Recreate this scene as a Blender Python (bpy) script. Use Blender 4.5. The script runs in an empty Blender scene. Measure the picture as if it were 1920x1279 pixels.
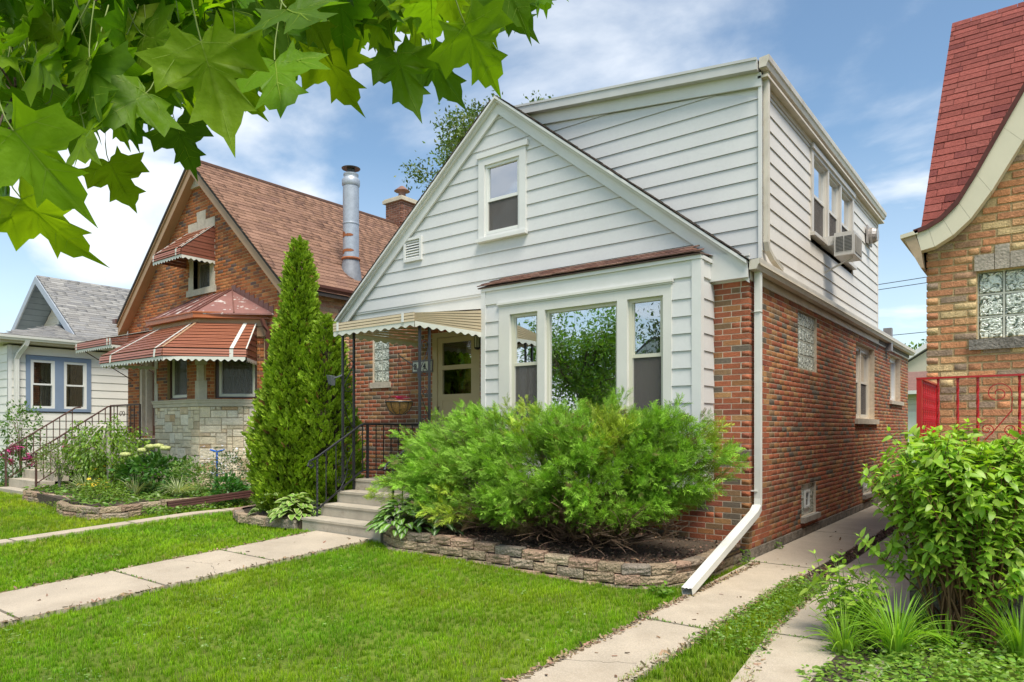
import bpy, math, random
import numpy as np
from mathutils import Matrix, Vector
random.seed(7)
RNG = np.random.default_rng(7)
sc = bpy.context.scene
COL = sc.collection
# ------------------------------------------------------------------ camera
CAM = np.array([2.74, -8.105, 1.54]); YAW = math.radians(37.57); FPX = 1300.0; HZ = 803.0
cam = bpy.data.cameras.new('camera'); camo = bpy.data.objects.new('camera', cam); COL.objects.link(camo)
camo.location = CAM; camo.rotation_euler = (math.pi/2, 0, YAW)
cam.sensor_width = 36; cam.lens = FPX/1920*36; cam.shift_y = (HZ-639.5)/1920
cam.clip_start = .05; cam.clip_end = 3000
sc.camera = camo
FW = np.array([-math.sin(YAW), math.cos(YAW), 0]); RT = np.array([math.cos(YAW), math.sin(YAW), 0]); UP = np.array([0, 0, 1.])
def at(x, y, d):                       # a point at distance d in front of the photographer, seen at photo pixel x, y
    return CAM + d*(FW + RT*(x-960)/FPX + UP*(HZ-y)/FPX)
def project(p):
    v = np.asarray(p)-CAM; z = v@FW
    return (960+FPX*(v@RT)/max(z, 1e-3), HZ-FPX*v[2]/max(z, 1e-3), z)
# ------------------------------------------------------------------ sky, sun, exposure
SUN_DIR = Vector((.64, -.40, 1.42)).normalized()
w = bpy.data.worlds.new('World'); sc.world = w; w.use_nodes = True
nt = w.node_tree; nt.nodes.clear(); N = nt.nodes.new; L = nt.links.new
out = N('ShaderNodeOutputWorld'); bg = N('ShaderNodeBackground'); L(bg.outputs[0], out.inputs[0]); bg.inputs[1].default_value = .15
sky = N('ShaderNodeTexSky'); sky.sky_type = 'NISHITA'; sky.sun_disc = False
sky.sun_elevation = math.asin(SUN_DIR.z); sky.sun_rotation = math.atan2(SUN_DIR.x, SUN_DIR.y); sky.air_density = 1.0; sky.dust_density = .6; sky.ozone_density = 2.0
tc = N('ShaderNodeTexCoord'); sep = N('ShaderNodeSeparateXYZ'); L(tc.outputs['Generated'], sep.inputs[0])
def mth(op, a, b=None, clamp=False):
    m = N('ShaderNodeMath'); m.operation = op; m.use_clamp = clamp
    for i, v in enumerate((a, b)):
        if v is None: continue
        if isinstance(v, (int, float)): m.inputs[i].default_value = v
        else: L(v, m.inputs[i])
    return m.outputs[0]
zz = mth('ADD', mth('MAXIMUM', sep.outputs[2], 0.0), .22)
cx = mth('DIVIDE', sep.outputs[0], zz); cy = mth('DIVIDE', sep.outputs[1], zz)
cmb = N('ShaderNodeCombineXYZ'); L(cx, cmb.inputs[0]); L(cy, cmb.inputs[1])
mp = N('ShaderNodeMapping'); L(cmb.outputs[0], mp.inputs[0]); mp.inputs['Location'].default_value = (3.1, 1.7, .4); mp.inputs['Scale'].default_value = (1, 1.25, 1)
n1 = N('ShaderNodeTexNoise'); L(mp.outputs[0], n1.inputs['Vector']); n1.inputs['Scale'].default_value = 1.15; n1.inputs['Detail'].default_value = 9; n1.inputs['Roughness'].default_value = .52; n1.inputs['Distortion'].default_value = .25
cr = N('ShaderNodeMapRange'); cr.interpolation_type = 'SMOOTHSTEP'; L(n1.outputs[0], cr.inputs[0])
cr.inputs[1].default_value = .47; cr.inputs[2].default_value = .66; cr.inputs[3].default_value = 0; cr.inputs[4].default_value = 1
hz = N('ShaderNodeMapRange'); L(sep.outputs[2], hz.inputs[0]); hz.inputs[1].default_value = 0; hz.inputs[2].default_value = .36; hz.inputs[3].default_value = .46; hz.inputs[4].default_value = 0
cov = mth('MAXIMUM', cr.outputs[0], hz.outputs[0]); cov = mth('MULTIPLY', cov, .93)
n2 = N('ShaderNodeTexNoise'); L(mp.outputs[0], n2.inputs['Vector']); n2.inputs['Scale'].default_value = 3.0; n2.inputs['Detail'].default_value = 5
ccol = N('ShaderNodeMixRGB'); L(n2.outputs[0], ccol.inputs[0]); ccol.inputs[1].default_value = (3.5, 3.75, 4.05, 1); ccol.inputs[2].default_value = (4.55, 4.65, 4.75, 1)
blu = N('ShaderNodeMixRGB'); blu.blend_type = 'MULTIPLY'; blu.inputs[0].default_value = 1; L(sky.outputs[0], blu.inputs[1]); blu.inputs[2].default_value = (.66, .70, .66, 1)
mix = N('ShaderNodeMixRGB'); L(cov, mix.inputs[0]); L(blu.outputs[0], mix.inputs[1]); L(ccol.outputs[0], mix.inputs[2])
L(mix.outputs[0], bg.inputs[0])
sl = bpy.data.lights.new('sun', 'SUN'); sl.energy = 2.9; sl.angle = math.radians(26); sl.color = (1, .93, .82)
so = bpy.data.objects.new('sun', sl); COL.objects.link(so); so.rotation_euler = SUN_DIR.to_track_quat('Z', 'Y').to_euler(); so.location = (10, -10, 20)
vs = sc.view_settings; vs.view_transform = 'Standard'; vs.look = 'None'; vs.gamma = 1; vs.use_curve_mapping = False; vs.exposure = .92
sc.render.engine = 'CYCLES'
cy_ = sc.cycles; cy_.max_bounces = 6; cy_.diffuse_bounces = 3; cy_.glossy_bounces = 3; cy_.transparent_max_bounces = 12; cy_.transmission_bounces = 3
try: cy_.use_denoising = True
except Exception: pass
# ------------------------------------------------------------------ materials
MATS = {}
def mat(name, col=(.5, .5, .5), rough=.6, src='const', noise=(8, .15), fine=None, bump=(40, .15), metal=0, spec=.4, trans=0, stain=None, coat=0, edge=None):
    """src: const | attr (per-face colour) | obj (object colour)."""
    key = name+'_'+src
    if key in MATS: return MATS[key]
    m = bpy.data.materials.new(key); m.use_nodes = True; t = m.node_tree; t.nodes.clear()
    n = t.nodes.new; l = t.links.new
    o = n('ShaderNodeOutputMaterial'); p = n('ShaderNodeBsdfPrincipled'); l(p.outputs[0], o.inputs[0])
    p.inputs['Roughness'].default_value = rough; p.inputs['Metallic'].default_value = metal
    p.inputs['Specular IOR Level'].default_value = spec
    if coat: p.inputs['Coat Weight'].default_value = coat; p.inputs['Coat Roughness'].default_value = .1
    if src == 'attr':
        a = n('ShaderNodeAttribute'); a.attribute_name = 'tint'; base = a.outputs[0]
    elif src == 'obj':
        a = n('ShaderNodeObjectInfo'); base = a.outputs['Color']
    else:
        a = n('ShaderNodeRGB'); a.outputs[0].default_value = (*col, 1); base = a.outputs[0]
    g = n('ShaderNodeNewGeometry')
    def mulnoise(base, scale, amt, detail=5):
        nz = n('ShaderNodeTexNoise'); l(g.outputs['Position'], nz.inputs['Vector']); nz.inputs['Scale'].default_value = scale; nz.inputs['Detail'].default_value = detail; nz.inputs['Roughness'].default_value = .6
        mr = n('ShaderNodeMapRange'); l(nz.outputs[0], mr.inputs[0]); mr.inputs[1].default_value = .3; mr.inputs[2].default_value = .7; mr.inputs[3].default_value = 1-amt; mr.inputs[4].default_value = 1+amt
        mx = n('ShaderNodeVectorMath'); mx.operation = 'SCALE'; l(base, mx.inputs[0]); l(mr.outputs[0], mx.inputs['Scale']); return mx.outputs[0]
    if noise: base = mulnoise(base, *noise)
    if fine: base = mulnoise(base, *fine, 2)
    if stain:                                   # (colour, scale, low, high): patches of another colour
        nz = n('ShaderNodeTexNoise'); l(g.outputs['Position'], nz.inputs['Vector']); nz.inputs['Scale'].default_value = stain[1]; nz.inputs['Detail'].default_value = 7; nz.inputs['Roughness'].default_value = .65
        mr = n('ShaderNodeMapRange'); l(nz.outputs[0], mr.inputs[0]); mr.inputs[1].default_value = stain[2]; mr.inputs[2].default_value = stain[3]; mr.inputs[4].default_value = stain[4] if len(stain) > 4 else 1
        mx = n('ShaderNodeMixRGB'); l(mr.outputs[0], mx.inputs[0]); l(base, mx.inputs[1]); mx.inputs[2].default_value = (*stain[0], 1); base = mx.outputs[0]
    if edge:
        ea = n('ShaderNodeAttribute'); ea.attribute_name = 'edge'; mx = n('ShaderNodeMixRGB'); l(ea.outputs['Fac'], mx.inputs[0]); l(base, mx.inputs[1]); mx.inputs[2].default_value = (*edge, 1); base = mx.outputs[0]
    l(base, p.inputs['Base Color'])
    if bump:
        nz = n('ShaderNodeTexNoise'); l(g.outputs['Position'], nz.inputs['Vector']); nz.inputs['Scale'].default_value = bump[0]; nz.inputs['Detail'].default_value = 4
        b = n('ShaderNodeBump'); b.inputs['Strength'].default_value = bump[1]; b.inputs['Distance'].default_value = .02; l(nz.outputs[0], b.inputs['Height']); l(b.outputs[0], p.inputs['Normal'])
    if trans:
        tr = n('ShaderNodeBsdfTranslucent'); s2 = n('ShaderNodeVectorMath'); s2.operation = 'MULTIPLY'; l(base, s2.inputs[0]); s2.inputs[1].default_value = (1.5, 1.6, .5); l(s2.outputs[0], tr.inputs[0])
        mx = n('ShaderNodeMixShader'); mx.inputs[0].default_value = trans; l(p.outputs[0], mx.inputs[1]); l(tr.outputs[0], mx.inputs[2]); l(mx.outputs[0], o.inputs[0])
    MATS[key] = m; return m
def glass_mat(name='window_glass', refl=.33, tint=(.75, .8, .78)):
    if name in MATS: return MATS[name]
    m = bpy.data.materials.new(name); m.use_nodes = True; t = m.node_tree; t.nodes.clear(); n = t.nodes.new; l = t.links.new
    o = n('ShaderNodeOutputMaterial'); a = n('ShaderNodeBsdfGlossy'); a.inputs['Roughness'].default_value = .0; a.inputs[0].default_value = (.95, .97, 1, 1)
    b = n('ShaderNodeBsdfTransparent'); b.inputs[0].default_value = (*tint, 1)
    f = n('ShaderNodeFresnel'); f.inputs[0].default_value = 1.5; ad = n('ShaderNodeMath'); ad.operation = 'ADD'; ad.use_clamp = True; l(f.outputs[0], ad.inputs[0]); ad.inputs[1].default_value = refl
    x = n('ShaderNodeMixShader'); l(ad.outputs[0], x.inputs[0]); l(b.outputs[0], x.inputs[1]); l(a.outputs[0], x.inputs[2]); l(x.outputs[0], o.inputs[0])
    g = n('ShaderNodeNewGeometry'); nz = n('ShaderNodeTexNoise'); l(g.outputs['Position'], nz.inputs['Vector']); nz.inputs['Scale'].default_value = 1.6
    bp = n('ShaderNodeBump'); bp.inputs['Strength'].default_value = .02; bp.inputs['Distance'].default_value = .1; l(nz.outputs[0], bp.inputs['Height']); l(bp.outputs[0], a.inputs['Normal'])
    MATS[name] = m; return m
def block_mat():                                # wavy glass block
    if 'gb' in MATS: return MATS['gb']
    m = bpy.data.materials.new('glass_block'); m.use_nodes = True; t = m.node_tree; n = t.nodes.new; l = t.links.new
    p = t.nodes['Principled BSDF']; g = n('ShaderNodeNewGeometry')
    nz = n('ShaderNodeTexNoise'); l(g.outputs['Position'], nz.inputs['Vector']); nz.inputs['Scale'].default_value = 22; nz.inputs['Detail'].default_value = 2; nz.inputs['Distortion'].default_value = 1.6
    r = n('ShaderNodeValToRGB'); l(nz.outputs[0], r.inputs[0]); e = r.color_ramp.elements; e[0].position = .38; e[0].color = (.06, .09, .055, 1); e[1].position = .58; e[1].color = (.80, .84, .74, 1)
    l(r.outputs[0], p.inputs['Base Color']); p.inputs['Roughness'].default_value = .12; p.inputs['Specular IOR Level'].default_value = .9
    b = n('ShaderNodeBump'); b.inputs['Strength'].default_value = .9; b.inputs['Distance'].default_value = .03; l(nz.outputs[0], b.inputs['Height']); l(b.outputs[0], p.inputs['Normal'])
    MATS['gb'] = m; return m
# ------------------------------------------------------------------ objects
WM = {}
def link(o, parent=None, wm=None):
    COL.objects.link(o); wm = wm if wm is not None else Matrix.Identity(4); WM[o] = wm
    if parent is not None:
        o.parent = parent; o.matrix_parent_inverse = WM[parent].inverted()
    o.matrix_basis = wm
    return o
def thing(name, label, cat, loc=(0, 0, 0), group=None, kind=None):
    o = bpy.data.objects.new(name, None); o.empty_display_size = .2; link(o, None, Matrix.Translation(Vector([float(v) for v in loc])))
    if label: o['label'] = label
    if cat: o['category'] = cat
    if group: o['group'] = group
    if kind: o['kind'] = kind
    return o
def tag(o, label=None, cat=None, group=None, kind=None):
    for k, v in (('label', label), ('category', cat), ('group', group), ('kind', kind)):
        if v: o[k] = v
    return o
class MB:
    def __init__(s): s.v = []; s.f = []; s.t = []
    def add(s, verts, faces, tint=(1, 1, 1)):
        b = len(s.v); s.v += [tuple(map(float, p)) for p in verts]; s.f += [tuple(i+b for i in q) for q in faces]
        s.t += [tuple(tint)]*len(faces)
    def hexa(s, c, tint=(1, 1, 1)):            # 8 corners: bottom ring then top ring
        s.add(c, [(3, 2, 1, 0), (4, 5, 6, 7), (0, 1, 5, 4), (1, 2, 6, 5), (2, 3, 7, 6), (3, 0, 4, 7)], tint)
    def box(s, x0, x1, y0, y1, z0, z1, tint=(1, 1, 1)):
        s.hexa([(x0, y0, z0), (x1, y0, z0), (x1, y1, z0), (x0, y1, z0), (x0, y0, z1), (x1, y0, z1), (x1, y1, z1), (x0, y1, z1)], tint)
    def fbox(s, F, u0, u1, d0, d1, z0, z1, tint=(1, 1, 1)):
        q = lambda u, d, z: F.p(u, d, z)
        s.hexa([q(u0, d0, z0), q(u1, d0, z0), q(u1, d1, z0), q(u0, d1, z0), q(u0, d0, z1), q(u1, d0, z1), q(u1, d1, z1), q(u0, d1, z1)], tint)
    def prism(s, poly, vec, tint=(1, 1, 1)):
        n = len(poly); vec = np.asarray(vec, float); a = [np.asarray(p, float) for p in poly]
        s.add(a+[p+vec for p in a], [tuple(range(n-1, -1, -1)), tuple(range(n, 2*n))]+[(i, (i+1) % n, (i+1) % n+n, i+n) for i in range(n)], tint)
    def tube(s, pts, r, k=6, tint=(1, 1, 1), square=False, caps=True):
        pts = [np.asarray(p, float) for p in pts]; n = len(pts); rr = r if hasattr(r, '__len__') else [r]*n
        if square: k = 4
        up = np.array([0, 0, 1.]); V = []
        for i, p in enumerate(pts):
            t = pts[min(i+1, n-1)]-pts[max(i-1, 0)]; t = t/(np.linalg.norm(t)+1e-9)
            ref = up if abs(t[2]) < .93 else np.array([1., 0, 0]) if not square else np.array([0, 1., 0])
            a = np.cross(ref, t); a /= np.linalg.norm(a); b = np.cross(t, a)
            for j in range(k):
                th = 2*math.pi*(j+.5)/k; V.append(p+rr[i]*(1.414 if square else 1)*(math.cos(th)*a+math.sin(th)*b))
        Fc = [(i*k+j, i*k+(j+1) % k, (i+1)*k+(j+1) % k, (i+1)*k+j) for i in range(n-1) for j in range(k)]
        if caps: Fc += [tuple(range(k-1, -1, -1)), tuple(range((n-1)*k, n*k))]
        s.add(V, Fc, tint)
    def lathe(s, c, prof, k=16, tint=(1, 1, 1)):
        c = np.asarray(c, float); n = len(prof)
        V = [c+np.array([r*math.cos(2*math.pi*j/k), r*math.sin(2*math.pi*j/k), z]) for r, z in prof for j in range(k)]
        s.add(V, [(i*k+j, i*k+(j+1) % k, (i+1)*k+(j+1) % k, (i+1)*k+j) for i in range(n-1) for j in range(k)], tint)
    def build(s, name, m, parent=None, smooth=False, kind=None, fixn=True):
        me = bpy.data.meshes.new(name); me.from_pydata(s.v, [], s.f)
        at_ = me.attributes.new('tint', 'FLOAT_COLOR', 'FACE'); at_.data.foreach_set('color', np.array([(*c, 1) for c in s.t], dtype=np.float32).ravel())
        if fixn:
            import bmesh
            b = bmesh.new(); b.from_mesh(me); bmesh.ops.recalc_face_normals(b, faces=b.faces); b.to_mesh(me); b.free()
        if smooth: me.shade_smooth()
        me.materials.append(m); o = bpy.data.objects.new(name, me); link(o, parent)
        if kind: o['kind'] = kind
        return o
def np_mesh(name, V, Q, tint, m, parent=None, kind=None, smooth=False):
    """V (n,3), Q (f,k) indices with k 3 or 4, tint (f,3)."""
    me = bpy.data.meshes.new(name); nv, nf, k = len(V), len(Q), Q.shape[1]
    me.vertices.add(nv); me.vertices.foreach_set('co', V.astype(np.float32).ravel())
    me.loops.add(nf*k); me.loops.foreach_set('vertex_index', Q.astype(np.int32).ravel())
    me.polygons.add(nf); me.polygons.foreach_set('loop_start', (np.arange(nf)*k).astype(np.int32)); me.polygons.foreach_set('loop_total', np.full(nf, k, np.int32))
    me.update(calc_edges=True)
    if tint is not None:
        a = me.attributes.new('tint', 'FLOAT_COLOR', 'FACE'); a.data.foreach_set('color', np.hstack([tint, np.ones((nf, 1))]).astype(np.float32).ravel())
    if smooth: me.shade_smooth()
    me.materials.append(m); o = bpy.data.objects.new(name, me); link(o, parent)
    if kind: o['kind'] = kind
    return o
class Frame:
    """Wall frame: u along the wall, d outward, z up."""
    def __init__(s, O, U, Nn): s.O = np.asarray(O, float); s.U = np.asarray(U, float)/np.linalg.norm(U); s.N = np.asarray(Nn, float)/np.linalg.norm(Nn); s.Z = np.array([0, 0, 1.])
    def p(s, u, d, z): return s.O+s.U*u+s.N*d+s.Z*z
    def R(s): return np.stack([s.U, s.N, s.Z], 1)
def rect_sub(u0, u1, z0, z1, holes):
    us = sorted({u0, u1, *[min(max(h[i], u0), u1) for h in holes for i in (0, 1)]}); zs = sorted({z0, z1, *[min(max(h[i], z0), z1) for h in holes for i in (2, 3)]})
    r = []
    for a, b in zip(zs, zs[1:]):
        run = None
        for c, d in zip(us, us[1:]):
            solid = not any(h[0] < (c+d)/2 < h[1] and h[2] < (a+b)/2 < h[3] for h in holes)
            if solid: run = (run[0], d) if run else (c, d)
            elif run: r.append((*run, a, b)); run = None
        if run: r.append((*run, a, b))
    return r
# box-like pieces: the largest in view become objects of their own, the rest one joined part
BV = []
for z in (-1, 1):
    for x, y in ((-1, -1), (1, -1), (1, .7), (-1, .7)): BV.append((x, y, z))
BEV = np.array([(-1, -1, -1), (1, -1, -1), (1, -1, 1), (-1, -1, 1), (-1, .965, -1), (1, .965, -1), (1, .965, 1), (-1, .965, 1), (-.985, 1, -.95), (.985, 1, -.95), (.985, 1, .95), (-.985, 1, .95)], float)
BEVF = np.array([(0, 1, 2, 3), (0, 4, 5, 1), (1, 5, 6, 2), (2, 6, 7, 3), (3, 7, 4, 0), (4, 8, 9, 5), (5, 9, 10, 6), (6, 10, 11, 7), (7, 11, 8, 4), (8, 11, 10, 9)])
PLN = np.array([(x, y, z) for z in (-1, 1) for x, y in ((-1, -1), (1, -1), (1, 1), (-1, 1))], float)
PLNF = np.array([(3, 2, 1, 0), (4, 5, 6, 7), (0, 1, 5, 4), (1, 2, 6, 5), (2, 3, 7, 6), (3, 0, 4, 7)])
# rough stone faces: outer face pushed about, three variants
def rough_tpl(seed):
    rs = random.Random(seed); V = [(-1, -1, -1), (1, -1, -1), (1, -1, 1), (-1, -1, 1)]
    for j in range(5):
        for i in range(6):
            inn = 0 < i < 5 and 0 < j < 4; x, z = -1+2*i/5, -1+2*j/4
            if inn: x += rs.uniform(-.10, .10); z += rs.uniform(-.12, .12)
            V.append((x*(1 if inn else .985), (.86+.14*rs.random()) if inn else (.76+.10*rs.random()), z*(1 if inn else .97)))
    g = lambda i, j: 4+j*6+i; Fc = [(g(i, j), g(i, j+1), g(i+1, j+1), g(i+1, j)) for j in range(4) for i in range(5)]
    for a, b, ring in ((0, 1, [g(i, 0) for i in range(6)]), (1, 2, [g(5, j) for j in range(5)]), (3, 2, [g(i, 4) for i in range(6)]), (0, 3, [g(0, j) for j in range(5)])):
        n_ = len(ring)-1
        for q in range(n_): Fc.append((a, ring[q], ring[q+1], ring[q+1]) if False else (a, b, ring[n_-q], ring[n_-q-1]) if q == 0 else (a, ring[n_-q], ring[n_-q-1], ring[n_-q-1]))
    T = []
    for f in Fc:
        T.append((f[0], f[1], f[2]))
        if f[3] != f[2]: T.append((f[0], f[2], f[3]))
    return np.array(V, float), np.array(T)
TPL = {'bev': (BEV, BEVF), 'box': (PLN, PLNF), 'rough': rough_tpl(1), 'rough1': rough_tpl(2), 'rough2': rough_tpl(3)}
_tm = {}
def tpl_mesh(name, tpl, m):
    k = (name, tpl, m.name)
    if k not in _tm:
        V, Fc = TPL[tpl][:2]; me = bpy.data.meshes.new(name); me.from_pydata([tuple(v) for v in V], [], [tuple(map(int, f)) for f in Fc]); me.materials.append(m); _tm[k] = me
        if len(TPL[tpl]) > 2: a = me.attributes.new('edge', 'FLOAT', 'FACE'); a.data.foreach_set('value', np.asarray(TPL[tpl][2], np.float32)); me.shade_smooth()
    return _tm[k]
class Pieces:
    def __init__(s, parent, name, matkw, tpl='bev', limit=300, rest=None, minpx=9):
        s.p, s.n, s.m, s.tpl, s.lim, s.rest, s.minpx, s.it = parent, name, matkw, tpl, limit, rest or name+'s', minpx, []
    def add(s, c, h, R, tint):
        if s.tpl == 'rough' and R_() < .66:
            if not hasattr(s, 'sub'): s.sub = [Pieces(s.p, s.n, s.m, 'rough%d' % q, s.lim//3, s.rest, s.minpx) for q in (1, 2)]
            s.sub[R_() < .5].it.append((np.asarray(c, float), np.asarray(h, float), R, tint)); return
        s.it.append((np.asarray(c, float), np.asarray(h, float), R, tint))
    def finish(s):
        for q in getattr(s, 'sub', ()): q.finish()
        if hasattr(s, 'sub'): s.lim = s.lim//3
        def size(it):
            x, y, z = project(it[0])
            if z < .3 or not (-60 < x < 1980 and -60 < y < 1340): return 0
            return (it[1][0]*it[1][2])**.5*2*FPX/z
        it = sorted(s.it, key=lambda q: -size(q)); big = [q for q in it[:s.lim] if size(q) >= s.minpx]; nb = len(big)
        mo, ma = mat(src='obj', **s.m), mat(src='attr', **s.m); me = tpl_mesh(s.n, s.tpl, mo)
        for c, h, R, t in big:
            o = bpy.data.objects.new(s.n, me); M4 = np.eye(4); M4[:3, :3] = R*h; M4[:3, 3] = c
            link(o, s.p, Matrix(M4.tolist())); o.color = (*t, 1)
        rest = it[nb:]
        if rest:
            V, Fc = TPL[s.tpl][:2]; k = len(V); n = len(rest)
            C = np.array([r[0] for r in rest]); H = np.array([r[1] for r in rest]); RR = np.array([r[2] for r in rest]); T = np.array([r[3] for r in rest])
            VV = np.einsum('nij,nkj->nki', RR, V[None]*H[:, None, :])+C[:, None, :]
            FF = (Fc[None]+(np.arange(n)*k)[:, None, None]).reshape(-1, Fc.shape[1]); np_mesh(s.rest, VV.reshape(-1, 3), FF, np.repeat(T, len(Fc), 0), ma, s.p, kind='stuff' if n > 1 else None)
            if len(TPL[s.tpl]) > 2: o = [q for q in COL.objects][-1]; a = o.data.attributes.new('edge', 'FLOAT', 'FACE'); a.data.foreach_set('value', np.tile(np.asarray(TPL[s.tpl][2], np.float32), n)); o.data.shade_smooth()
R_ = random.random
def ru(a, b): return random.uniform(a, b)
def pick(pal):                                  # palette: [(weight, colour)]
    r = R_()*sum(w for w, _ in pal)
    for w_, c in pal:
        r -= w_
        if r <= 0: break
    k = ru(.85, 1.15); return tuple(x*k for x in c)
PAL_MAIN = [(30, (.38, .122, .060)), (24, (.32, .105, .054)), (15, (.37, .17, .07)), (11, (.24, .15, .08)), (8, (.15, .125, .095)), (9, (.42, .23, .10)), (6, (.28, .09, .055))]
PAL_N = [(30, (.42, .135, .045)), (25, (.35, .11, .042)), (18, (.46, .18, .065)), (12, (.22, .10, .062)), (6, (.15, .095, .085))]
PAL_COM = [(30, (.56, .33, .19)), (20, (.50, .26, .14)), (15, (.60, .40, .24)), (8, (.42, .22, .14))]
PAL_R = [(30, (.52, .235, .115)), (20, (.44, .20, .105)), (20, (.54, .30, .15)), (12, (.38, .22, .135)), (8, (.58, .42, .22)), (8, (.31, .22, .155))]
def bricks(P, F, u0, u1, z0, z1, holes=(), clip=None, course=.0685, bl=.212, joint=.010, pal=PAL_MAIN, depth=.09, e0=0, e1=0, phase=0, wob=0):
    """e0/e1: corner interlock at u0/u1; 1 trims odd courses, 2 trims even ones."""
    n = int((z1-z0)/course+.35)
    for r in range(n):
        z = z0+r*course; zc = z+course/2; a, b = u0, u1
        if (e0 == 1 and r % 2) or (e0 == 2 and r % 2 == 0): a += depth+joint
        if (e1 == 1 and r % 2) or (e1 == 2 and r % 2 == 0): b -= depth+joint
        segs = [(a, b)]
        for h in holes:
            if h[2] < zc < h[3]:
                ns = []
                for s0, s1 in segs:
                    if h[1] <= s0 or h[0] >= s1: ns.append((s0, s1)); continue
                    if h[0] > s0: ns.append((s0, h[0]))
                    if h[1] < s1: ns.append((h[1], s1))
                segs = ns
        for s0, s1 in segs:
            cuts = [s0]; off = (bl/2 if (r+phase) % 2 else 0); k = math.floor((s0-off)/bl)+1
            while off+k*bl < s1-.03:
                if off+k*bl > cuts[-1]+.04: cuts.append(off+k*bl)
                k += 1
            cuts.append(s1)
            for c0, c1 in zip(cuts, cuts[1:]):
                if c1-c0 < .03: continue
                if R_() < .06 and c1-c0 > .18: mm = (c0+c1)/2; sub = [(c0, mm), (mm, c1)]
                else: sub = [(c0, c1)]
                for q0, q1 in sub:
                    if clip and not clip((q0+q1)/2, zc): continue
                    pr = ru(-.0015, .0015)
                    x0_ = q0+(0 if (e0 and q0 == u0) else joint/2); x1_ = q1-(0 if (e1 and q1 == u1) else joint/2)
                    P.add(F.p((x0_+x1_)/2, -depth/2+pr, zc+ru(-wob, wob)), ((x1_-x0_)/2, depth/2, (course-joint)/2+ru(-wob, 0)), F.R(), pick(pal))
def backing(mb, F, u0, u1, z0, z1, holes=(), d=-.004, t=.2, tint=(.5, .43, .33)):
    for r in rect_sub(u0, u1, z0, z1, holes): mb.fbox(F, r[0], r[1], d-t, d, r[2], r[3], tint)
BRICK = dict(name='brick', rough=.85, noise=(30, .18), fine=(160, .14), bump=(90, .5), spec=.2, stain=((.13, .085, .06), .9, .46, .72, .5))
BRICKC = dict(name='common_brick', rough=.9, noise=(26, .22), fine=(110, .25), bump=(70, .5), spec=.15)
MORTAR = mat('mortar', (.56, .47, .36), .95, noise=(12, .15), fine=(220, .12), bump=(200, .3))
MORTY = mat('mortar_yellow', (.46, .33, .17), .95, noise=(12, .15), fine=(220, .12), bump=(200, .3))
WHITE = dict(name='white_paint', rough=.45, noise=(2.3, .05), fine=(30, .03), bump=None, spec=.4)
WP = mat('white_trim', (.68, .675, .645), .4, noise=(2, .06), bump=None)
CREAM = mat('cream_trim', (.66, .60, .45), .5, noise=(3, .06), bump=None)
SOFF = mat('cream_soffit', (.62, .55, .44), .5, noise=(5, .10), bump=None)
IRON = mat('black_iron', (.022, .022, .026), .35, noise=(30, .3), bump=(90, .1), spec=.5)
CONC = mat('concrete', (.47, .395, .30), .9, noise=(1.6, .12), fine=(120, .16), bump=(150, .35), stain=((.30, .235, .165), 1.7, .50, .78, .6))
CONCS = mat('step_concrete', (.42, .37, .29), .9, noise=(3, .16), fine=(150, .13), bump=(130, .4), stain=((.20, .15, .10), 4, .58, .8))
SILL = mat('limestone', (.50, .44, .35), .85, noise=(9, .12), fine=(90, .10), bump=(70, .4))
DARKST = mat('weathered_stone', (.19, .17, .145), .9, noise=(8, .3), fine=(60, .25), bump=(50, .8))
FRAMEW = mat('white_vinyl', (.72, .72, .68), .3, noise=None, bump=None)
FRAMEC = mat('cream_vinyl', (.60, .58, .47), .35, noise=None, bump=None)
SCREEN = mat('insect_screen', (.10, .095, .09), .8, noise=(60, .15), bump=None)
CURT = mat('curtain', (.55, .53, .48), .8, noise=(6, .1), bump=None)
CURTD = mat('grey_curtain', (.30, .27, .24), .9, noise=(10, .25), bump=None)
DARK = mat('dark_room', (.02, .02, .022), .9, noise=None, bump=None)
def curtain(name, F, u0, u1, z0, z1, d, m, parent, amp=.012, folds=9):
    n = folds*4; V = []; 
    for i in range(n+1):
        u = u0+(u1-u0)*i/n; dd = d+amp*math.sin(i/4*2*math.pi*1.0+.6*math.sin(i*.7))
        V += [F.p(u, dd, z0), F.p(u, dd, z1)]
    mb = MB(); mb.add(V, [(2*i, 2*i+1, 2*i+3, 2*i+2) for i in range(n)]); return mb.build(name, m, parent, smooth=True, fixn=False)
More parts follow.
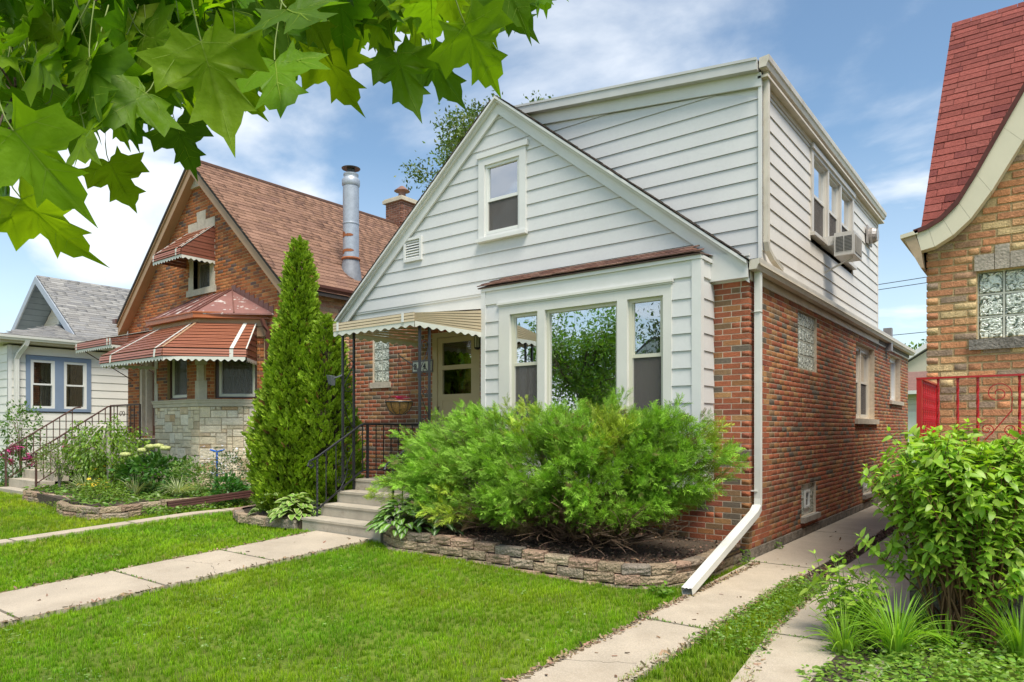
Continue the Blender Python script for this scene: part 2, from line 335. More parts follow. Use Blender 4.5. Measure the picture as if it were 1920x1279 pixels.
def window(parent, F, u0, u1, z0, z1, d=0, fw=.045, rail=True, fm=None, lower='screen', inner=CURTD, frac=.5, refl='window_glass', name='window', dark=True):
    """A sash window; u, z are the outer edges of its frame, d the face of the frame."""
    fm = fm or FRAMEW; mb = MB()
    mb.fbox(F, u0, u0+fw, d-.09, d, z0, z1); mb.fbox(F, u1-fw, u1, d-.09, d, z0, z1); mb.fbox(F, u0+fw, u1-fw, d-.09, d, z1-fw, z1); mb.fbox(F, u0+fw, u1-fw, d-.09, d+.006, z0, z0+fw)
    w_ = mb.build(name, fm, parent)
    zm = z0+(z1-z0)*frac
    if rail:
        r = MB(); r.fbox(F, u0+fw, u1-fw, d-.05, d-.012, zm-.022, zm+.022)
        r.fbox(F, u0+fw, u0+fw+.022, d-.045, d-.016, zm+.022, z1-fw); r.fbox(F, u1-fw-.022, u1-fw, d-.045, d-.016, zm+.022, z1-fw); r.build('sash', fm, w_)
    g = MB(); g.fbox(F, u0+fw, u1-fw, d-.036, d-.032, (zm if rail else z0+fw), z1-fw); g.build('pane', glass_mat(refl, {'window_glass': .42, 'window_glass_soft': .12, 'window_glass_strong': .62}[refl]), w_)
    if rail:
        g = MB(); g.fbox(F, u0+fw, u1-fw, d-.066, d-.062, z0+fw, zm); g.build('pane', glass_mat('window_glass_soft', .12), w_)
        if lower == 'screen':
            g = MB(); g.fbox(F, u0+fw+.012, u1-fw-.012, d-.030, d-.027, z0+fw+.01, zm-.022)
            m = scr_mat(); g.build('insect_screen', m, w_)
            g = MB()
            for a, b, c, e in ((u0+fw, u0+fw+.014, z0+fw, zm), (u1-fw-.014, u1-fw, z0+fw, zm), (u0+fw+.014, u1-fw-.014, z0+fw, z0+fw+.014)): g.fbox(F, a, b, d-.034, d-.022, c, e)
            g.build('screen_frame', mat('screen_frame', (.45, .44, .40), .4, noise=None, bump=None), w_)
    if inner is not None: curtain('curtain', F, u0+fw, u1-fw, z0+fw, z1-fw, d-.14, inner, w_, amp=.03 if inner is CURTD else .014, folds=max(5, int((u1-u0)/.07)))
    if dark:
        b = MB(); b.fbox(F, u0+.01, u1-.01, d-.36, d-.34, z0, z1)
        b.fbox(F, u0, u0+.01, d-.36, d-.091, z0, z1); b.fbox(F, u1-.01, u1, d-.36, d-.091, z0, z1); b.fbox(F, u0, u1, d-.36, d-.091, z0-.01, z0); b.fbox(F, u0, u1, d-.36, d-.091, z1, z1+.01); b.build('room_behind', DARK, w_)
    return w_
def scr_mat():
    if 'scr' in MATS: return MATS['scr']
    m = bpy.data.materials.new('insect_screen_mesh'); m.use_nodes = True; t = m.node_tree; t.nodes.clear(); n = t.nodes.new; l = t.links.new
    o = n('ShaderNodeOutputMaterial'); a = n('ShaderNodeBsdfDiffuse'); a.inputs[0].default_value = (.17, .155, .145, 1); b = n('ShaderNodeBsdfTransparent')
    x = n('ShaderNodeMixShader'); x.inputs[0].default_value = .5; l(b.outputs[0], x.inputs[1]); l(a.outputs[0], x.inputs[2]); l(x.outputs[0], o.inputs[0]); MATS['scr'] = m; return m
def shingles(P, O, U, S, width, length, expo=.14, w0=.16, pal=None, clip=None, var=.1, t=.007, jit=.004, lift=.012):
    O, U, S = (np.asarray(v, float) for v in (O, U, S)); U = U/np.linalg.norm(U); S = S/np.linalg.norm(S); Nn = np.cross(U, S); 
    if Nn[2] < 0: Nn = -Nn
    R = np.stack([U, Nn, S], 1); rows = int(length/expo)
    # tilt each row slightly so that its lower edge stands proud
    a = math.atan2(t*1.2, expo); ca, sa = math.cos(a), math.sin(a); R2 = np.stack([U, Nn*ca+S*sa, S*ca-Nn*sa], 1)
    for r in range(rows):
        u = -ru(0, w0)
        while u < width:
            w_ = w0*ru(.8, 1.2) if var else w0; a0, a1 = max(u, 0), min(u+w_, width)
            if a1-a0 > .02:
                c = O+U*((a0+a1)/2)+S*(r*expo+expo*.55)+Nn*(lift+ru(0, jit))
                if clip is None or clip(c): P.add(c, ((a1-a0)/2-.0025, t, expo*.56), R2, pick(pal))
            u += w_
def scroll(mb, c, A, B, r, turns=1.4, rad=.006, start=0, dirn=1, n=20, tail=None):
    """A flat spiral in the plane of A and B."""
    c, A, B = (np.asarray(v, float) for v in (c, A, B)); pts = []
    for i in range(n+1):
        t = i/n; th = start+dirn*turns*2*math.pi*t; rr = r*(1-.82*t); pts.append(c+A*rr*math.cos(th)+B*rr*math.sin(th))
    if tail is not None: pts = [np.asarray(tail, float)]+pts
    mb.tube(pts, rad, 4)
# ================================================================== GROUND
def sstep(t): t = min(max(t, 0), 1); return t*t*(3-2*t)
def G(x, y):
    l = .17+.047*(min(y, -2.4)+2.4) if y > -6.4 else -.02
    g = l*sstep(-x/3.6) if x < 0 else 0.0
    if x > 1.72: g = .08*sstep((x-1.72)/.5)*(1-sstep((y+1.6)/1.2)) if y > -6 else 0
    return g
def axis(lo, hi, fine0, fine1, step):
    a = list(np.arange(fine0, fine1+1e-6, step)); x = fine1; s_ = step
    while x < hi: s_ *= 1.35; x += s_; a.append(x)
    x = fine0; s_ = step
    while x > lo: s_ *= 1.35; x -= s_; a.insert(0, x)
    return a
ax, ay = axis(-900, 900, -20, 6, .25), axis(-900, 900, -9, 2, .25)
V = np.array([(x, y, G(x, y)-.03-(.5 if abs(x) > 60 or abs(y) > 60 else 0)) for y in ay for x in ax]); nx = len(ax)
Q = np.array([(j*nx+i, j*nx+i+1, (j+1)*nx+i+1, (j+1)*nx+i) for j in range(len(ay)-1) for i in range(nx-1)])
SOIL = mat('soil_under_grass', (.11, .16, .012), .95, noise=(3, .3), fine=(60, .3), bump=(30, .6))
gr = np_mesh('ground', V, Q, None, SOIL, kind='structure', smooth=True)
DIRT = mat('garden_soil', (.075, .055, .038), .95, noise=(6, .3), fine=(90, .3), bump=(60, 1))
# street and public pavement (behind the photographer, seen only in reflections)
mb = MB(); mb.box(-60, 60, -26, -17, -.12, -.05); mb.build('road', mat('asphalt', (.06, .06, .062), .9, noise=(4, .15), fine=(150, .2), bump=(150, .3)), None, kind='structure')
mb = MB(); mb.box(-60, 60, -12.2, -10.7, -.1, -.005); mb.build('pavement', CONC, None, kind='structure')
# ---- paved walks: each slab its own piece
def walk(name, slabs, th=.05, lift=.012):
    r = thing(name, None, None, kind='structure')
    for q in slabs:
        q = [np.array(p, float) for p in q]; c = sum(q)/4
        sh = [c+(p-c)*(1-.012/np.linalg.norm(p-c)) for p in q]
        top = [(p[0], p[1], G(p[0], p[1])+lift+ru(-.003, .003)) for p in sh]
        n = 6; mb = MB()                                   # subdivide along y so that it follows the ground
        a0, a1, b1, b0 = sh; V = []
        for i in range(n+1):
            for A, B in ((a0, b0), (a1, b1)):
                p = A+(B-A)*i/n; V.append((p[0], p[1], G(p[0], p[1])+lift))
        Fc = [(2*i, 2*i+1, 2*i+3, 2*i+2) for i in range(n)]
        m0 = len(V); V += [(x, y, z-th) for x, y, z in V]
        Fc += [(2*i, 2*i+2, 2*i+2+m0, 2*i+m0) for i in range(n)]+[(2*i+1, 2*i+3, 2*i+3+m0, 2*i+1+m0) for i in range(n)]+[(0, 1, 1+m0, m0), (2*n, 2*n+1, 2*n+1+m0, 2*n+m0)]
        mb.add(V, Fc); mb.build('slab', CONC, r)
    return r
walk('front_path', [((-4.93, a), (-3.80, a), (-3.80, b), (-4.93, b)) for a, b in ((-3.75, -2.39), (-4.92, -3.76), (-6.1, -4.93), (-7.3, -6.11), (-8.5, -7.31), (-10.6, -8.51))])
def XL(y): return .03 if y > -.1 else (.16 if y > -3.02 else .19)
def XR(y): return .755 if y < -.11 else .80
walk('side_path', [((.2, -7.4), (.80, -7.4), (.78, -5.95), (.2, -5.95)), ((.19, -5.94), (.78, -5.94), (.72, -3.03), (.17, -3.03)), ((.16, -3.02), (.715, -3.02), (.755, -.12), (.06, -.12)), ((.03, -.10), (.75, -.10), (.82, 2.8), (.03, 2.8)), ((.03, 2.81), (.82, 2.81), (.88, 5.7), (.03, 5.7)), ((.03, 5.71), (.88, 5.71), (.9, 8.6), (.03, 8.6)), ((.03, 8.61), (.9, 8.61), (.9, 13), (.03, 13))])
walk('neighbour_side_path', [((1.42, -5.6), (1.95, -5.6), (1.95, -2.83), (1.10, -2.83)), ((1.08, -2.82), (1.95, -2.82), (1.8, -.12), (.99, -.12)), ((.98, -.11), (1.85, -.11), (1.86, 2.9), (.98, 2.9)), ((.98, 2.91), (1.86, 2.91), (1.86, 5.8), (1, 5.8)), ((1, 5.81), (1.86, 5.81), (1.86, 9), (1, 9)), ((1, 9.01), (1.86, 9.01), (1.86, 13), (1, 13))])
walk('gangway_path', [((-8.25, y), (-7.95, y), (-7.95, y+1.5), (-8.25, y+1.5)) for y in np.arange(-9.4, 6, 1.51)])
walk('garden_path', [((-16.9, y), (-15.6, y), (-15.6, y+1.4), (-16.9, y+1.4)) for y in (-7.6, -6.19, -4.78)])
# ================================================================== MAIN HOUSE
H = thing('brick_house', 'red brick house with white sided gable, dormer, bay window and beige metal awning', 'house', (-3.6, 0, 0))
FF = Frame((0, 0, 0), (-1, 0, 0), (0, -1, 0))         # front: u to the left
FS = Frame((0, 0, 0), (0, 1, 0), (1, 0, 0))           # side: u to the back
holesF = [(4.12, 5.12, .80, 3.06), (6.15, 6.56, 2.335, 3.27)]
holesS = [(2.01, 3.02, 2.385, 3.20), (5.76, 7.5, 1.72, 3.13), (9.27, 10.65, 2.16, 3.19), (2.19, 2.97, .28, .73), (6.36, 7.14, .28, .72)]
mb = MB(); backing(mb, FF, .0046, 7.2, .12, 3.27, holesF, -.003); mb.build('wall', MORTAR, H)
mb = MB(); backing(mb, FS, .2066, 11.8, .12, 3.27, holesS, -.003); mb.fbox(FS, .0048, .2066, -.2, -.0033, .12, 3.27); mb.build('wall', MORTAR, H)
mb = MB(); mb.box(-7.2, -7.0, .21, 11.8, -.1, 3.27, ); mb.box(-7.0, -.21, 11.6, 11.8, -.1, 3.27); mb.build('rear_wall', MORTAR, H)
P = Pieces(H, 'brick', BRICK)
bricks(P, FF, 0, 7.2, .12, 3.27, holesF, e0=1)
bricks(P, FS, 0, 11.8, .12, 3.27, holesS, e0=2)
P.finish()
mb = MB(); mb.fbox(FF, -.018, 7.2, -.2, .012, -.15, .12); mb.fbox(FS, .2001, 11.8, -.2, .018, -.15, .12); mb.build('foundation', mat('rough_foundation', (.23, .20, .16), .95, noise=(7, .35), fine=(50, .3), bump=(28, 1.6), stain=((.10, .09, .07), 5, .5, .7)), H)
# --- siding on the front gable
AP = (-3.70, 6.46); KR = .800                      # roof line apex and slope (top surface)
def roofz(x): return AP[1]-KR*abs(x-AP[0])
SID = mat('white_siding', (.62, .62, .605), .42, noise=(1.3, .045), fine=(25, .02), bump=(3, .05), stain=((.50, .49, .44), 1.1, .62, .95))
def board(parent, F, a0, a1, b0, b1, z0, z1, d=.03, nm='siding_board', m=None):
    """a: extent at the bottom edge, b: at the top edge."""
    mb = MB(); q = F.p; t = .011
    mb.hexa([q(a0, d-.018, z0), q(a1, d-.018, z0), q(a1, d+t, z0), q(a0, d+t, z0), q(b0, d-.018, z1), q(b1, d-.018, z1), q(b1, d-.003, z1), q(b0, d-.003, z1)]); return mb.build(nm, m or SID, parent)
mb = MB(); q = FF.p; mb.prism([q(.0, -.55, 3.5), q(7.2, -.55, 3.5), q(3.7, -.55, 6.30)], FF.N*.08); mb.build('gable_wall', WP, H)
z = 3.585; ex = .1975; inset = .10
while z < 6.25:
    z1 = min(z+ex, 6.28)
    def ext(zz): 
        hw = max((AP[1]-zz)/KR-inset, .005); return 3.7-hw, 3.7+hw
    a, b = ext(z), ext(z1)
    a = (max(a[0], .02), min(a[1], 7.2)); b = (max(b[0], .02), min(b[1], 7.2))
    if z1-z > .03:
        if z1 > 4.42 and z < 5.60:
            board(H, FF, a[0], 3.25, b[0], 3.25, z, z1-.003, .028); board(H, FF, 4.04, a[1], 4.04, b[1], z, z1-.003, .028)
            if z1 > 5.60: board(H, FF, 3.25, 4.04, 3.25, 4.04, 5.60, z1-.003, .020)
        else: board(H, FF, a[0], a[1], b[0], b[1], z, z1-.003, .028)
    z += ex
mb = MB(); mb.fbox(FF, 0.0, 7.2, -.02, .012, 3.27, 3.55); mb.fbox(FF, -.005, 7.2, -.02, .03, 3.552, 3.583); mb.build('frieze_board', WP, H)
# --- roof, rake boards
mb = MB(); hy = 7.75
def slopeslab(mb, x0, x1, y0, y1, top=0.0, th=.014):
    za, zb = roofz(x0)+top, roofz(x1)+top
    mb.hexa([(x0, y0, za-th), (x1, y0, zb-th), (x1, y1, zb-th), (x0, y1, za-th), (x0, y0, za), (x1, y0, zb), (x1, y1, zb), (x0, y1, za)])
slopeslab(mb, -7.5, -3.7, -.15, 11.9); slopeslab(mb, -3.7, .02, -.15, .45); slopeslab(mb, -3.7, -3.4, .45, 7.9)
mb.build('roof_deck', mat('dark_felt', (.045, .038, .034), .9, noise=(20, .2)), H)
P = Pieces(H, 'roof_shingle', dict(name='shingle_dark', rough=.95, noise=(30, .2), fine=(250, .3), bump=(200, .6), spec=.1), 'box', 120)
palD = [(1, (.13, .105, .085)), (1, (.10, .08, .07))]
sl = math.hypot(1, KR)
shingles(P, (-7.5, -.17, roofz(-7.5)), (0, 1, 0), (1, 0, KR), 12.0, 3.8*sl, pal=palD, w0=.9, t=.004, lift=.005)
shingles(P, (.04, -.17, roofz(.04)), (0, 1, 0), (-1, 0, KR), .57, 3.74*sl, expo=.13, pal=palD, w0=.2, jit=.006, t=.003, lift=.004)
P.finish()
for s in (-1, 1):
    mb = MB()
    def rk(o0, o1, d0, d1):                         # a band parallel to the roof line, offsets below it
        c = math.hypot(1, KR); x1 = 3.72
        a = [(AP[0], AP[1]-o1*c), (AP[0]+s*x1, AP[1]-KR*x1-o1*c), (AP[0]+s*x1, AP[1]-KR*x1-o0*c), (AP[0], AP[1]-o0*c)]
        mb.prism([(x, -d0, z_) for x, z_ in a], (0, -(d1-d0), 0))
    rk(.012, .20, .04, .075); rk(.012, .07, .075, .115); rk(.010, .04, .115, .160); mb.build('rake_board', WP, H)
# right hand return box at the eave, above the corner
mb = MB(); mb.prism([(-.44, -.012, 3.285), (-.44, -.012, 3.62), (-.10, -.012, 3.56), (.02, -.012, 3.45), (.02, -.012, 3.285)], (0, -.10, 0)); mb.build('eave_return', WP, H)
# --- side: frieze, soffit, gutter
mb = MB(); mb.fbox(FS, -.0, 11.8, -.02, .012, 3.27, 3.42); mb.fbox(FS, -.05, 11.85, -.02, .15, 3.42, 3.445); mb.build('side_frieze', SOFF, H)
def gutter(parent, F, u0, u1, dtop, ztop, depth=.12, h=.12, m=SOFF, name='gutter'):
    prof = [(dtop-depth, ztop-.01), (dtop-depth, ztop-h), (dtop-.035, ztop-h), (dtop-.018, ztop-h*.62), (dtop-.004, ztop-h*.5), (dtop, ztop-.012), (dtop, ztop), (dtop-.012, ztop), (dtop-.012, ztop-.012), (dtop-.03, ztop-h*.55), (dtop-depth+.01, ztop-h*.9), (dtop-depth+.01, ztop-.01)]
    mb = MB(); mb.prism([F.p(u0, d, z_) for d, z_ in prof], F.U*(u1-u0)); 
    for u in (u0, u1-.004): mb.prism([F.p(u-.001, d, z_) for d, z_ in prof[:7]], F.U*.006)
    return mb.build(name, m, parent)
GUT = mat('gutter_paint', (.60, .55, .46), .4, noise=(4, .10), bump=None, stain=((.40, .33, .24), 3, .55, .8))
GUTW = mat('gutter_white', (.66, .66, .61), .4, noise=(4, .06), bump=None)
gutter(H, FS, -.10, 11.92, .152, 3.49, m=GUT)
# --- dormer
FD = Frame((0, .40, 0), (-1, 0, 0), (0, -1, 0)); ds = .124; DT = 5.97
def dz(x): return DT-ds*x                            # x negative goes up
mb = MB(); mb.prism([(-.02, .42, 3.45), (-.02, .42, dz(0)-.18), (-3.6, .42, dz(-3.6)-.18), (-3.7, .42, 6.2)], (0, .1, 0)); mb.box(-.60, -.50, .52, 7.65, 3.4, 5.78); mb.box(-3.6, -.02, 7.65, 7.75, 3.4, 5.95); mb.build('dormer_wall', WP, H)
z = 3.61; k = 0
while z < 6.15:
    z1 = z+.1935
    def dx(zz):                                     # leftmost reach along u at height zz
        low = 3.7-(AP[1]-zz)/KR if zz < AP[1] else 3.7
        return low
    cap = lambda zz: (zz-(DT-.30))/ds if zz > DT-.30 else 0
    a0, b0 = max(0, cap(z)), max(0, cap(z1)); a1, b1 = dx(z)+.0, dx(z1)
    # board spans from the corner to the roof slope
    ua, ub = min(3.4, (AP[0]*-1)-(AP[1]-z)/KR), min(3.4, 3.7-(AP[1]-z1)/KR)
    if a0 < ua: board(H, FD, a0, max(ua, .05), min(b0, ub), max(ub, .05), z, z1-.003, .0)
    z = z1
FDS = Frame((0, 0, 0), (0, 1, 0), (1, 0, 0)); winD = (2.64, 5.45, 4.42, 5.70)
z = 3.52
SIDS = mat('side_siding_lit', (.70, .66, .60), .45, noise=(1.0, .06), fine=(25, .03), bump=(3, .05), stain=((.46, .41, .34), .8, .58, .9))  # lighter, warmer siding copy: brighter light from the right painted in
while z < 5.70:
    z1 = min(z+.1935, 5.74)
    cuts = [(.40, 7.75)]
    if z1 > winD[2]-.05 and z < winD[3]: cuts = [(.40, winD[0]), (winD[1], 7.75)]
    for u0, u1 in cuts: board(H, FDS, u0, u1, u0, u1, z, z1-.003, -.0, m=SIDS)
    z = z1
mb = MB(); mb.box(-.018, .024, .372, .40, 3.6, 5.75); mb.box(-.018, .022, 7.75, 7.775, 3.5, 5.75); mb.build('corner_trim', WP, H)
# dormer frieze, fascia, roof
mb = MB(); ys = .36
mb.prism([(.02, ys+.03, dz(0)-.295), (.02, ys+.03, dz(0)-.13), (-3.65, ys+.03, dz(-3.65)-.13), (-3.65, ys+.03, dz(-3.65)-.295)], (0, -.03, 0)); mb.build('dormer_frieze', WP, H)
mb = MB(); mb.prism([(.0, .36, dz(0)-.13), (.0, .36, dz(0)), (-3.75, .36, dz(-3.75)), (-3.75, .36, dz(-3.75)-.13)], (0, -.10, 0)); mb.prism([(.0, .26, dz(0)-.02), (.0, .26, dz(0)+.012), (-3.75, .26, dz(-3.75)+.012), (-3.75, .26, dz(-3.75)-.02)], (0, -.012, 0)); mb.build('dormer_fascia', mat('fascia_grey', (.52, .52, .50), .4, noise=(2, .07), bump=None), H)
mb = MB(); mb.hexa([(0, .3, dz(0)-.05), (-3.75, .3, dz(-3.75)-.05), (-3.75, 7.95, dz(-3.75)-.05), (0, 7.95, dz(0)-.05), (0, .3, dz(0)+.004), (-3.75, .3, dz(-3.75)+.004), (-3.75, 7.95, dz(-3.75)+.004), (0, 7.95, dz(0)+.004)]); mb.build('dormer_roof', mat('roll_roofing', (.16, .15, .14), .9, noise=(20, .2)), H)
mb = MB(); mb.fbox(FDS, .36, 7.95, -.02, .10, 5.77, 5.80); mb.fbox(FDS, .40, 7.75, -.01, .02, 5.70, 5.768); mb.build('dormer_soffit', SOFF, H)
gutter(H, FDS, .30, 8.02, .135, 5.995, m=GUT, h=.13)
# dormer side windows: one part with its trim and three windows
def trim_frame(mb, F, u0, u1, z0, z1, w_, d0, d1, sill=True):
    mb.fbox(F, u0, u0+w_, d0, d1, z0, z1); mb.fbox(F, u1-w_, u1, d0, d1, z0, z1); mb.fbox(F, u0+w_, u1-w_, d0, d1, z1-w_, z1)
    if sill: mb.fbox(F, u0-.02, u1+.02, d0, d1+.045, z0-.05, z0); mb.fbox(F, u0+w_, u1-w_, d0, d1-.004, z0, z0+.03)
u0, u1, z0, z1 = winD; mb = MB(); trim_frame(mb, FDS, u0, u1, z0, z1, .10, -.02, .03); mb.fbox(FDS, u0-.02, u1+.04, .0301, .055, z1-.05, z1+.02)
gaps = [(u0+.10, u0+.95), (u0+1.02, u0+1.80), (u0+1.87, u1-.10)]
for a, b in ((gaps[0][1], gaps[1][0]), (gaps[1][1], gaps[2][0])): mb.fbox(FDS, a, b, -.02, .028, z0+.03, z1-.1)
mb.build('window_trim', mat('taupe_trim', (.56, .52, .46), .4, noise=(4, .06), bump=None), H)
for a, b in gaps: window(H, FDS, a, b, z0+.03, z1-.10, -.012, .035, True, mat('taupe_vinyl', (.62, .59, .53), .4, noise=None, bump=None), 'screen', CURTD, .52, 'window_glass_strong')
# gable window and vent
mb = MB(); trim_frame(mb, FF, 3.20, 4.09, 4.40, 5.62, .115, .02, .066); mb.fbox(FF, 3.16, 4.11, .02, .085, 5.621, 5.70); mb.fbox(FF, 3.315, 3.975, .0, .045, 4.40, 4.46); mb.build('window_trim', WP, H)
window(H, FF, 3.315, 3.975, 4.461, 5.504, .040, .042, True, FRAMEW, 'screen', CURT, .49, 'window_glass')
mb = MB(); F = FF
mb.fbox(F, 5.31, 5.35, .02, .07, 4.29, 4.68); mb.fbox(F, 5.68, 5.72, .02, .07, 4.29, 4.68); mb.fbox(F, 5.35, 5.68, .02, .07, 4.29, 4.335); mb.fbox(F, 5.35, 5.68, .02, .07, 4.64, 4.68)
v = mb.build('gable_vent', WP, H)
for i in range(7):
    z = 4.345+i*.043; mb = MB(); q = F.p; mb.hexa([q(5.352, .058, z), q(5.678, .058, z), q(5.678, .052, z-.004), q(5.352, .052, z-.004), q(5.352, .035, z+.034), q(5.678, .035, z+.034), q(5.678, .030, z+.030), q(5.352, .030, z+.030)]); mb.build('louver', WP, v)
mb = MB(); mb.fbox(F, 5.352, 5.678, .0285, .0295, 4.336, 4.639); mb.build('vent_screen', DARK, v)
# --- bay window
BX0, BX1, BY = .44, 3.69, .41; B = thing('bay_window', None, None, (-2, 0, .8)); B.parent = H; B.matrix_parent_inverse = WM[H].inverted()
FB = Frame((0, -BY, 0), (-1, 0, 0), (0, -1, 0)); FBS = Frame((-BX0, 0, 0), (0, -1, 0), (1, 0, 0))
# hollow shell around the windows
wz0, wz1 = 1.60, 3.13
ops = [(.88, 1.36, wz0, wz1), (1.50, 2.60, wz0, wz1), (2.72, 3.20, wz0, wz1)]
mb = MB()
for r in rect_sub(BX0, BX1, .78, 3.50, ops): mb.fbox(FB, r[0], r[1], -.05, 0, r[2], r[3])
mb.fbox(FBS, 0, BY-.05, -.05, 0, .78, 3.50); mb.box(-BX1, -BX1+.05, -BY+.05, 0, .78, 3.50); mb.box(-BX1+.05, -BX0-.05, -BY+.05, 0, .78, .83); mb.build('bay_wall', WP, B)
z = .82
while z < 3.2:
    z1 = z+.2035
    for a, b in ((BX0+.08, .77), (3.39, BX1-.05)): board(B, FB, a, b, a, b, z, z1-.003, .018)
    if z < 1.45: board(B, FB, .77, 3.39, .77, 3.39, z, z1-.003, .018)
    board(B, FBS, .02, BY-.05, .02, BY-.05, z, z1-.003, .018); z = z1
mb = MB(); mb.fbox(FB, BX0-.035, BX0+.08, 0, .035, .80, 3.50); mb.fbox(FBS, BY-.055, BY-.0005, 0, .035, .80, 3.50); mb.build('corner_board', WP, B)
mb = MB(); mb.fbox(FB, BX1-.05, BX1+.03, -.1, .035, .80, 3.52); mb.build('corner_board', WP, B)
mb = MB(); mb.fbox(FB, BX0+.08, BX1-.05, .001, .022, 3.31, 3.50); mb.fbox(FB, BX0-.04, BX1+.02, .0, .045, 3.501, 3.545); mb.fbox(FBS, 0, BY-.055, .001, .022, 3.31, 3.50); mb.fbox(FBS, 0, BY, .0, .045, 3.501, 3.545); mb.build('bay_fascia', WP, B)
mb = MB(); mb.fbox(FB, .75, 3.41, 0, .06, 3.275, 3.305); mb.fbox(FB, .76, 3.40, 0, .045, 3.255, 3.2745)
for a, b in ((.77, .88), (1.36, 1.50), (2.60, 2.72), (3.20, 3.39)): mb.fbox(FB, a, b, .0005, .035, 1.55, 3.13)
mb.fbox(FB, .77, 3.39, .0005, .032, 3.131, 3.254); mb.fbox(FB, .77, 3.39, .0005, .06, 1.50, 1.549)
for u in np.arange(.95, 3.3, .15): mb.fbox(FB, u, u+.003, .032, .0335, 3.132, 3.253, )
mb.build('bay_trim', mat('bay_trim_paint', (.67, .655, .60), .4, noise=(2, .05), bump=None), B)
for i, (a, b) in enumerate(((.88, 1.36), (1.50, 2.60), (2.72, 3.20))):
    window(H, FB, a, b, wz0-.01, wz1, -.014, .042, i != 1, FRAMEC, 'screen', CURTD, .545, 'window_glass_strong' if i != 0 else 'window_glass', 'bay_sash_window' if i != 1 else 'picture_window', dark=True)
# bay roof
mb = MB(); e0, e1, ye = BX0-.05, BX1+.07, -.47
mb.add([(-e0, ye, 3.545), (-e1, ye, 3.545), (-e1+.36, -.03, 3.76), (-e0-.36, -.03, 3.76), (-e0, -.03, 3.60), (-e1, -.03, 3.60), (-e0, ye, 3.56), (-e1, ye, 3.56)], [(6, 7, 2, 3), (6, 3, 4), (7, 5, 2), (0, 6, 7, 1), (0, 4, 6), (1, 7, 5), (0, 1, 5, 4)]); mb.build('bay_roof', mat('bay_roof_felt', (.14, .09, .07), .9), B)
P = Pieces(B, 'roof_shingle', dict(name='shingle_brown', rough=.95, noise=(30, .2), fine=(250, .3), bump=(200, .6), spec=.1), 'box', 100)
S = np.array([0, .44, .20]); 
shingles(P, (-e1, ye-.01, 3.565), (1, 0, 0), S, e1-e0, .48, expo=.10, w0=.17, pal=[(1, (.19, .10, .075)), (1, (.15, .085, .07)), (1, (.22, .13, .10))], clip=lambda c: -e1+.36*(c[1]-ye)/.44-.03 < c[0] < -e0-.36*(c[1]-ye)/.44+.03)
P.finish()
# --- glass block windows
def glass_blocks(parent, F, u0, u1, z0, z1, nu, nz, d=-.03, vent=None, name='glass_block_window'):
    mb = MB(); j = .008; du, dz_ = (u1-u0)/nu, (z1-z0)/nz
    for i in range(nu+1): mb.fbox(F, u0+i*du-(j if i else 0), u0+i*du+(j if i < nu else 0), d-.08, d-.006, z0, z1)
    for i in range(nz+1):
        for k in range(nu): mb.fbox(F, u0+k*du+j, u0+(k+1)*du-j, d-.08, d-.0065, z0+i*dz_-(j if i else 0), z0+i*dz_+(j if i < nz else 0))
    w_ = mb.build(name, mat('block_mortar', (.52, .52, .44), .9, noise=(20, .1)), parent)
    for i in range(nu):
        for k in range(nz):
            if vent and vent[0] <= i < vent[1] and vent[2] <= k < vent[3]: continue
            m2 = MB(); a, b, c, e = u0+i*du+j, u0+(i+1)*du-j, z0+k*dz_+j, z0+(k+1)*dz_-j; q = F.p; s_ = .012
            m2.add([q(a, d-.06, c), q(b, d-.06, c), q(b, d-.06, e), q(a, d-.06, e), q(a+.004, d-.008, c+.004), q(b-.004, d-.008, c+.004), q(b-.004, d-.008, e-.004), q(a+.004, d-.008, e-.004), q(a+s_, d, c+s_), q(b-s_, d, c+s_), q(b-s_, d, e-s_), q(a+s_, d, e-s_)],
                   [(0, 1, 5, 4), (1, 2, 6, 5), (2, 3, 7, 6), (3, 0, 4, 7), (4, 5, 9, 8), (5, 6, 10, 9), (6, 7, 11, 10), (7, 4, 8, 11), (8, 9, 10, 11)]); m2.build('glass_block', block_mat(), w_)
    return w_
glass_blocks(H, FF, 6.15, 6.56, 2.335, 3.27, 2, 5)
mb = MB(); mb.fbox(FF, 6.10, 6.62, -.09, .02, 2.235, 2.333); mb.build('sill', SILL, H)
glass_blocks(H, FS, 2.01, 3.02, 2.385, 3.20, 5, 4)
def basement(u0, z1=.73):
    w_ = glass_blocks(H, FS, u0, u0+.78, .28, z1, 3, 2, vent=(1, 2, 0, 2), name='basement_window'); m2 = MB(); a, b = u0+.27, u0+.51
    m2.fbox(FS, a, b, -.06, -.015, .38, .41); m2.fbox(FS, a, b, -.06, -.015, .60, .63); m2.fbox(FS, a, a+.03, -.06, -.015, .41, .60); m2.fbox(FS, b-.03, b, -.06, -.015, .41, .60); m2.fbox(FS, a-.005, b+.005, -.07, -.04, .29, .379); m2.fbox(FS, a-.005, b+.005, -.07, -.04, .631, z1-.01); m2.build('vent_frame', FRAMEW, w_)
    m2 = MB(); m2.fbox(FS, a+.03, b-.03, -.05, -.045, .41, .60); m2.build('vent_pane', SCREEN, w_)
    m2 = MB(); m2.fbox(FS, u0-.05, u0+.84, -.09, .06, .20, .278); m2.build('sill', mat('grey_stone_sill', (.33, .30, .25), .9, noise=(10, .2), fine=(80, .2)), H)
basement(2.19); basement(6.36, .72)
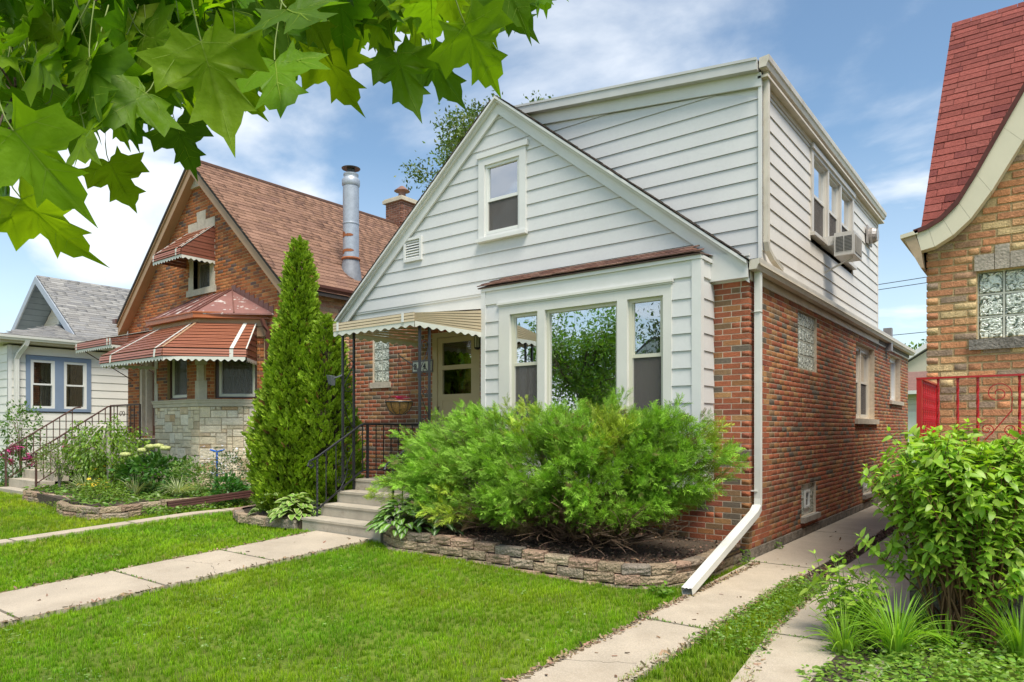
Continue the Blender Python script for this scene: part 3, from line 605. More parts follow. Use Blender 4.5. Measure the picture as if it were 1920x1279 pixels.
# side windows
def side_window(u0, u1, z0, z1, two):
    mb = MB(); mb.fbox(FS, u0, u1, -.16, -.10, z1-.06, z1); mb.fbox(FS, u0, u0+.05, -.16, -.10, z0, z1-.06); mb.fbox(FS, u1-.05, u1, -.16, -.10, z0, z1-.06); mb.fbox(FS, u0+.05, u1-.05, -.16, -.10, z0, z0+.03); mb.build('window_trim', SOFF, H)
    if two:
        mid = (u0+u1)/2; window(H, FS, u0+.05, mid-.03, z0+.03, z1-.06, -.115, .05, True, CREAMV, 'screen', CURT, .52, 'window_glass_strong'); window(H, FS, mid+.03, u1-.05, z0+.03, z1-.06, -.115, .05, True, CREAMV, 'screen', CURT, .52, 'window_glass_strong')
        mb = MB(); mb.fbox(FS, mid-.03, mid+.03, -.16, -.095, z0+.03, z1-.06); mb.build('mullion', SOFF, H)
    else: window(H, FS, u0+.05, u1-.05, z0+.03, z1-.06, -.115, .05, False, FRAMEW, None, CURT, .5, 'window_glass_strong')
CREAMV = mat('aged_white_vinyl', (.60, .55, .47), .4, noise=None, bump=None)
side_window(5.76, 7.5, 1.72, 3.13, True); side_window(9.27, 10.65, 2.16, 3.19, False)
mb = MB(); mb.fbox(FS, 5.66, 7.72, -.17, .05, 1.62, 1.718); mb.build('sill', SILL, H)
mb = MB(); mb.fbox(FS, 9.17, 10.85, -.17, .05, 2.08, 2.158); mb.build('sill', SILL, H)
# --- front door
TAN = mat('tan_door_paint', (.46, .37, .22), .4, noise=(4, .05), bump=None)
mb = MB(); F = FF; mb.fbox(F, 4.12, 4.20, -.12, .0, .80, 3.06); mb.fbox(F, 5.02, 5.12, -.12, .0, .80, 3.06); mb.fbox(F, 4.20, 5.02, -.12, .0, 2.99, 3.06); mb.build('door_frame', TAN, H)
mb = MB(); D0, D1 = 4.205, 5.015
mb.fbox(F, D0, D0+.10, -.06, -.015, .82, 2.985); mb.fbox(F, D1-.10, D1, -.06, -.015, .82, 2.985); mb.fbox(F, D0+.1, D1-.1, -.06, -.015, 2.90, 2.985); mb.fbox(F, D0+.1, D1-.1, -.06, -.015, 2.47, 2.54); mb.fbox(F, D0+.1, D1-.1, -.06, -.015, 1.98, 2.08); mb.fbox(F, D0+.1, D1-.1, -.055, -.025, .82, 1.98)
sd = mb.build('storm_door', TAN, H)
mb = MB(); mb.fbox(F, D0+.1, D1-.1, -.045, -.04, 2.54, 2.90); mb.build('pane', glass_mat('window_glass_soft'), sd)
mb = MB(); mb.fbox(F, D0+.1, D1-.1, -.045, -.04, 2.08, 2.47); mb.build('pane', glass_mat('window_glass_soft'), sd)
mb = MB(); mb.tube([F.p(D1-.05, 0, 1.88), F.p(D1-.05, .03, 1.88), F.p(D1-.05, .03, 1.75), F.p(D1-.05, 0, 1.75)], .007); mb.build('handle', IRON, sd)
mb = MB(); mb.fbox(F, 4.2, 5.02, -.12, -.09, .8, 3.0); dd = mb.build('inner_door', mat('brown_wood_door', (.66, .31, .12), .4, noise=(5, .25), bump=(30, .1)), H)
mb = MB(); c = F.p(4.56, -.088, 2.45); mb.prism([c+np.array([0, 0, .27]), c+np.array([.085, 0, 0]), c+np.array([0, 0, -.30]), c+np.array([-.085, 0, 0])], (0, -.008, 0)); mb.build('diamond_light', mat('frosted_glass', (.5, .56, .52), .3, noise=(30, .1), bump=None), dd)
# --- awning over the door
A = thing('porch_awning', None, None, (-4.5, 0, 3)); A.parent = H; A.matrix_parent_inverse = WM[H].inverted()
BEI = dict(name='beige_metal', rough=.4, noise=(3, .05), bump=None); BEIm = mat(col=(.62, .50, .34), **BEI); BEI2 = mat('beige_metal_light', (.68, .62, .48), .4, noise=(3, .05), bump=None)
AX0, AX1, AY, AZ = -5.36, -3.72, -1.77, 3.04       # outer edges; AZ top of the front fascia
sx = 9; top_z = 3.36
for i in range(10):                                 # top pans running front to back
    x0 = AX0+(AX1-AX0)*i/10; x1 = AX0+(AX1-AX0)*(i+1)/10-.012; mb = MB(); mb.hexa([(x0, AY, AZ-.03), (x1, AY, AZ-.03), (x1, .0, top_z-.03), (x0, .0, top_z-.03), (x0, AY, AZ-.018), (x1, AY, AZ-.018), (x1, 0, top_z-.018), (x0, 0, top_z-.018)]); mb.build('awning_slat', BEI2, A)
for i in range(18):                                 # soffit ribs
    y0 = AY+.03+i*.096; zt = AZ-.045+(top_z-AZ)*(y0-AY)/-AY; mb = MB(); mb.box(AX0+.02, AX1-.02, y0, y0+.075, zt-.010, zt); mb.build('soffit_rib', BEI2, A)
mb = MB(); mb.box(AX0+.01, AX1-.01, AY-.003, AY+.01, 2.925, 3.045); mb.prism([(AX1-.012, -.02, 2.93), (AX1-.012, AY, 2.93), (AX1-.012, AY, 3.03), (AX1-.012, -.02, 3.34)], (-.006, 0, 0)); mb.build('gap_shade_sheet', mat('dark_gap', (.12, .09, .06), .8), A)  # dark sheet added behind the bands, painting the shade in their gaps
for j in range(3):                                  # front fascia bands
    mb = MB(); z0 = 2.925+j*.040; mb.box(AX0, AX1, AY-.016, AY-.004, z0, z0+.031); mb.build('awning_slat', BEIm, A)
mb = MB(); 
for x in (AX0+.09, AX1-.22): mb.box(x, x+.04, AY-.028, AY-.021, 2.925, 3.045)
mb.build('white_stripe', WP, A)
FRs = Frame((AX1, 0, 0), (0, -1, 0), (1, 0, 0)); FLs = Frame((AX0, 0, 0), (0, -1, 0), (-1, 0, 0))
for Fr in (FRs, FLs):
    for j in range(7):                              # side bands fanning up to the wall
        mb = MB(); q = Fr.p; za, zb = 2.925+j*.0165, 2.925+j*.056; zc_, zd = za+.0125, zb+.043; d = .004
        mb.hexa([q(.02, -.012, zb), q(1.765, -.012, za), q(1.765, d, za), q(.02, d, zb), q(.02, -.012, zd), q(1.765, -.012, zc_), q(1.765, d+.004, zc_), q(.02, d+.006, zd)]); mb.build('awning_slat', BEIm, A)
def valance(parent, F, u0, u1, ztop, h, sc_, d=.0, m=None, amp=.03):
    n = max(int(abs(u1-u0)/sc_*8), 8); V = []; mb = MB()
    for i in range(n+1):
        u = u0+(u1-u0)*i/n; zb = ztop-h+amp*(.5-.5*math.cos(2*math.pi*abs(u-u0)/sc_))*1.0
        V += [F.p(u, d, ztop), F.p(u, d, zb), F.p(u, d-.004, ztop), F.p(u, d-.004, zb)]
    Fc = []
    for i in range(n): a = 4*i; Fc += [(a, a+1, a+5, a+4), (a+2, a+6, a+7, a+3), (a+1, a+3, a+7, a+5)]
    mb.add(V, Fc); return mb.build('valance', m or WP, parent, fixn=False)
VAL = mat('valance_white', (.62, .62, .55), .4, noise=(5, .06), bump=None)
FAf = Frame((AX1, AY, 0), (-1, 0, 0), (0, -1, 0)); valance(A, FAf, 0, AX1-AX0, 2.925, .075, .16, .01, VAL); valance(A, FRs, .0, -AY, 2.925, .075, .16, .006, VAL); valance(A, FLs, .0, -AY, 2.925, .075, .16, .006, VAL)
# ornamental posts
def post(x, y0, y1, z0, z1, lab):
    t = thing('awning_post', lab, 'post', (x, y0, z0), group='wrought iron awning posts')
    mb = MB()
    for y in (y0, y1): mb.box(x-.014, x+.014, y-.014, y+.014, z0, z1)
    mb.build('upright', IRON, t); mb = MB(); ym = (y0+y1)/2; hw = (y1-y0)/2-.014
    z = z0+.18; k = 0
    while z < z1-.35:
        s = 1 if k % 2 else -1
        scroll(mb, (x, ym, z+.42), (0, s, 0), (0, 0, 1), hw*.95, 1.3, .0055, math.pi, -1); scroll(mb, (x, ym, z+.08), (0, -s, 0), (0, 0, -1), hw*.95, 1.3, .0055, math.pi, -1)
        mb.tube([(x, ym-s*hw, z+.40), (x, ym-s*hw*.3, z+.28), (x, ym+s*hw*.3, z+.20), (x, ym+s*hw, z+.10)], .006, 5); z += .62; k += 1
    mb.build('scrollwork', IRON, t, fixn=False, kind='stuff')
    return t
post(-5.25, -1.70, -1.50, .64, 2.93, 'black wrought iron post with scrolls under left end of beige awning')
post(-3.78, -1.62, -1.44, .80, 2.93, 'black wrought iron post with scrolls in front of beige door, behind the juniper')
# --- steps and landing
ST = thing('front_steps', 'four grey concrete steps leading up to the beige front door', 'steps', (-4.5, -2.4, .17))
for i, (y, zb, zt) in enumerate(((-2.37, .02, .325), (-2.06, .3, .485), (-1.78, .46, .645), (-1.48, .3, .80))):
    mb = MB(); x0, x1 = -5.27, -3.70; yb = 0.0 if i == 3 else (-1.49 if i == 2 else (-1.79 if i == 1 else -2.07)); x1 = -3.70 if i < 3 else -3.72
    # nosing slightly proud
    if i == 3: zb = -.05
    mb.box(x0, x1, y, yb, zb, zt-.03); mb.box(x0-.006, x1+.006, y-.012, yb, zt-.0299, zt); mb.build('step' if i < 3 else 'landing', CONCS, ST)
# --- hand railings
def twist(mb, p0, p1, r=.010, turns=9):
    p0, p1 = np.asarray(p0, float), np.asarray(p1, float); n = turns*8; V = []; 
    for i in range(n+1):
        t = i/n; c = p0+(p1-p0)*t
        for j in range(4): th = math.pi/2*j+t*turns*math.pi/2*1.6; V.append(c+np.array([math.cos(th), math.sin(th), 0])*r*1.3)
    mb.add(V, [(i*4+j, i*4+(j+1) % 4, i*4+(j+1) % 4+4, i*4+j+4) for i in range(n) for j in range(4)])
RL = thing('hand_railing', 'black iron railing with scroll end on left side of concrete steps', 'railing', (-5.2, -2.25, .33), group=None)
X = -5.2
mb = MB(); top = [(X, -2.27, 1.00), (X, -2.33, 1.03), (X, -2.30, 1.09), (X, -2.2, 1.13), (X, -1.42, 1.58), (X, -1.36, 1.60), (X, -.04, 1.60)]; mb.tube(top, .016, 6); scroll(mb, (X, -2.27, 1.045), (0, 1, 0), (0, 0, 1), .05, 1.0, .012, math.pi, 1); mb.build('top_rail', IRON, RL)
mb = MB(); mb.tube([(X, -2.18, .42), (X, -1.42, .90), (X, -1.36, .92), (X, -.04, .92)], .010, square=True); mb.build('bottom_rail', IRON, RL)
mb = MB(); twist(mb, (X, -2.18, .325), (X, -2.18, 1.13), .012); scroll(mb, (X, -2.235, .50), (0, -1, 0), (0, 0, 1), .035, 1.2, .007, 0, 1); scroll(mb, (X, -2.235, .40), (0, 1, 0), (0, 0, 1), .04, 1.2, .007, 0, 1); mb.build('newel', IRON, RL)
def zt(y): return 1.13+(y+2.2)*.577 if y < -1.42 else 1.59
def zb(y): return .42+(y+2.18)*.632 if y < -1.42 else .92
for y in (-2.03, -1.86, -1.56, -1.38): mb = MB(); mb.box(X-.006, X+.006, y-.006, y+.006, zb(y), zt(y)); mb.build('baluster', IRON, RL)
mb = MB(); mb.box(X-.016, X+.016, -1.30, -1.27, .80, 1.60); mb.build('rail_post', IRON, RL)
for y in (-1.12, -.97, -.82, -.67, -.52, -.37, -.22): mb = MB(); mb.box(X-.006, X+.006, y-.006, y+.006, .92, 1.6); mb.build('baluster', IRON, RL)
mb = MB(); scroll(mb, (X, -1.79, 1.06), (0, 1, 0), (0, 0, 1), .05, 1.3, .006, -2, 1); scroll(mb, (X, -1.80, .80), (0, 1, 0), (0, 0, -1), .05, 1.3, .006, -2, 1)
arc = [(X, -1.83+.17*math.sin(t), .62+.56*t/2.4) for t in np.linspace(0.1, 2.6, 12)]; mb.tube(arc, .007, 5); mb.build('scroll_panel', IRON, RL)
RR2 = thing('hand_railing', 'black iron railing with twisted newel on right side of concrete steps beside the juniper', 'railing', (-3.66, -2.25, .3))
X = -3.66
mb = MB(); mb.tube([(X, -2.27, 1.02), (X, -2.34, 1.04), (X, -2.30, 1.10), (X, -2.2, 1.14), (X, -1.45, 1.58), (X, -1.38, 1.60)], .016, 6); mb.build('top_rail', IRON, RR2)
mb = MB(); mb.tube([(X, -2.2, .45), (X, -1.42, .92)], .010, square=True); mb.build('bottom_rail', IRON, RR2)
mb = MB(); twist(mb, (X, -2.2, .20), (X, -2.2, 1.14), .013); scroll(mb, (X, -2.26, .62), (0, -1, 0), (0, 0, 1), .03, 1.2, .008, 0, 1); scroll(mb, (X, -2.25, .44), (0, 1, 0), (0, 0, 1), .05, 1.2, .008, 0, 1); mb.tube([(X, -2.29, .60), (X, -2.24, .52), (X, -2.30, .42)], .008, 5); mb.build('newel', IRON, RR2)
for y in (-2.04, -1.88, -1.72, -1.56): mb = MB(); mb.box(X-.006, X+.006, y-.006, y+.006, zb(y)+.03, zt(y)); mb.build('baluster', IRON, RR2)
mb = MB(); mb.box(X-.014, X+.014, -1.44, -1.41, .80, 1.59); mb.build('rail_post', IRON, RR2)
# --- wall lantern, house number
mb = MB(); F = FF; c = F.p(4.12-.03, .09, 2.86)
mb.lathe(c+np.array([0, 0, .09]), [(.0, .06), (.02, .05), (.055, .0), (.05, -.01)], 6); mb.lathe(c+np.array([0, 0, -.11]), [(.045, .015), (.05, 0), (.02, -.02), (0, -.02)], 6)
for j in range(6): a = j*math.pi/3; mb.tube([c+np.array([.05*math.cos(a), .05*math.sin(a), .085]), c+np.array([.045*math.cos(a), .045*math.sin(a), -.1])], .004, 4)
mb.tube([F.p(4.09, 0, 2.95), F.p(4.09, .05, 3.0), F.p(4.09, .09, 2.99)], .008, 5); mb.fbox(F, 4.06, 4.12, -.005, .015, 2.85, 2.99); la = mb.build('wall_lantern', IRON, H)
mb = MB(); mb.lathe(c, [(.043, .075), (.04, -.09)], 6); mb.build('lantern_glass', mat('lamp_glass', (.5, .48, .38), .1, noise=None, bump=None), la)
mb = MB(); mb.fbox(F, 5.10, 5.56, .0, .02, 2.45, 2.65); nu = mb.build('house_number', mat('sign_frame', (.16, .14, .15), .5), H)
mb = MB(); mb.fbox(F, 5.12, 5.54, .0201, .024, 2.475, 2.625); mb.build('sign_plate', mat('sign_white', (.62, .64, .56), .5, fine=(90, .15)), nu)
def text(s, size, m, parent, loc, rot, name='digit', ext=.003):
    cu = bpy.data.curves.new(name, 'FONT'); cu.body = s; cu.size = size; cu.extrude = ext; cu.align_x = 'CENTER'; cu.offset = .002
    o = bpy.data.objects.new(name, cu); COL.objects.link(o); dg = bpy.context.evaluated_depsgraph_get(); me = bpy.data.meshes.new_from_object(o.evaluated_get(dg)); bpy.data.objects.remove(o); me.materials.clear(); me.materials.append(m)
    o = bpy.data.objects.new(name, me); link(o, parent, Matrix.Translation(loc) @ Matrix.Rotation(rot[2], 4, 'Z') @ Matrix.Rotation(rot[0], 4, 'X')); return o
for i, ch in enumerate('8841'): text(ch, .135, IRON, nu, Vector((-5.485+.104*i, -.028, 2.502)), (math.pi/2, 0, 0))
# --- downspouts
def spout(parent, pts, hw=(.038, .030), m=None, name='downspout', sgn=None):
    mb = MB(); pts = [np.asarray(p, float) for p in pts]; n = len(pts); V = []
    prof = []
    for a, b, c in ((-1, -1, 0), (1, -1, 0), (1, 1, 0), (-1, 1, 0)): prof.append((a, b))
    # ridged front: extra grooves on the wide faces
    P2 = [(-1, -1), (-.55, -1), (-.5, -.86), (-.2, -.86), (-.15, -1), (.15, -1), (.2, -.86), (.5, -.86), (.55, -1), (1, -1), (1, 1), (-1, 1)]
    for i, p in enumerate(pts):
        t = pts[min(i+1, n-1)]-pts[max(i-1, 0)]; t /= np.linalg.norm(t); a = np.array([1., 0, 0]) if sgn is None else np.asarray(sgn, float); a = a-t*(a@t); a /= np.linalg.norm(a); b = np.cross(t, a)
        for u, v in P2: V.append(p+a*hw[0]*u-b*hw[1]*v)
    k = len(P2); mb.add(V, [(i*k+j, i*k+(j+1) % k, (i+1)*k+(j+1) % k, (i+1)*k+j) for i in range(n-1) for j in range(k)]); return mb.build(name, m or GUTW, parent)
DSP = thing('corner_downspout', 'white corner downspout ending in a long diagonal run over the low block wall', 'downspout', (.07, .1, 0))
spout(DSP, [(.072, .10, 3.40), (.072, .10, .72), (.074, .085, .64), (.076, .04, .58)], (.040, .034), sgn=(0, 1, 0), name='vertical_pipe')
spout(DSP, [(.076, .05, .615), (.085, -.08, .555), (.14, -2.10, .045)], (.050, .036), sgn=(1, 0, 0), name='diagonal_pipe')
mb = MB(); mb.fbox(FS, .045, .155, .0, .075, .80, .812); mb.fbox(FS, .045, .155, .0, .112, 2.9, 2.902); mb.build('strap', GUTW, DSP)
spout(H, [(.052, .47, 5.88), (.052, .47, 3.80), (.055, .50, 3.72), (.075, .62, 3.63), (.085, .95, 3.545)], (.035, .030), GUT, sgn=(0, 1, 0), name='upper_downspout')
# --- air conditioner and small things
AC = thing('air_conditioner', 'white window air conditioner with side grilles under the dormer windows', 'air conditioner', (.2, 3.5, 4.2))
ACM = mat('ac_white', (.58, .56, .52), .4, noise=(20, .06), bump=None)
mb = MB(); mb.box(.18, .46, 3.30, 3.86, 4.17, 4.52); mb.build('case', ACM, AC); mb = MB(); mb.box(-.02, .179, 3.36, 3.80, 4.36, 4.50); mb.build('sleeve', ACM, AC)
for xa in (.205, .325):
    for i in range(11): mb = MB(); mb.box(xa, xa+.105, 3.292, 3.2995, 4.235+i*.021, 4.245+i*.021); mb.build('grille_slat', mat('ac_dark', (.09, .09, .09), .5), AC)
mb = MB(); mb.box(.4605, .468, 3.36, 3.80, 4.21, 4.47); mb.build('coil', mat('ac_coil', (.30, .27, .22), .6, fine=(200, .3)), AC)
mb = MB(); mb.tube([(.0, 3.5, 3.98), (.40, 3.5, 4.16)], .012, square=True); mb.build('bracket', ACM, AC)
FN = thing('exhaust_fan', 'round exhaust fan hood on the sided dormer wall right of the air conditioner', 'vent hood', (0, 6.7, 5.2))
mb = MB(); mb.box(.03, .055, 6.50, 6.95, 5.08, 5.42); mb.build('back_plate', mat('fan_grey', (.34, .31, .28), .5, noise=(20, .2)), FN)
mb = MB(); prof = [(.15, 0), (.155, .06), (.12, .12), (.12, .14), (0, .14)]; V = []; k = 14
mb2 = MB(); mb2.lathe((0, 0, 0), prof, k); mb.add([(.055+v[2], 6.72+v[0], 5.25+v[1]) for v in mb2.v], mb2.f); mb.build('hood', mat('fan_alu', (.42, .38, .34), .35, noise=(20, .3), metal=.5), FN)
# rear flat roof vent
VP = thing('vent_pipe', 'small grey metal vent stack on the low rear roof', 'vent', (-.6, 9.4, 3.5)); mb = MB(); b_ = at(1665, 650, 15.0); mb.box(b_[0]-.08, b_[0]+.08, b_[1]-.08, b_[1]+.08, 3.2, 3.70); mb.build('stack', mat('grey_metal', (.26, .25, .25), .5), VP)
b2 = VP; 
mb = MB(); mb.box(-7.2, .02, 7.9, 11.85, 3.30, 3.42); mb.build('rear_roof', mat('roll_roofing', (.16, .15, .14), .9, noise=(20, .2)), H)
# --- things on the porch
SLt = thing('security_light', 'grey security lamp clamped on the left awning post', 'lamp', (-5.27, -1.72, 2.2))
mb = MB(); mb.tube([(-5.25, -1.715, 2.30), (-5.25, -1.76, 2.28), (-5.30, -1.82, 2.25)], .012, 6); mb.build('bracket', mat('lamp_grey', (.10, .11, .12), .4), SLt)
mb = MB(); mb.hexa([(-5.37, -1.86, 2.17), (-5.30, -1.86, 2.15), (-5.30, -1.80, 2.15), (-5.37, -1.80, 2.17), (-5.39, -1.88, 2.30), (-5.29, -1.88, 2.28), (-5.29, -1.79, 2.28), (-5.39, -1.79, 2.30)]); mb.build('lamp_head', mat('lamp_grey', (.10, .11, .12), .4), SLt)
HB = thing('hanging_basket', 'coco lined iron hanging basket with pink flowers beside the door', 'hanging basket', (-4.15, -1.6, 1.8))
bc = np.array([-4.17, -1.62, 1.90])
mb = MB(); mb.lathe(bc, [(.0, -.17), (.07, -.165), (.13, -.12), (.165, -.05), (.178, .0), (.17, .012), (.12, .0), (0, .01)], 20); mb.build('coco_liner', mat('coco', (.36, .19, .07), .95, noise=(30, .3), fine=(120, .3), bump=(120, 1)), HB, smooth=True)
mb = MB(); mb.tube([bc+np.array([.182*math.cos(a), .182*math.sin(a), -.005]) for a in np.linspace(0, 2*math.pi, 25)], .011, 5)
for j in range(9):
    a = j*2*math.pi/9; mb.tube([bc+np.array([r*math.cos(a), r*math.sin(a), z]) for r, z in ((.184, 0), (.172, -.06), (.138, -.125), (.075, -.172), (.0, -.18))], .005, 4)
mb.build('wire_frame', IRON, HB)
hk = np.array([-4.17, -1.62, 2.50]); mb = MB()
for a in (.4, 2.5, 4.6): mb.tube([bc+np.array([.18*math.cos(a), .18*math.sin(a), 0]), hk], .0025, 4)
mb.build('hanger_wire', IRON, HB)
mb = MB()
for i in range(26):
    a, r = ru(0, 6.28), ru(0, .12); p = bc+np.array([r*math.cos(a), r*math.sin(a), ru(.02, .07)]); 
    for j in range(5): b = j*1.257+a; t = ru(.018, .026); mb.add([p, p+np.array([t*math.cos(b), t*math.sin(b), .008]), p+np.array([t*1.3*math.cos(b+.5), t*1.3*math.sin(b+.5), .002]), p+np.array([t*math.cos(b+1), t*math.sin(b+1), .008])], [(0, 1, 2, 3)], (.62, .03, .28) if i % 4 else (.6, .04, .10))
mb.build('flowers', mat('petal', src='attr', rough=.6, noise=None, bump=None), HB, fixn=False, kind='stuff')
BR = thing('basket_bracket', 'thin iron arm on the right awning post holding the flower basket', 'bracket', (-3.8, -1.62, 2.3)); mb = MB(); mb.tube([(-3.80, -1.62, 2.29), (-3.95, -1.62, 2.40), (-4.17, -1.62, 2.52), (-4.18, -1.62, 2.55)], .008, 5); mb.tube([(-3.80, -1.62, 2.20), (-3.80, -1.62, 2.33)], .016, 5); mb.build('arm', IRON, BR)
# ================================================================== LEFT NEIGHBOUR: brown brick gable with a bay
NBH = thing('brown_brick_house', 'brown brick house with steep gable and stone based bay under striped brown awning', 'house', (-12.4, 0, .17))
NX0, NX1 = -15.95, -8.98; NA = (-12.42, 7.55); NK = .905; g0 = .05
def nroof(x): return NA[1]-NK*abs(x-NA[0])
F2 = Frame((NX1, 0, 0), (-1, 0, 0), (0, -1, 0)); F2S = Frame((NX1, 0, 0), (0, 1, 0), (1, 0, 0)); uw = NX1-NX0
TANB = mat('tan_board', (.38, .235, .13), .5, noise=(3, .08), bump=None); BRN = mat('brown_metal', (.13, .055, .04), .4, noise=(5, .1), bump=None); COPP = mat('copper_paint', (.42, .13, .045), .35, noise=(4, .1), bump=None)
hol = [(2.96, 3.68, 4.68, 5.95), (.6, 3.3, 1.0, 3.5)]   # gable window; opening behind the bay
door_h = (5.35, 6.35, 1.35, 3.6); hol.append(door_h)
c2 = lambda u, z: z < nroof(NX1-u)-.18
mb = MB()
for r in rect_sub(.007, uw, g0, 4.2, hol): mb.fbox(F2, r[0], r[1], -.22, -.0045, r[2], r[3])
q = F2.p; gw = [(x, z) for x, z in ((2.96, 4.2), (2.96, 6.9), (.007, 4.25), (.007, 4.2))]; mb.prism([q(u, -.22, z) for u, z in gw], F2.N*.2155)
mb.prism([q(u, -.22, z) for u, z in ((3.68, 4.2), (uw, 4.2), (uw, 4.25), (3.68, 7.1))], F2.N*.2155); mb.prism([q(u, -.22, z) for u, z in ((2.96, 5.95), (3.68, 5.95), (3.68, 7.1), (3.44, 7.35), (2.96, 6.9))], F2.N*.2155); mb.fbox(F2, 2.96, 3.68, -.22, -.0045, 4.2, 4.68)
mb.build('wall', MORTY, NBH)
P = Pieces(NBH, 'brick', dict(BRICK, name='brick_orange'), limit=300, minpx=8)
bricks(P, F2, 0, uw, g0, 7.3, hol+[(2.72, 3.92, 4.55, 4.68), (3.25, 3.6, 7.0, 7.5)], clip=c2, pal=PAL_N, course=.0685, e0=1); P.finish()
mb = MB(); backing(mb, F2S, .23, 11, g0, 4.42, (), -.0045); mb.fbox(F2S, .0052, .23, -.2, -.0049, g0, 4.42); mb.box(NX0, NX0+.2, .25, 11, g0, 4.4); mb.box(NX0, NX1, 11, 11.2, g0, 4.4); mb.prism([(NX0, 11, 4.4), (NX1, 11, 4.4), (NA[0], 11, 7.4)], (0, .2, 0)); mb.build('side_wall', mat('mortar_tan', (.50, .36, .22), .95, noise=(12, .15), fine=(200, .1)), NBH)
P = Pieces(NBH, 'common_brick', dict(BRICKC), limit=300, minpx=9); bricks(P, F2S, 0, 11, g0, 4.42, (), pal=PAL_COM, course=.0685, joint=.012, e0=2); P.finish()
# roof
mb = MB()
for s in (-1, 1):
    x1 = NA[0]+s*3.62; z1 = nroof(x1); mb.hexa([(NA[0], -.24, NA[1]-.07), (x1, -.24, z1-.07), (x1, 11.4, z1-.07), (NA[0], 11.4, NA[1]-.07), (NA[0], -.24, NA[1]), (x1, -.24, z1), (x1, 11.4, z1), (NA[0], 11.4, NA[1])])
mb.build('roof', mat('dark_felt', (.045, .038, .034), .9, noise=(20, .2)), NBH)
palB = [(4, (.27, .155, .105)), (3, (.245, .14, .098)), (2, (.295, .17, .118)), (1, (.21, .12, .088))]
P = Pieces(NBH, 'roof_shingle', dict(name='shingle_brown', rough=.95, noise=(30, .2), fine=(250, .3), bump=(200, .6), spec=.1), 'box', 300, minpx=9); sl = math.hypot(1, NK)
shingles(P, (NA[0]+3.62, -.26, nroof(NA[0]+3.62)), (0, 1, 0), (-1, 0, NK), 11.6, 3.62*sl, expo=.137, w0=.26, pal=palB)
P.finish(); mb = MB(); mb.tube([(NA[0], -.24, NA[1]+.01), (NA[0], 11.4, NA[1]+.01)], .05, 6); mb.build('ridge_cap', mat('ridge', (.13, .07, .05), .9), NBH)
for s in (-1, 1):
    c = sl; x1 = 3.66; mb = MB()
    def rk2(o0, o1, d0, d1): mb.prism([(NA[0], -d0, NA[1]-o1*c), (NA[0]+s*x1, -d0, NA[1]-NK*x1-o1*c), (NA[0]+s*x1, -d0, NA[1]-NK*x1-o0*c), (NA[0], -d0, NA[1]-o0*c)], (0, -(d1-d0), 0))
    rk2(.05, .24, .0, .19); rk2(.04, .09, .19, .22); mb.build('rake_board', TANB, NBH)
mb = MB(); mb.prism([(NA[0]-.32, -.06, 6.98), (NA[0]+.32, -.06, 6.98), (NA[0], -.06, 7.32)], (0, .05, 0)); mb.build('apex_stone', SILL, NBH)
gutter(NBH, F2S, -.1, 11.4, .22, 4.42, m=BRN, h=.11); mb = MB(); mb.fbox(F2S, -.1, 11.3, 0, .12, 4.26, 4.31); mb.build('soffit', BRN, NBH)
mb = MB(); mb.box(NX0-.28, NX0-.1, -.26, -.1, 4.22, 4.33); mb.build('gutter_end', BRN, NBH)
# gable window with limestone surround and awning
mb = MB(); F = F2
for a, b in ((2.80, 2.96), (3.68, 3.84)):
    for i, (z0, z1) in enumerate(((4.68, 5.0), (5.0, 5.35), (5.35, 5.7), (5.7, 5.95))):
        e = .05 if i % 2 == 0 else 0; aa, bb = (a-e, b) if a < 3 else (a, b+e); m2 = MB(); m2.fbox(F, aa, bb, -.1, .012, z0+.003, z1-.003); m2.build('surround_stone', SILL, NBH)
for a, b, z1 in ((2.74, 3.16, 6.20), (3.16, 3.48, 6.42), (3.48, 3.90, 6.20)): m2 = MB(); m2.prism([F.p(a+.003, -.1, 5.953), F.p(b-.003, -.1, 5.953), F.p(b-.003+(.04 if a == 3.16 else 0), -.1, z1), F.p(a+.003-(.04 if a == 3.16 else 0), -.1, z1)], F.N*.115); m2.build('surround_stone', SILL, NBH)
m2 = MB(); m2.fbox(F, 2.70, 3.94, -.1, .04, 4.54, 4.678); m2.build('sill', SILL, NBH)
window(NBH, F, 2.96, 3.68, 4.68, 5.95, -.10, .05, True, mat('tan_vinyl', (.30, .22, .14), .4, noise=None, bump=None), 'screen', DARKC if 'DARKC' in globals() else CURTD, .48, 'window_glass')
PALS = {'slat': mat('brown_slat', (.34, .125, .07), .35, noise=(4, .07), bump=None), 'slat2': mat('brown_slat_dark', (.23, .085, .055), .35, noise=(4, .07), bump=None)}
def slab4(mb, a, b, c, d, t):                       # a quad with thickness
    a, b, c, d = (np.asarray(v, float) for v in (a, b, c, d)); n = np.cross(b-a, d-a); n = n/np.linalg.norm(n)*t; mb.hexa([a-n, b-n, c-n, d-n, a, b, c, d])
def awning_face(parent, A0, A1, B0, B1, rows, nm='awning_slat', t=.012, alt=True):
    """slats between the top edge A0-A1 and the bottom edge B0-B1, running along it."""
    A0, A1, B0, B1 = (np.asarray(v, float) for v in (A0, A1, B0, B1))
    n = np.cross(A1-A0, B0-A0); n /= np.linalg.norm(n); 
    if n[2] < 0: n = -n
    m2 = MB(); slab4(m2, A0, A1, B1, B0, .006); m2.build('gap_shade_sheet', mat('brown_gap', (.05, .022, .016), .7), parent)  # near-black sheet puts the shade between slats into colour
    for i in range(rows):
        f0, f1 = i/rows, (i+.80)/rows; mb = MB(); off = n*(.006 if i % 2 else 0)
        slab4(mb, A0+(B0-A0)*f0+off+n*.004, A1+(B1-A1)*f0+off+n*.004, A1+(B1-A1)*f1+off+n*.012, A0+(B0-A0)*f1+off+n*.012, t); mb.build(nm, PALS['slat'], parent)
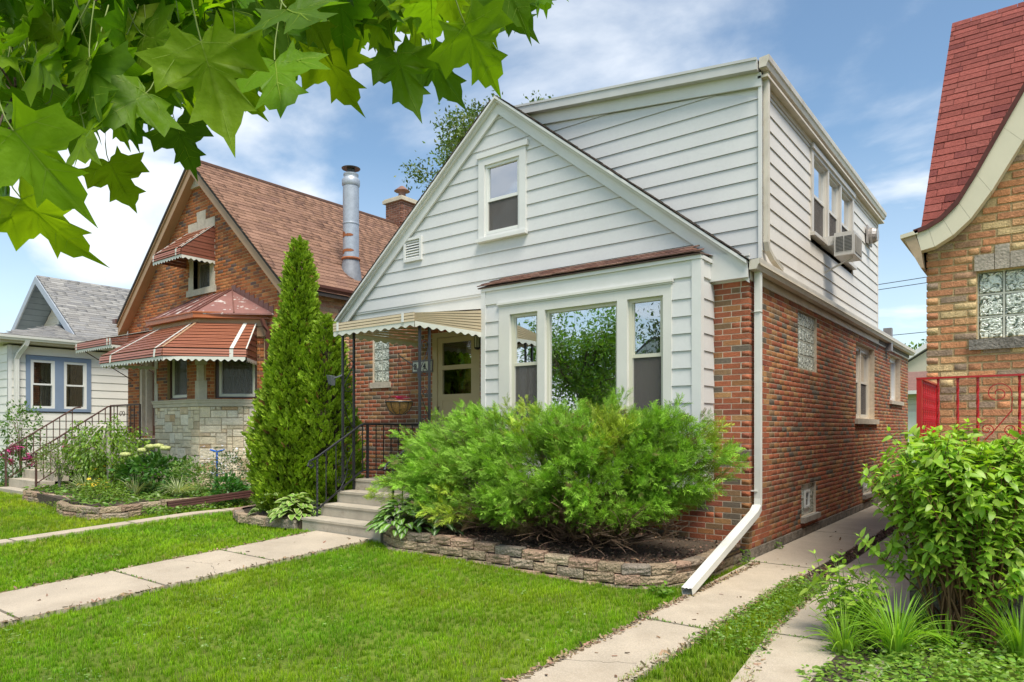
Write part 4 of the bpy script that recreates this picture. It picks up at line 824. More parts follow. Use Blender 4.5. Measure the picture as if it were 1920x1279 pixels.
def stripe(parent, P0, P1, w_, U, n, m=None):
    P0, P1, U, n = (np.asarray(v, float) for v in (P0, P1, U, n)); U = U/np.linalg.norm(U)*w_; mb = MB(); slab4(mb, P0-U+n, P1-U+n, P1+U+n, P0+U+n, .008); mb.build('white_stripe', m or VAL, parent)
AW = thing('gable_awning', None, None, (-12.4, 0, 5.8)); AW.parent = NBH; AW.matrix_parent_inverse = WM[NBH].inverted()
xa, xb = -12.98, -11.74; zt_, zb_, yo = 6.0, 5.22, -.75
awning_face(AW, (xa, 0, zt_), (xb, 0, zt_), (xa, yo, zb_+.14), (xb, yo, zb_+.14), 10); awning_face(AW, (xa, yo, zb_+.13), (xb, yo, zb_+.13), (xa, yo-.01, zb_), (xb, yo-.01, zb_), 3)
for x, s in ((xb, 1), (xa, -1)):
    for i in range(11):
        f0, f1 = i/11, (i+.9)/11; y_ = lambda f: max(-.01, 0); m2 = MB(); z0, z1 = zb_+(zt_-zb_)*f0, zb_+(zt_-zb_)*f1
        def yat(z): return yo if z < zb_+.14 else yo*(1-(z-zb_-.14)/(zt_-zb_-.14))
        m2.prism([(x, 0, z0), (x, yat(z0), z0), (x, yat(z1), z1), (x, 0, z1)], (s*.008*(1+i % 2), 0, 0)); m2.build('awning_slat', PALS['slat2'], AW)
for x in (xa+.06, xb-.18): stripe(AW, (x, 0, zt_), (x, yo, zb_+.14), .025, (1, 0, 0), (0, -.012, .02)); stripe(AW, (x, yo-.02, zb_+.14), (x, yo-.02, zb_), .025, (1, 0, 0), (0, -.012, 0))
stripe(AW, (xb, 0, zt_), (xb, yo, zb_+.14), .012, (1, 0, 0), (.01, -.012, .02))
valance(AW, Frame((xb, yo, 0), (-1, 0, 0), (0, -1, 0)), 0, xb-xa, zb_, .08, .12, .01, VAL, .035); valance(AW, Frame((xb, 0, 0), (0, -1, 0), (1, 0, 0)), 0, -yo, zb_, .08, .12, .006, VAL, .035)
# bay: front face, 45 degree face
bd = .90; CR = (-10.72, -bd); CL = (-12.57, -bd); WR = (-9.82, 0); WL = (-13.47, 0)
F3 = Frame((CR[0], CR[1], 0), (-1, 0, 0), (0, -1, 0)); l3 = CR[0]-CL[0]; r2 = 2**.5
F4 = Frame((WR[0], WR[1], 0), (-1, -1, 0), (1, -1, 0)); l4 = bd*r2; F5 = Frame((CL[0], CL[1], 0), (-1, 1, 0), (-1, -1, 0))
BY2 = thing('stone_bay', None, None, (-11.6, -.45, .17)); BY2.parent = NBH; BY2.matrix_parent_inverse = WM[NBH].inverted()
w3 = (.50, 1.32, 2.13, 3.30); w4 = (.16, .98, 2.13, 3.30)
mb = MB()
for Fq, ll, hl in ((F3, l3, [w3]), (F4, l4, [w4]), (F5, l4, [])):
    for r in rect_sub(0, ll, 2.08, 3.60, hl): mb.fbox(Fq, r[0], r[1], -.20, -.007, r[2], r[3])
mb.build('bay_wall', MORTY, BY2)
mb = MB()
for Fq, ll in ((F3, l3), (F4, l4), (F5, l4)): mb.fbox(Fq, 0, ll, -.20, -.01, -.1, 1.98)
mb.build('base_wall', mat('stone_mortar', (.42, .34, .24), .95, noise=(10, .15)), BY2)
P = Pieces(BY2, 'brick', dict(BRICK, name='brick_orange'), limit=260, minpx=8)
bricks(P, F3, .12, l3-.03, 2.08, 3.40, [w3], pal=PAL_N, course=.0685); bricks(P, F4, .02, l4-.12, 2.08, 3.40, [w4], pal=PAL_N, course=.0685); bricks(P, F5, .05, l4, 2.08, 3.4, [], pal=PAL_N); P.finish()
palS = [(5, (.74, .62, .43)), (3, (.80, .69, .51)), (2, (.64, .50, .33)), (1, (.54, .37, .21)), (2, (.76, .67, .52))]
P = Pieces(BY2, 'stone', dict(name='ashlar_stone', rough=.9, noise=(9, .13), fine=(60, .12), bump=(22, .9), spec=.2), 'rough', 300, minpx=6)
def ashlar(P, F, u0, u1, z0, z1, cell=.075):
    nu, nz = int(round((u1-u0)/.11)), int(round((z1-z0)/cell)); cu, cz = (u1-u0)/nu, (z1-z0)/nz; used = set()
    for k in range(nz):
        for i in range(nu):
            if (i, k) in used: continue
            w_, h_ = random.choice([(1, 1), (2, 1), (3, 1), (2, 1), (2, 2), (3, 2), (1, 2), (4, 1), (2, 3), (3, 3), (4, 2), (2, 2), (3, 2)])
            w_ = min(w_, nu-i); h_ = min(h_, nz-k)
            while any((i+a, k) in used for a in range(w_)): w_ -= 1
            for a in range(w_):
                for b in range(h_): used.add((i+a, k+b))
            c = F.p(u0+(i+w_/2)*cu, -.02, z0+(k+h_/2)*cz); P.add(c, (w_*cu/2-.006, ru(.022, .04), h_*cz/2-.006), F.R(), pick(palS))
ashlar(P, F3, 0, l3, .0, 1.98); ashlar(P, F4, .0, l4, .0, 1.98); ashlar(P, F5, 0, l4, 0, 1.98); P.finish()
mb = MB()                                            # moulded limestone cap
for (d, z0, z1) in ((.06, 2.05, 2.10), (.075, 2.10, 2.125), (.04, 1.98, 2.05)):
    o = d; pts = [(WR[0]+o*.41+.02, .0), (CR[0]+o*.41, CR[1]-o), (CL[0]-o*.41, CL[1]-o), (WL[0]-o*.41-.02, 0)]; mb.prism([(x, y, z0+.0005) for x, y in pts], (0, 0, z1-z0-.001))
mb.build('limestone_cap', mat('limestone_warm', (.56, .49, .37), .8, noise=(5, .1), fine=(60, .06), bump=(60, .3)), BY2)
for i, (z0, z1) in enumerate(((2.126, 2.50), (2.50, 2.82), (2.82, 3.16), (3.16, 3.45))):     # quoins at the two corners
    e = .06 if i % 2 == 0 else 0
    for (c, Fa, Fb, ua, ub) in ((CR, F3, F4, 0, l4),):
        mb = MB(); p0, p1, p2 = Fa.p(.09+e, .012, 0), np.array([CR[0]+.006, CR[1]-.014, 0]), Fb.p(l4-.09-e, .012, 0); b0, b2 = Fa.p(.09+e, -.08, 0), Fb.p(l4-.09-e, -.08, 0); bm = np.array([CR[0]-.03, CR[1]+.07, 0])
        mb.prism([v+np.array([0, 0, z0+.002]) for v in (p0, p1, p2, b2, bm, b0)], (0, 0, z1-z0-.004)); mb.build('corner_stone', SILL, BY2)
    mb = MB(); mb.fbox(F3, l3-.07-e, l3+.01, -.08, .012, z0+.002, z1-.002); mb.build('corner_stone', SILL, BY2)
for Fq, w_ in ((F3, w3), (F4, w4)):
    mb = MB(); mb.fbox(Fq, w_[0], w_[0]+.05, -.14, -.06, w_[2], w_[3]); mb.fbox(Fq, w_[1]-.06, w_[1], -.14, -.06, w_[2], w_[3]); mb.fbox(Fq, w_[0]+.05, w_[1]-.06, -.14, -.05, w_[2], w_[2]+.05); mb.build('brown_trim', mat('dark_brown_trim', (.06, .025, .02), .4, noise=None, bump=None), BY2)
    window(BY2, Fq, w_[0]+.05, w_[1]-.06, w_[2]+.05, w_[3], -.08, .05, True, FRAMEC, 'screen', mat('green_dark_curtain', (.05, .07, .04), .9, noise=(5, .3), bump=None), .80, 'window_glass')
# bay fascia, gutter, hipped metal roof
def ring(mb, o0, o1, z0, z1):
    P0 = [(WR[0]+o0*.41, 0), (CR[0]+o0*.41, CR[1]-o0), (CL[0]-o0*.41, CL[1]-o0), (WL[0]-o0*.41, 0)]; P1 = [(WR[0]+o1*.41+(o1-o0)*.6, 0), (CR[0]+o1*.41, CR[1]-o1), (CL[0]-o1*.41, CL[1]-o1), (WL[0]-o1*.41-(o1-o0)*.6, 0)]
    for i in range(3):
        a, b, c, d = P0[i], P0[i+1], P1[i+1], P1[i]; mb.hexa([(*a, z0), (*b, z0), (*c, z0), (*d, z0), (*a, z1), (*b, z1), (*c, z1), (*d, z1)])
mb = MB(); ring(mb, -.02, .03, 3.40, 3.60); ring(mb, -.02, .05, 3.602, 3.74); mb.build('bay_fascia', TANB, BY2)
mb = MB(); ring(mb, .03, .17, 3.742, 3.765); ring(mb, .12, .17, 3.766, 3.85); ring(mb, .10, .19, 3.835, 3.862); mb.build('copper_gutter', COPP, BY2)
ZR = 3.84; pk = [(-11.05, .0, 4.50), (-12.35, 0, 4.50)]; o = .15; Pb = [(WR[0]+.3, 0), (CR[0]+o*.41, CR[1]-o), (CL[0]-o*.41, CL[1]-o), (WL[0]-.3, 0)]
RM = mat('peeling_roof_paint', (.25, .12, .10), .5, noise=(4, .12), bump=(10, .1), stain=((.52, .47, .43), 4.5, .56, .60))
faces = [((Pb[0][0], 0, ZR), (*Pb[1], ZR), pk[0]), ((*Pb[1], ZR), (*Pb[2], ZR), pk[1], pk[0]), ((*Pb[2], ZR), (Pb[3][0], 0, ZR), pk[1])]
for f in faces: mb = MB(); v = [np.array(p, float) for p in f]; mb.prism(v, (0, 0, -.03)); mb.build('roof_panel', RM, BY2)
mb = MB(); 
for t in (.12, .34, .56, .78, 1.0, 0):
    b = np.array([Pb[1][0]+(Pb[2][0]-Pb[1][0])*t, Pb[1][1], ZR+.012]); a = np.array([pk[0][0]+(pk[1][0]-pk[0][0])*t, 0, 4.512]); mb.tube([b, a], .013, square=True)
mb.tube([(Pb[1][0]*.5+Pb[0][0]*.5, Pb[1][1]*.5, ZR+.01), (pk[0][0], pk[0][1], 4.51)], .012, square=True); mb.build('standing_seam', mat('seam_brown', (.16, .07, .055), .5), BY2, kind='stuff')
mb = MB()                                           # stepped flashing against the wall
for i in range(9): t = i/9; x = Pb[0][0]+(pk[0][0]-Pb[0][0])*t; z = ZR+(4.5-ZR)*t; mb.box(x-.16, x, -.012-.001*i, .0, z, z+.16)
mb.build('stepped_flashing', mat('seam_brown', (.16, .07, .055), .5), BY2, kind='stuff')
# big striped awning round the bay
A2 = thing('bay_awning', None, None, (-11.6, -1.3, 3.2)); A2.parent = NBH; A2.matrix_parent_inverse = WM[NBH].inverted()
zt2, zb2, od = 3.64, 3.04, .90
T1, T2, T0 = (CR[0]+.02, CR[1]-.05), (CL[0]-.02, CL[1]-.05), (WR[0]+.02, -.0)
ofs = od*.41; B1, B2 = (CR[0]+ofs, CR[1]-od), (CL[0]-ofs-.12, CL[1]-od)
# right-hand face follows the 45 degree wall and ends at a side panel
e = np.array([1, 1, 0])/r2; n45 = np.array([1, -1, 0])/r2
T1b = np.array([CR[0]+.02, CR[1]-.05, zt2]); T0b = np.array([WR[0]-.10, -.14, zt2]); B1b = np.array([*B1, zb2]); B0b = T0b+n45*.78; B0b[2] = zb2
awning_face(A2, (*T2, zt2), (*T1, zt2), (*B2, zb2), (*B1, zb2), 16); awning_face(A2, T1b, T0b, B1b, B0b, 16)
dn = np.array([0, 0, -.15]); 
awning_face(A2, (*B2, zb2-.004), (*B1, zb2-.004), (B2[0], B2[1]-.015, zb2-.15), (B1[0], B1[1]-.015, zb2-.15), 3); awning_face(A2, B1b-[0, 0, .004], B0b-[0, 0, .004], B1b+dn+n45*.015, B0b+dn+n45*.015, 3)
for i in range(13):                                  # side panel slats
    z0, z1 = zb2-.15+(zt2-zb2+.15)*i/13, zb2-.15+(zt2-zb2+.15)*(i+.88)/13
    def pv(z): return B0b if z < zb2 else B0b+(T0b-B0b)*((z-zb2)/(zt2-zb2))
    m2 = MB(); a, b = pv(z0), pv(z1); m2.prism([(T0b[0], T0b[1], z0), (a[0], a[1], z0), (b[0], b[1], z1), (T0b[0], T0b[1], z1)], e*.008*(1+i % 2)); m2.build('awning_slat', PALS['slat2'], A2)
wl = lambda a, b, t: np.asarray(a, float)*(1-t)+np.asarray(b, float)*t
for t in (.80, .10): stripe(A2, wl((*T1, zt2), (*T2, zt2), t), wl((*B1, zb2), (*B2, zb2), t), .03, (1, 0, 0), (0, -.02, .026)); stripe(A2, wl((B1[0], B1[1]-.02, zb2), (B2[0], B2[1]-.02, zb2), t), wl((B1[0], B1[1]-.035, zb2-.15), (B2[0], B2[1]-.035, zb2-.15), t), .03, (1, 0, 0), (0, -.012, 0))
stripe(A2, wl(T1b, T0b, .82), wl(B1b, B0b, .82), .035, e, n45*.02+np.array([0, 0, .024])); stripe(A2, wl(B1b, B0b, .82)+n45*.02, wl(B1b, B0b, .82)+dn+n45*.03, .035, e, n45*.012)
stripe(A2, T0b, B0b, .012, e, n45*.02+np.array([0, 0, .02])); stripe(A2, T1b, B1b, .02, e, n45*.01+np.array([0, -.01, .03]), TANB)
valance(A2, Frame((B1[0], B1[1], 0), (-1, 0, 0), (0, -1, 0)), 0, B1[0]-B2[0], zb2-.15, .085, .13, .014, VAL, .04); l5 = np.linalg.norm((B0b-B1b)[:2]); valance(A2, Frame((B1[0], B1[1], 0), e, n45), 0, l5, zb2-.15, .085, .13, .014, VAL, .04)
sd_ = B0b-T0b; valance(A2, Frame((T0b[0], T0b[1], 0), sd_*[1, 1, 0], e), 0, np.linalg.norm(sd_[:2]), zb2-.15, .085, .13, .012, VAL, .04)
sdl = np.array([B2[0], B2[1], 0]); valance(A2, Frame((CL[0]-.1, CL[1]+.3, 0), sdl-np.array([CL[0]-.1, CL[1]+.3, 0]), (-1, 0, 0)), 0, np.linalg.norm((sdl-np.array([CL[0]-.1, CL[1]+.3, 0]))[:2]), zb2-.15, .085, .13, .0, VAL, .04)
# entry: recessed door, its awning, stoop, steps, railings
mb = MB(); F = F2; a, b, c, d = door_h
for u0, u1, dd in ((a, a+.10, -.02), (a+.10, a+.20, -.10), (b-.10, b, -.02), (b-.20, b-.10, -.10)): mb.fbox(F, u0, u1, -.30, dd, c, d)
mb.build('door_surround', SILL, NBH); mb = MB(); mb.fbox(F, a+.2, b-.2, -.30, -.24, c, d); dr = mb.build('entry_door', mat('red_brown_door', (.16, .07, .045), .4, noise=(4, .2)), NBH); mb = MB(); mb.fbox(F, a+.28, b-.28, -.239, -.23, c+.25, d-.2); mb.build('pane', glass_mat('window_glass_strong', .5), dr)
A3 = thing('entry_awning', None, None, (-14.8, -.6, 3.5)); A3.parent = NBH; A3.matrix_parent_inverse = WM[NBH].inverted()
xa, xb, yo = -15.95, -14.0, -1.2
awning_face(A3, (xa, 0, 3.92), (xb, 0, 3.92), (xa, yo, 3.58), (xb, yo, 3.58), 8); awning_face(A3, (xa, yo, 3.575), (xb, yo, 3.575), (xa, yo-.01, 3.43), (xb, yo-.01, 3.43), 3)
for i in range(6):
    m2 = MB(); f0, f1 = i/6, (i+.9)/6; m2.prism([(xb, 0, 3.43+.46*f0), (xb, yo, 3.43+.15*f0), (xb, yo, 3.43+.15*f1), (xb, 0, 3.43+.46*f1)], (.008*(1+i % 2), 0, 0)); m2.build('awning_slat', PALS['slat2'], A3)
stripe(A3, (xb, yo, 3.58), (xb, 0, 3.92), .014, (1, 0, 0), (.01, 0, .02))
for x in (xa+.08, xb-.16, xb-.02): stripe(A3, (x, yo-.02, 3.58), (x, yo-.02, 3.43), .03, (1, 0, 0), (0, -.012, 0))
valance(A3, Frame((xb, yo, 0), (-1, 0, 0), (0, -1, 0)), 0, xb-xa, 3.43, .08, .12, .01, VAL, .04); valance(A3, Frame((xb, 0, 0), (0, -1, 0), (1, 0, 0)), 0, -yo, 3.43, .08, .12, .01, VAL, .04)
mb = MB(); 
for x in (xa+.35, xb-.1): mb.tube([(x, yo, 3.42), (x, -.03, 2.75)], .012, 5)
mb.build('brace', mat('brown_iron', (.09, .045, .035), .5, bump=None), A3, kind='stuff')
BI = mat('brown_iron', (.09, .045, .035), .5, bump=None)
NS = thing('neighbour_steps', 'concrete stoop and steps with brown railings at the brown brick house', 'steps', (-15, -2, .17))
mb = MB(); mb.box(-15.95, -12.9, -1.25, -.0, .0, 1.22); mb.box(-15.97, -12.88, -1.27, 0, 1.2205, 1.30); mb.build('landing', CONCS, NS)
for i in range(6): mb = MB(); y = -1.25-(5-i)*.27-.27; mb.box(-15.9, -14.0, y, -1.251-(5-i-1)*.27 if i < 5 else -1.2701, .0, .17+.188*(i+1)-.14); mb.build('step', CONCS, NS)
def nrail(x, lab):
    r = thing('stair_railing', lab, 'railing', (x, -2.6, .2)); mb = MB(); mb.tube([(x, -2.72, .94), (x, -2.76, .99), (x, -2.70, 1.03), (x, -1.25, 2.03), (x, -1.12, 2.05)], .018, 6); mb.build('top_rail', BI, r); mb = MB(); mb.tube([(x, -2.66, .38), (x, -1.25, 1.36)], .010, square=True); mb.build('bottom_rail', BI, r)
    mb = MB(); mb.box(x-.018, x+.018, -2.68, -2.644, .17, 1.04); mb.build('newel', BI, r)
    for i in range(1, 11): y = -2.66+i*.135; mb = MB(); mb.box(x-.008, x+.008, y-.008, y+.008, .38+(y+2.66)*.695, 1.04+(y+2.66)*.69); mb.build('baluster', BI, r)
    return r
nrail(-15.88, 'brown iron stair railing nearest the white sided cottage'); nrail(-14.05, 'brown iron stair railing behind the small weeping tree')
r = thing('stoop_railing', 'level brown railing with heart scroll across the front of the stoop', 'railing', (-13.4, -1.2, 1.3)); y = -1.2; x0, x1 = -14.05, -12.62
mb = MB(); mb.tube([(x0, y, 2.05), (x1, y, 2.05)], .018, 6); mb.build('top_rail', BI, r); mb = MB(); mb.tube([(x0, y, 1.38), (x1, y, 1.38)], .010, square=True); mb.build('bottom_rail', BI, r)
for x in (x0, x1): mb = MB(); mb.box(x-.016, x+.016, y-.016, y+.016, 1.3, 2.05); mb.build('rail_post', BI, r)
for x in (-13.87, -13.70, -13.22, -13.05, -12.88): mb = MB(); mb.box(x-.008, x+.008, y-.008, y+.008, 1.38, 2.04); mb.build('baluster', BI, r)
mb = MB(); c = np.array([-13.46, y, 1.75]); scroll(mb, c+[-.07, 0, .1], (1, 0, 0), (0, 0, 1), .08, 1.1, .007, 0, 1); scroll(mb, c+[.07, 0, .1], (-1, 0, 0), (0, 0, 1), .08, 1.1, .007, 0, 1); scroll(mb, c+[-.09, 0, -.2], (1, 0, 0), (0, 0, -1), .08, 1.1, .007, 0, 1); scroll(mb, c+[.09, 0, -.2], (-1, 0, 0), (0, 0, -1), .08, 1.1, .007, 0, 1); mb.build('heart_scroll', BI, r, kind='stuff', fixn=False)
# chimney and flue
CHB = thing('chimney', None, None, (-12.4, 6.3, 7.5)); CHB.parent = NBH; CHB.matrix_parent_inverse = WM[NBH].inverted()
cx0, cx1, cy0, cy1 = -12.78, -12.10, 5.92, 6.60; mb = MB(); mb.box(cx0+.007, cx1-.007, cy0+.007, cy1-.007, 6.8, 8.18); mb.build('core', mat('mortar_pink', (.60, .48, .42), .95), CHB)
P = Pieces(CHB, 'brick', dict(BRICK, name='brick_chimney'), limit=200, minpx=6); pc = [(3, (.26, .10, .06)), (2, (.20, .08, .05)), (2, (.30, .13, .08))]
bricks(P, Frame((cx1, cy0, 0), (-1, 0, 0), (0, -1, 0)), 0, cx1-cx0, 6.9, 8.18, pal=pc, e0=1); bricks(P, Frame((cx1, cy0, 0), (0, 1, 0), (1, 0, 0)), 0, cy1-cy0, 6.9, 8.18, pal=pc, e0=2); P.finish()
mb = MB(); mb.box(cx0-.07, cx1+.07, cy0-.07, cy1+.07, 8.18, 8.27); mb.box(cx0-.04, cx1+.04, cy0-.04, cy1+.04, 8.271, 8.31); mb.build('cap', mat('limestone_warm', (.56, .49, .37), .8), CHB)
cc = np.array([(cx0+cx1)/2, (cy0+cy1)/2, 8.3]); mb = MB(); mb.lathe(cc, [(.13, 0), (.13, .14), (.11, .15), (.11, .26), (.24, .29), (.05, .44), (0, .44)], 12); mb.build('chimney_pot', mat('rusty_metal', (.22, .12, .09), .6, noise=(8, .3)), CHB)
FL = thing('metal_flue', None, None, (-9.62, 2.03, 5)); FL.parent = NBH; FL.matrix_parent_inverse = WM[NBH].inverted()
GALV = mat('galvanised_metal', (.40, .43, .47), .45, noise=(14, .12), fine=(60, .06), bump=None, metal=.35); fc = (-9.62, 2.03, 0); rr = .178
mb = MB(); mb.lathe(fc, [(rr, 5.34), (rr, 7.0)], 24); mb.build('pipe', GALV, FL, smooth=True); mb = MB(); mb.lathe(fc, [(rr+.005, 6.96), (rr+.022, 7.0), (rr+.022, 7.10), (rr+.01, 7.12), (rr-.03, 7.17), (rr-.01, 7.20), (rr-.01, 7.24)], 24); mb.lathe(fc, [(rr+.006, 6.10), (rr+.012, 6.12), (rr+.006, 6.14)], 24); mb.build('collar', GALV, FL, smooth=True)
mb = MB(); mb.lathe(fc, [(.09, 7.2), (.09, 7.36)], 8); mb.build('cap_support', mat('dark_metal', (.08, .08, .09), .5), FL); mb = MB(); mb.lathe(fc, [(.20, 7.355), (.21, 7.37), (.0, 7.44)], 24); mb.lathe(fc, [(.20, 7.355), (.0, 7.39)], 24); mb.build('rain_cap', mat('dark_galv', (.19, .19, .20), .4, metal=.5), FL)
RUST = mat('rust', (.30, .10, .035), .8, noise=(8, .35)); mb = MB(); mb.lathe(fc, [(rr+.02, 5.30), (rr+.035, 5.33), (rr+.02, 5.36)], 24); mb.build('rusty_collar', RUST, FL)
for zc, w_, h_, a0 in ((5.86, .5, .07, -1.75), (5.84, .9, .03, -1.0), (5.50, 1.3, .035, -1.2), (5.47, .5, .04, -1.9)):
    mb = MB(); V = []; n = 12
    for i in range(n+1): t = i/n; a = a0+w_*(t-.5)*1.4; hh = h_*math.sin(math.pi*max(t, .02))**.6*ru(.8, 1.2)+.002; V += [(fc[0]+(rr+.004)*math.cos(a), fc[1]+(rr+.004)*math.sin(a), zc+s*hh) for s in (-1, 1)]
    mb.add(V, [(2*i, 2*i+1, 2*i+3, 2*i+2) for i in range(n)]); mb.build('rust_patch', RUST, FL, fixn=False)
mb = MB(); mb.lathe((fc[0], fc[1], 0), [(rr+.0, 5.32), (rr+.05, 5.0), (rr+.10, 4.6)], 20); mb.build('flashing_cone', mat('flashing_grey', (.24, .25, .27), .6, noise=(6, .25), metal=.2), FL, smooth=True)
# rain pipe on the bay, brown
spout(NBH, [(-9.72, -.14, 3.74), (-9.70, -.10, 3.60), (-9.66, -.04, 3.50), (-9.66, -.04, .3)], (.035, .03), BRN, name='brown_downspout')
# ================================================================== WHITE COTTAGE AT THE FAR LEFT
CT = thing('white_cottage', 'white sided cottage with grey shingle roof and blue trimmed paired windows', 'house', (-21.6, 0, .17))
X3 = -18.1; F6 = Frame((X3, -1.95, 0), (0, 1, 0), (1, 0, 0)); F7 = Frame((X3, -1.95, 0), (-1, 0, 0), (0, -1, 0)); CW = dict(m=mat('cottage_siding', (.72, .70, .64), .45, noise=(1.5, .04), bump=None))
mb = MB(); mb.box(-25.1, X3-.5, -1.93, 9, -.1, 3.72); mb.box(-25.1, X3-.02, 1.2, 9, -.1, 3.7); mb.build('wall', WP, CT)
z = .25
BLUE = mat('blue_grey_trim', (.20, .26, .36), .5, noise=(4, .06), bump=None)
while z < 3.62:
    z1 = min(z+.213, 3.66)
    cuts = [(0.06, 11)] if not (z1 > 2.0 and z < 3.42) else [(.06, .38), (1.90, 11)]
    for a, b in cuts: board(CT, F6, a, b, a, b, z, z1-.003, -.005, **CW)
    board(CT, F7, .06, 7, .06, 7, z, z1-.003, -.005, **CW); z = z1
mb = MB(); mb.fbox(F6, -.02, .06, -.03, .02, .2, 3.66); mb.fbox(F7, .0, .06, -.03, .02, .2, 3.66); mb.build('corner_board', WP, CT)
mb = MB(); 
for a, b in ((.37, .47), (1.03, 1.24), (1.80, 1.91)): mb.fbox(F6, a, b, -.02, .025, 2.02, 3.43)
for z0, z1 in ((1.98, 2.06), (3.32, 3.43)): mb.fbox(F6, .37, 1.91, -.02, .024, z0, z1)
mb.build('window_trim', BLUE, CT)
for a, b in ((.47, 1.03), (1.24, 1.80)): window(CT, F6, a, b, 2.06, 3.32, .012, .06, True, FRAMEW, None, mat('brown_curtain', (.16, .13, .11), .9, noise=(8, .3), bump=None), .5, 'window_glass_soft')
gutter(CT, Frame((X3, -2.3, 0), (0, 1, 0), (1, 0, 0)), 0, 3.2, .36, 3.88, m=GUTW); mb = MB(); mb.box(-25.3, X3+.25, -2.2, .9, 3.70, 3.76); mb.build('soffit', mat('cottage_soffit', (.50, .46, .36), .5, noise=None), CT)
spout(CT, [(X3+.30, -1.63, 3.80), (X3+.26, -1.66, 3.66), (X3+.12, -1.76, 3.45), (X3+.06, -1.80, 3.30), (X3+.06, -1.80, .25)], (.05, .04), GUTW, sgn=(0, 1, 0))
GS = dict(name='shingle_grey', rough=.95, noise=(30, .1), fine=(200, .2), bump=(200, .4), spec=.1); palG = [(3, (.27, .26, .245)), (2, (.24, .235, .23)), (1, (.31, .30, .28))]
ca = (-21.6, 6.20); ck = .70; ce = 3.35
mb = MB()
for s in (-1, 1):
    x1 = ca[0]+s*ce; z1 = ca[1]-ck*ce; mb.hexa([(ca[0], -.2, ca[1]-.08), (x1, -.2, z1-.08), (x1, 9.4, z1-.08), (ca[0], 9.4, ca[1]-.08), (ca[0], -.2, ca[1]), (x1, -.2, z1), (x1, 9.4, z1), (ca[0], 9.4, ca[1])])
mb.hexa([(X3+.33, -2.3, 3.80), (X3+.33, 1.1, 3.80), (-21.6, 1.1, 3.80), (-21.6, -2.3, 3.80), (X3+.33, -2.3, 3.87), (X3+.33, 1.1, 3.87), (-20.6, .35, 4.62), (-20.6, .1, 4.62)])
mb.build('roof', mat('grey_felt', (.20, .195, .19), .95, noise=(20, .15)), CT)
P = Pieces(CT, 'roof_shingle', GS, 'box', 260, minpx=7); sl = math.hypot(1, ck)
shingles(P, (ca[0]+ce, -.22, ca[1]-ck*ce), (0, 1, 0), (-1, 0, ck), 9.6, ce*sl, expo=.13, w0=.30, pal=palG, t=.006); 
P.finish()
P = Pieces(CT, 'porch_shingle', GS, 'box', 60, minpx=7, rest='porch_shingles'); vv = np.array([-2.75, 0, .75])
shingles(P, (X3+.33, -2.3, 3.875), (0, 1, 0), vv/np.linalg.norm(vv), 3.4, 2.85, expo=.13, w0=.30, pal=palG, t=.006, clip=lambda c: -2.28+(X3+.33-c[0])*.88 < c[1] < 1.05-(X3+.33-c[0])*.27); P.finish()
GB_ = mat('grey_blue_board', (.36, .40, .46), .5, noise=(4, .05), bump=None)
for s in (-1, 1):
    c = sl; x1 = ce+.03; mb = MB(); mb.prism([(ca[0], -.2, ca[1]-.22*c), (ca[0]+s*x1, -.2, ca[1]-ck*x1-.22*c), (ca[0]+s*x1, -.2, ca[1]-ck*x1-.03*c), (ca[0], -.2, ca[1]-.03*c)], (0, -.04, 0)); mb.build('barge_board', GB_, CT)
    for i in range(15):
        f0, f1 = i/15, (i+.93)/15; mb = MB(); p = lambda f: (ca[0]+s*ce*f, ca[1]-ck*ce*f-.11); a, b = p(f0), p(f1); mb.hexa([(a[0], -.19, a[1]), (b[0], -.19, b[1]), (b[0], .55, b[1]), (a[0], .55, a[1]), (a[0], -.19, a[1]+.02), (b[0], -.19, b[1]+.02), (b[0], .55, b[1]+.02), (a[0], .55, a[1]+.02)]); mb.build('soffit_board', mat('grey_soffit_board', (.22, .27, .32), .6, noise=(5, .08), bump=None), CT)
F8 = Frame((ca[0], .55, 0), (1, 0, 0), (0, -1, 0)); z = 3.7
mb = MB(); mb.prism([F8.p(-3.2, -.1, 3.7), F8.p(3.2, -.1, 3.7), F8.p(0, -.1, 5.95)], (0, .08, 0)); mb.build('gable_wall', WP, CT)
while z < 5.9:
    z1 = z+.2; h0, h1 = max((ca[1]-.16-z)/ck, .02), max((ca[1]-.16-z1)/ck, .01)
    if 4.55 < z1 and z < 5.35: board(CT, F8, -h0, -.42, -h1, -.42, z, z1-.003, .0, **CW); board(CT, F8, .42, max(h0, .43), .42, max(h1, .43), z, z1-.003, .0, **CW)
    else: board(CT, F8, -h0, h0, -h1, h1, z, z1-.003, .0, **CW)
    z = z1
mb = MB(); trim_frame(mb, F8, -.44, .44, 4.55, 5.38, .12, .0, .04); mb.build('window_trim', WP, CT); gwn = window(CT, F8, -.32, .32, 4.58, 5.26, .0, .05, False, BLUE, None, None, .5, 'window_glass')
for i in range(6): mb = MB(); z = 4.66+i*.1; mb.fbox(F8, .0, .25, -.02, .02, z, z+.035); mb.build('louver', GB_, gwn)
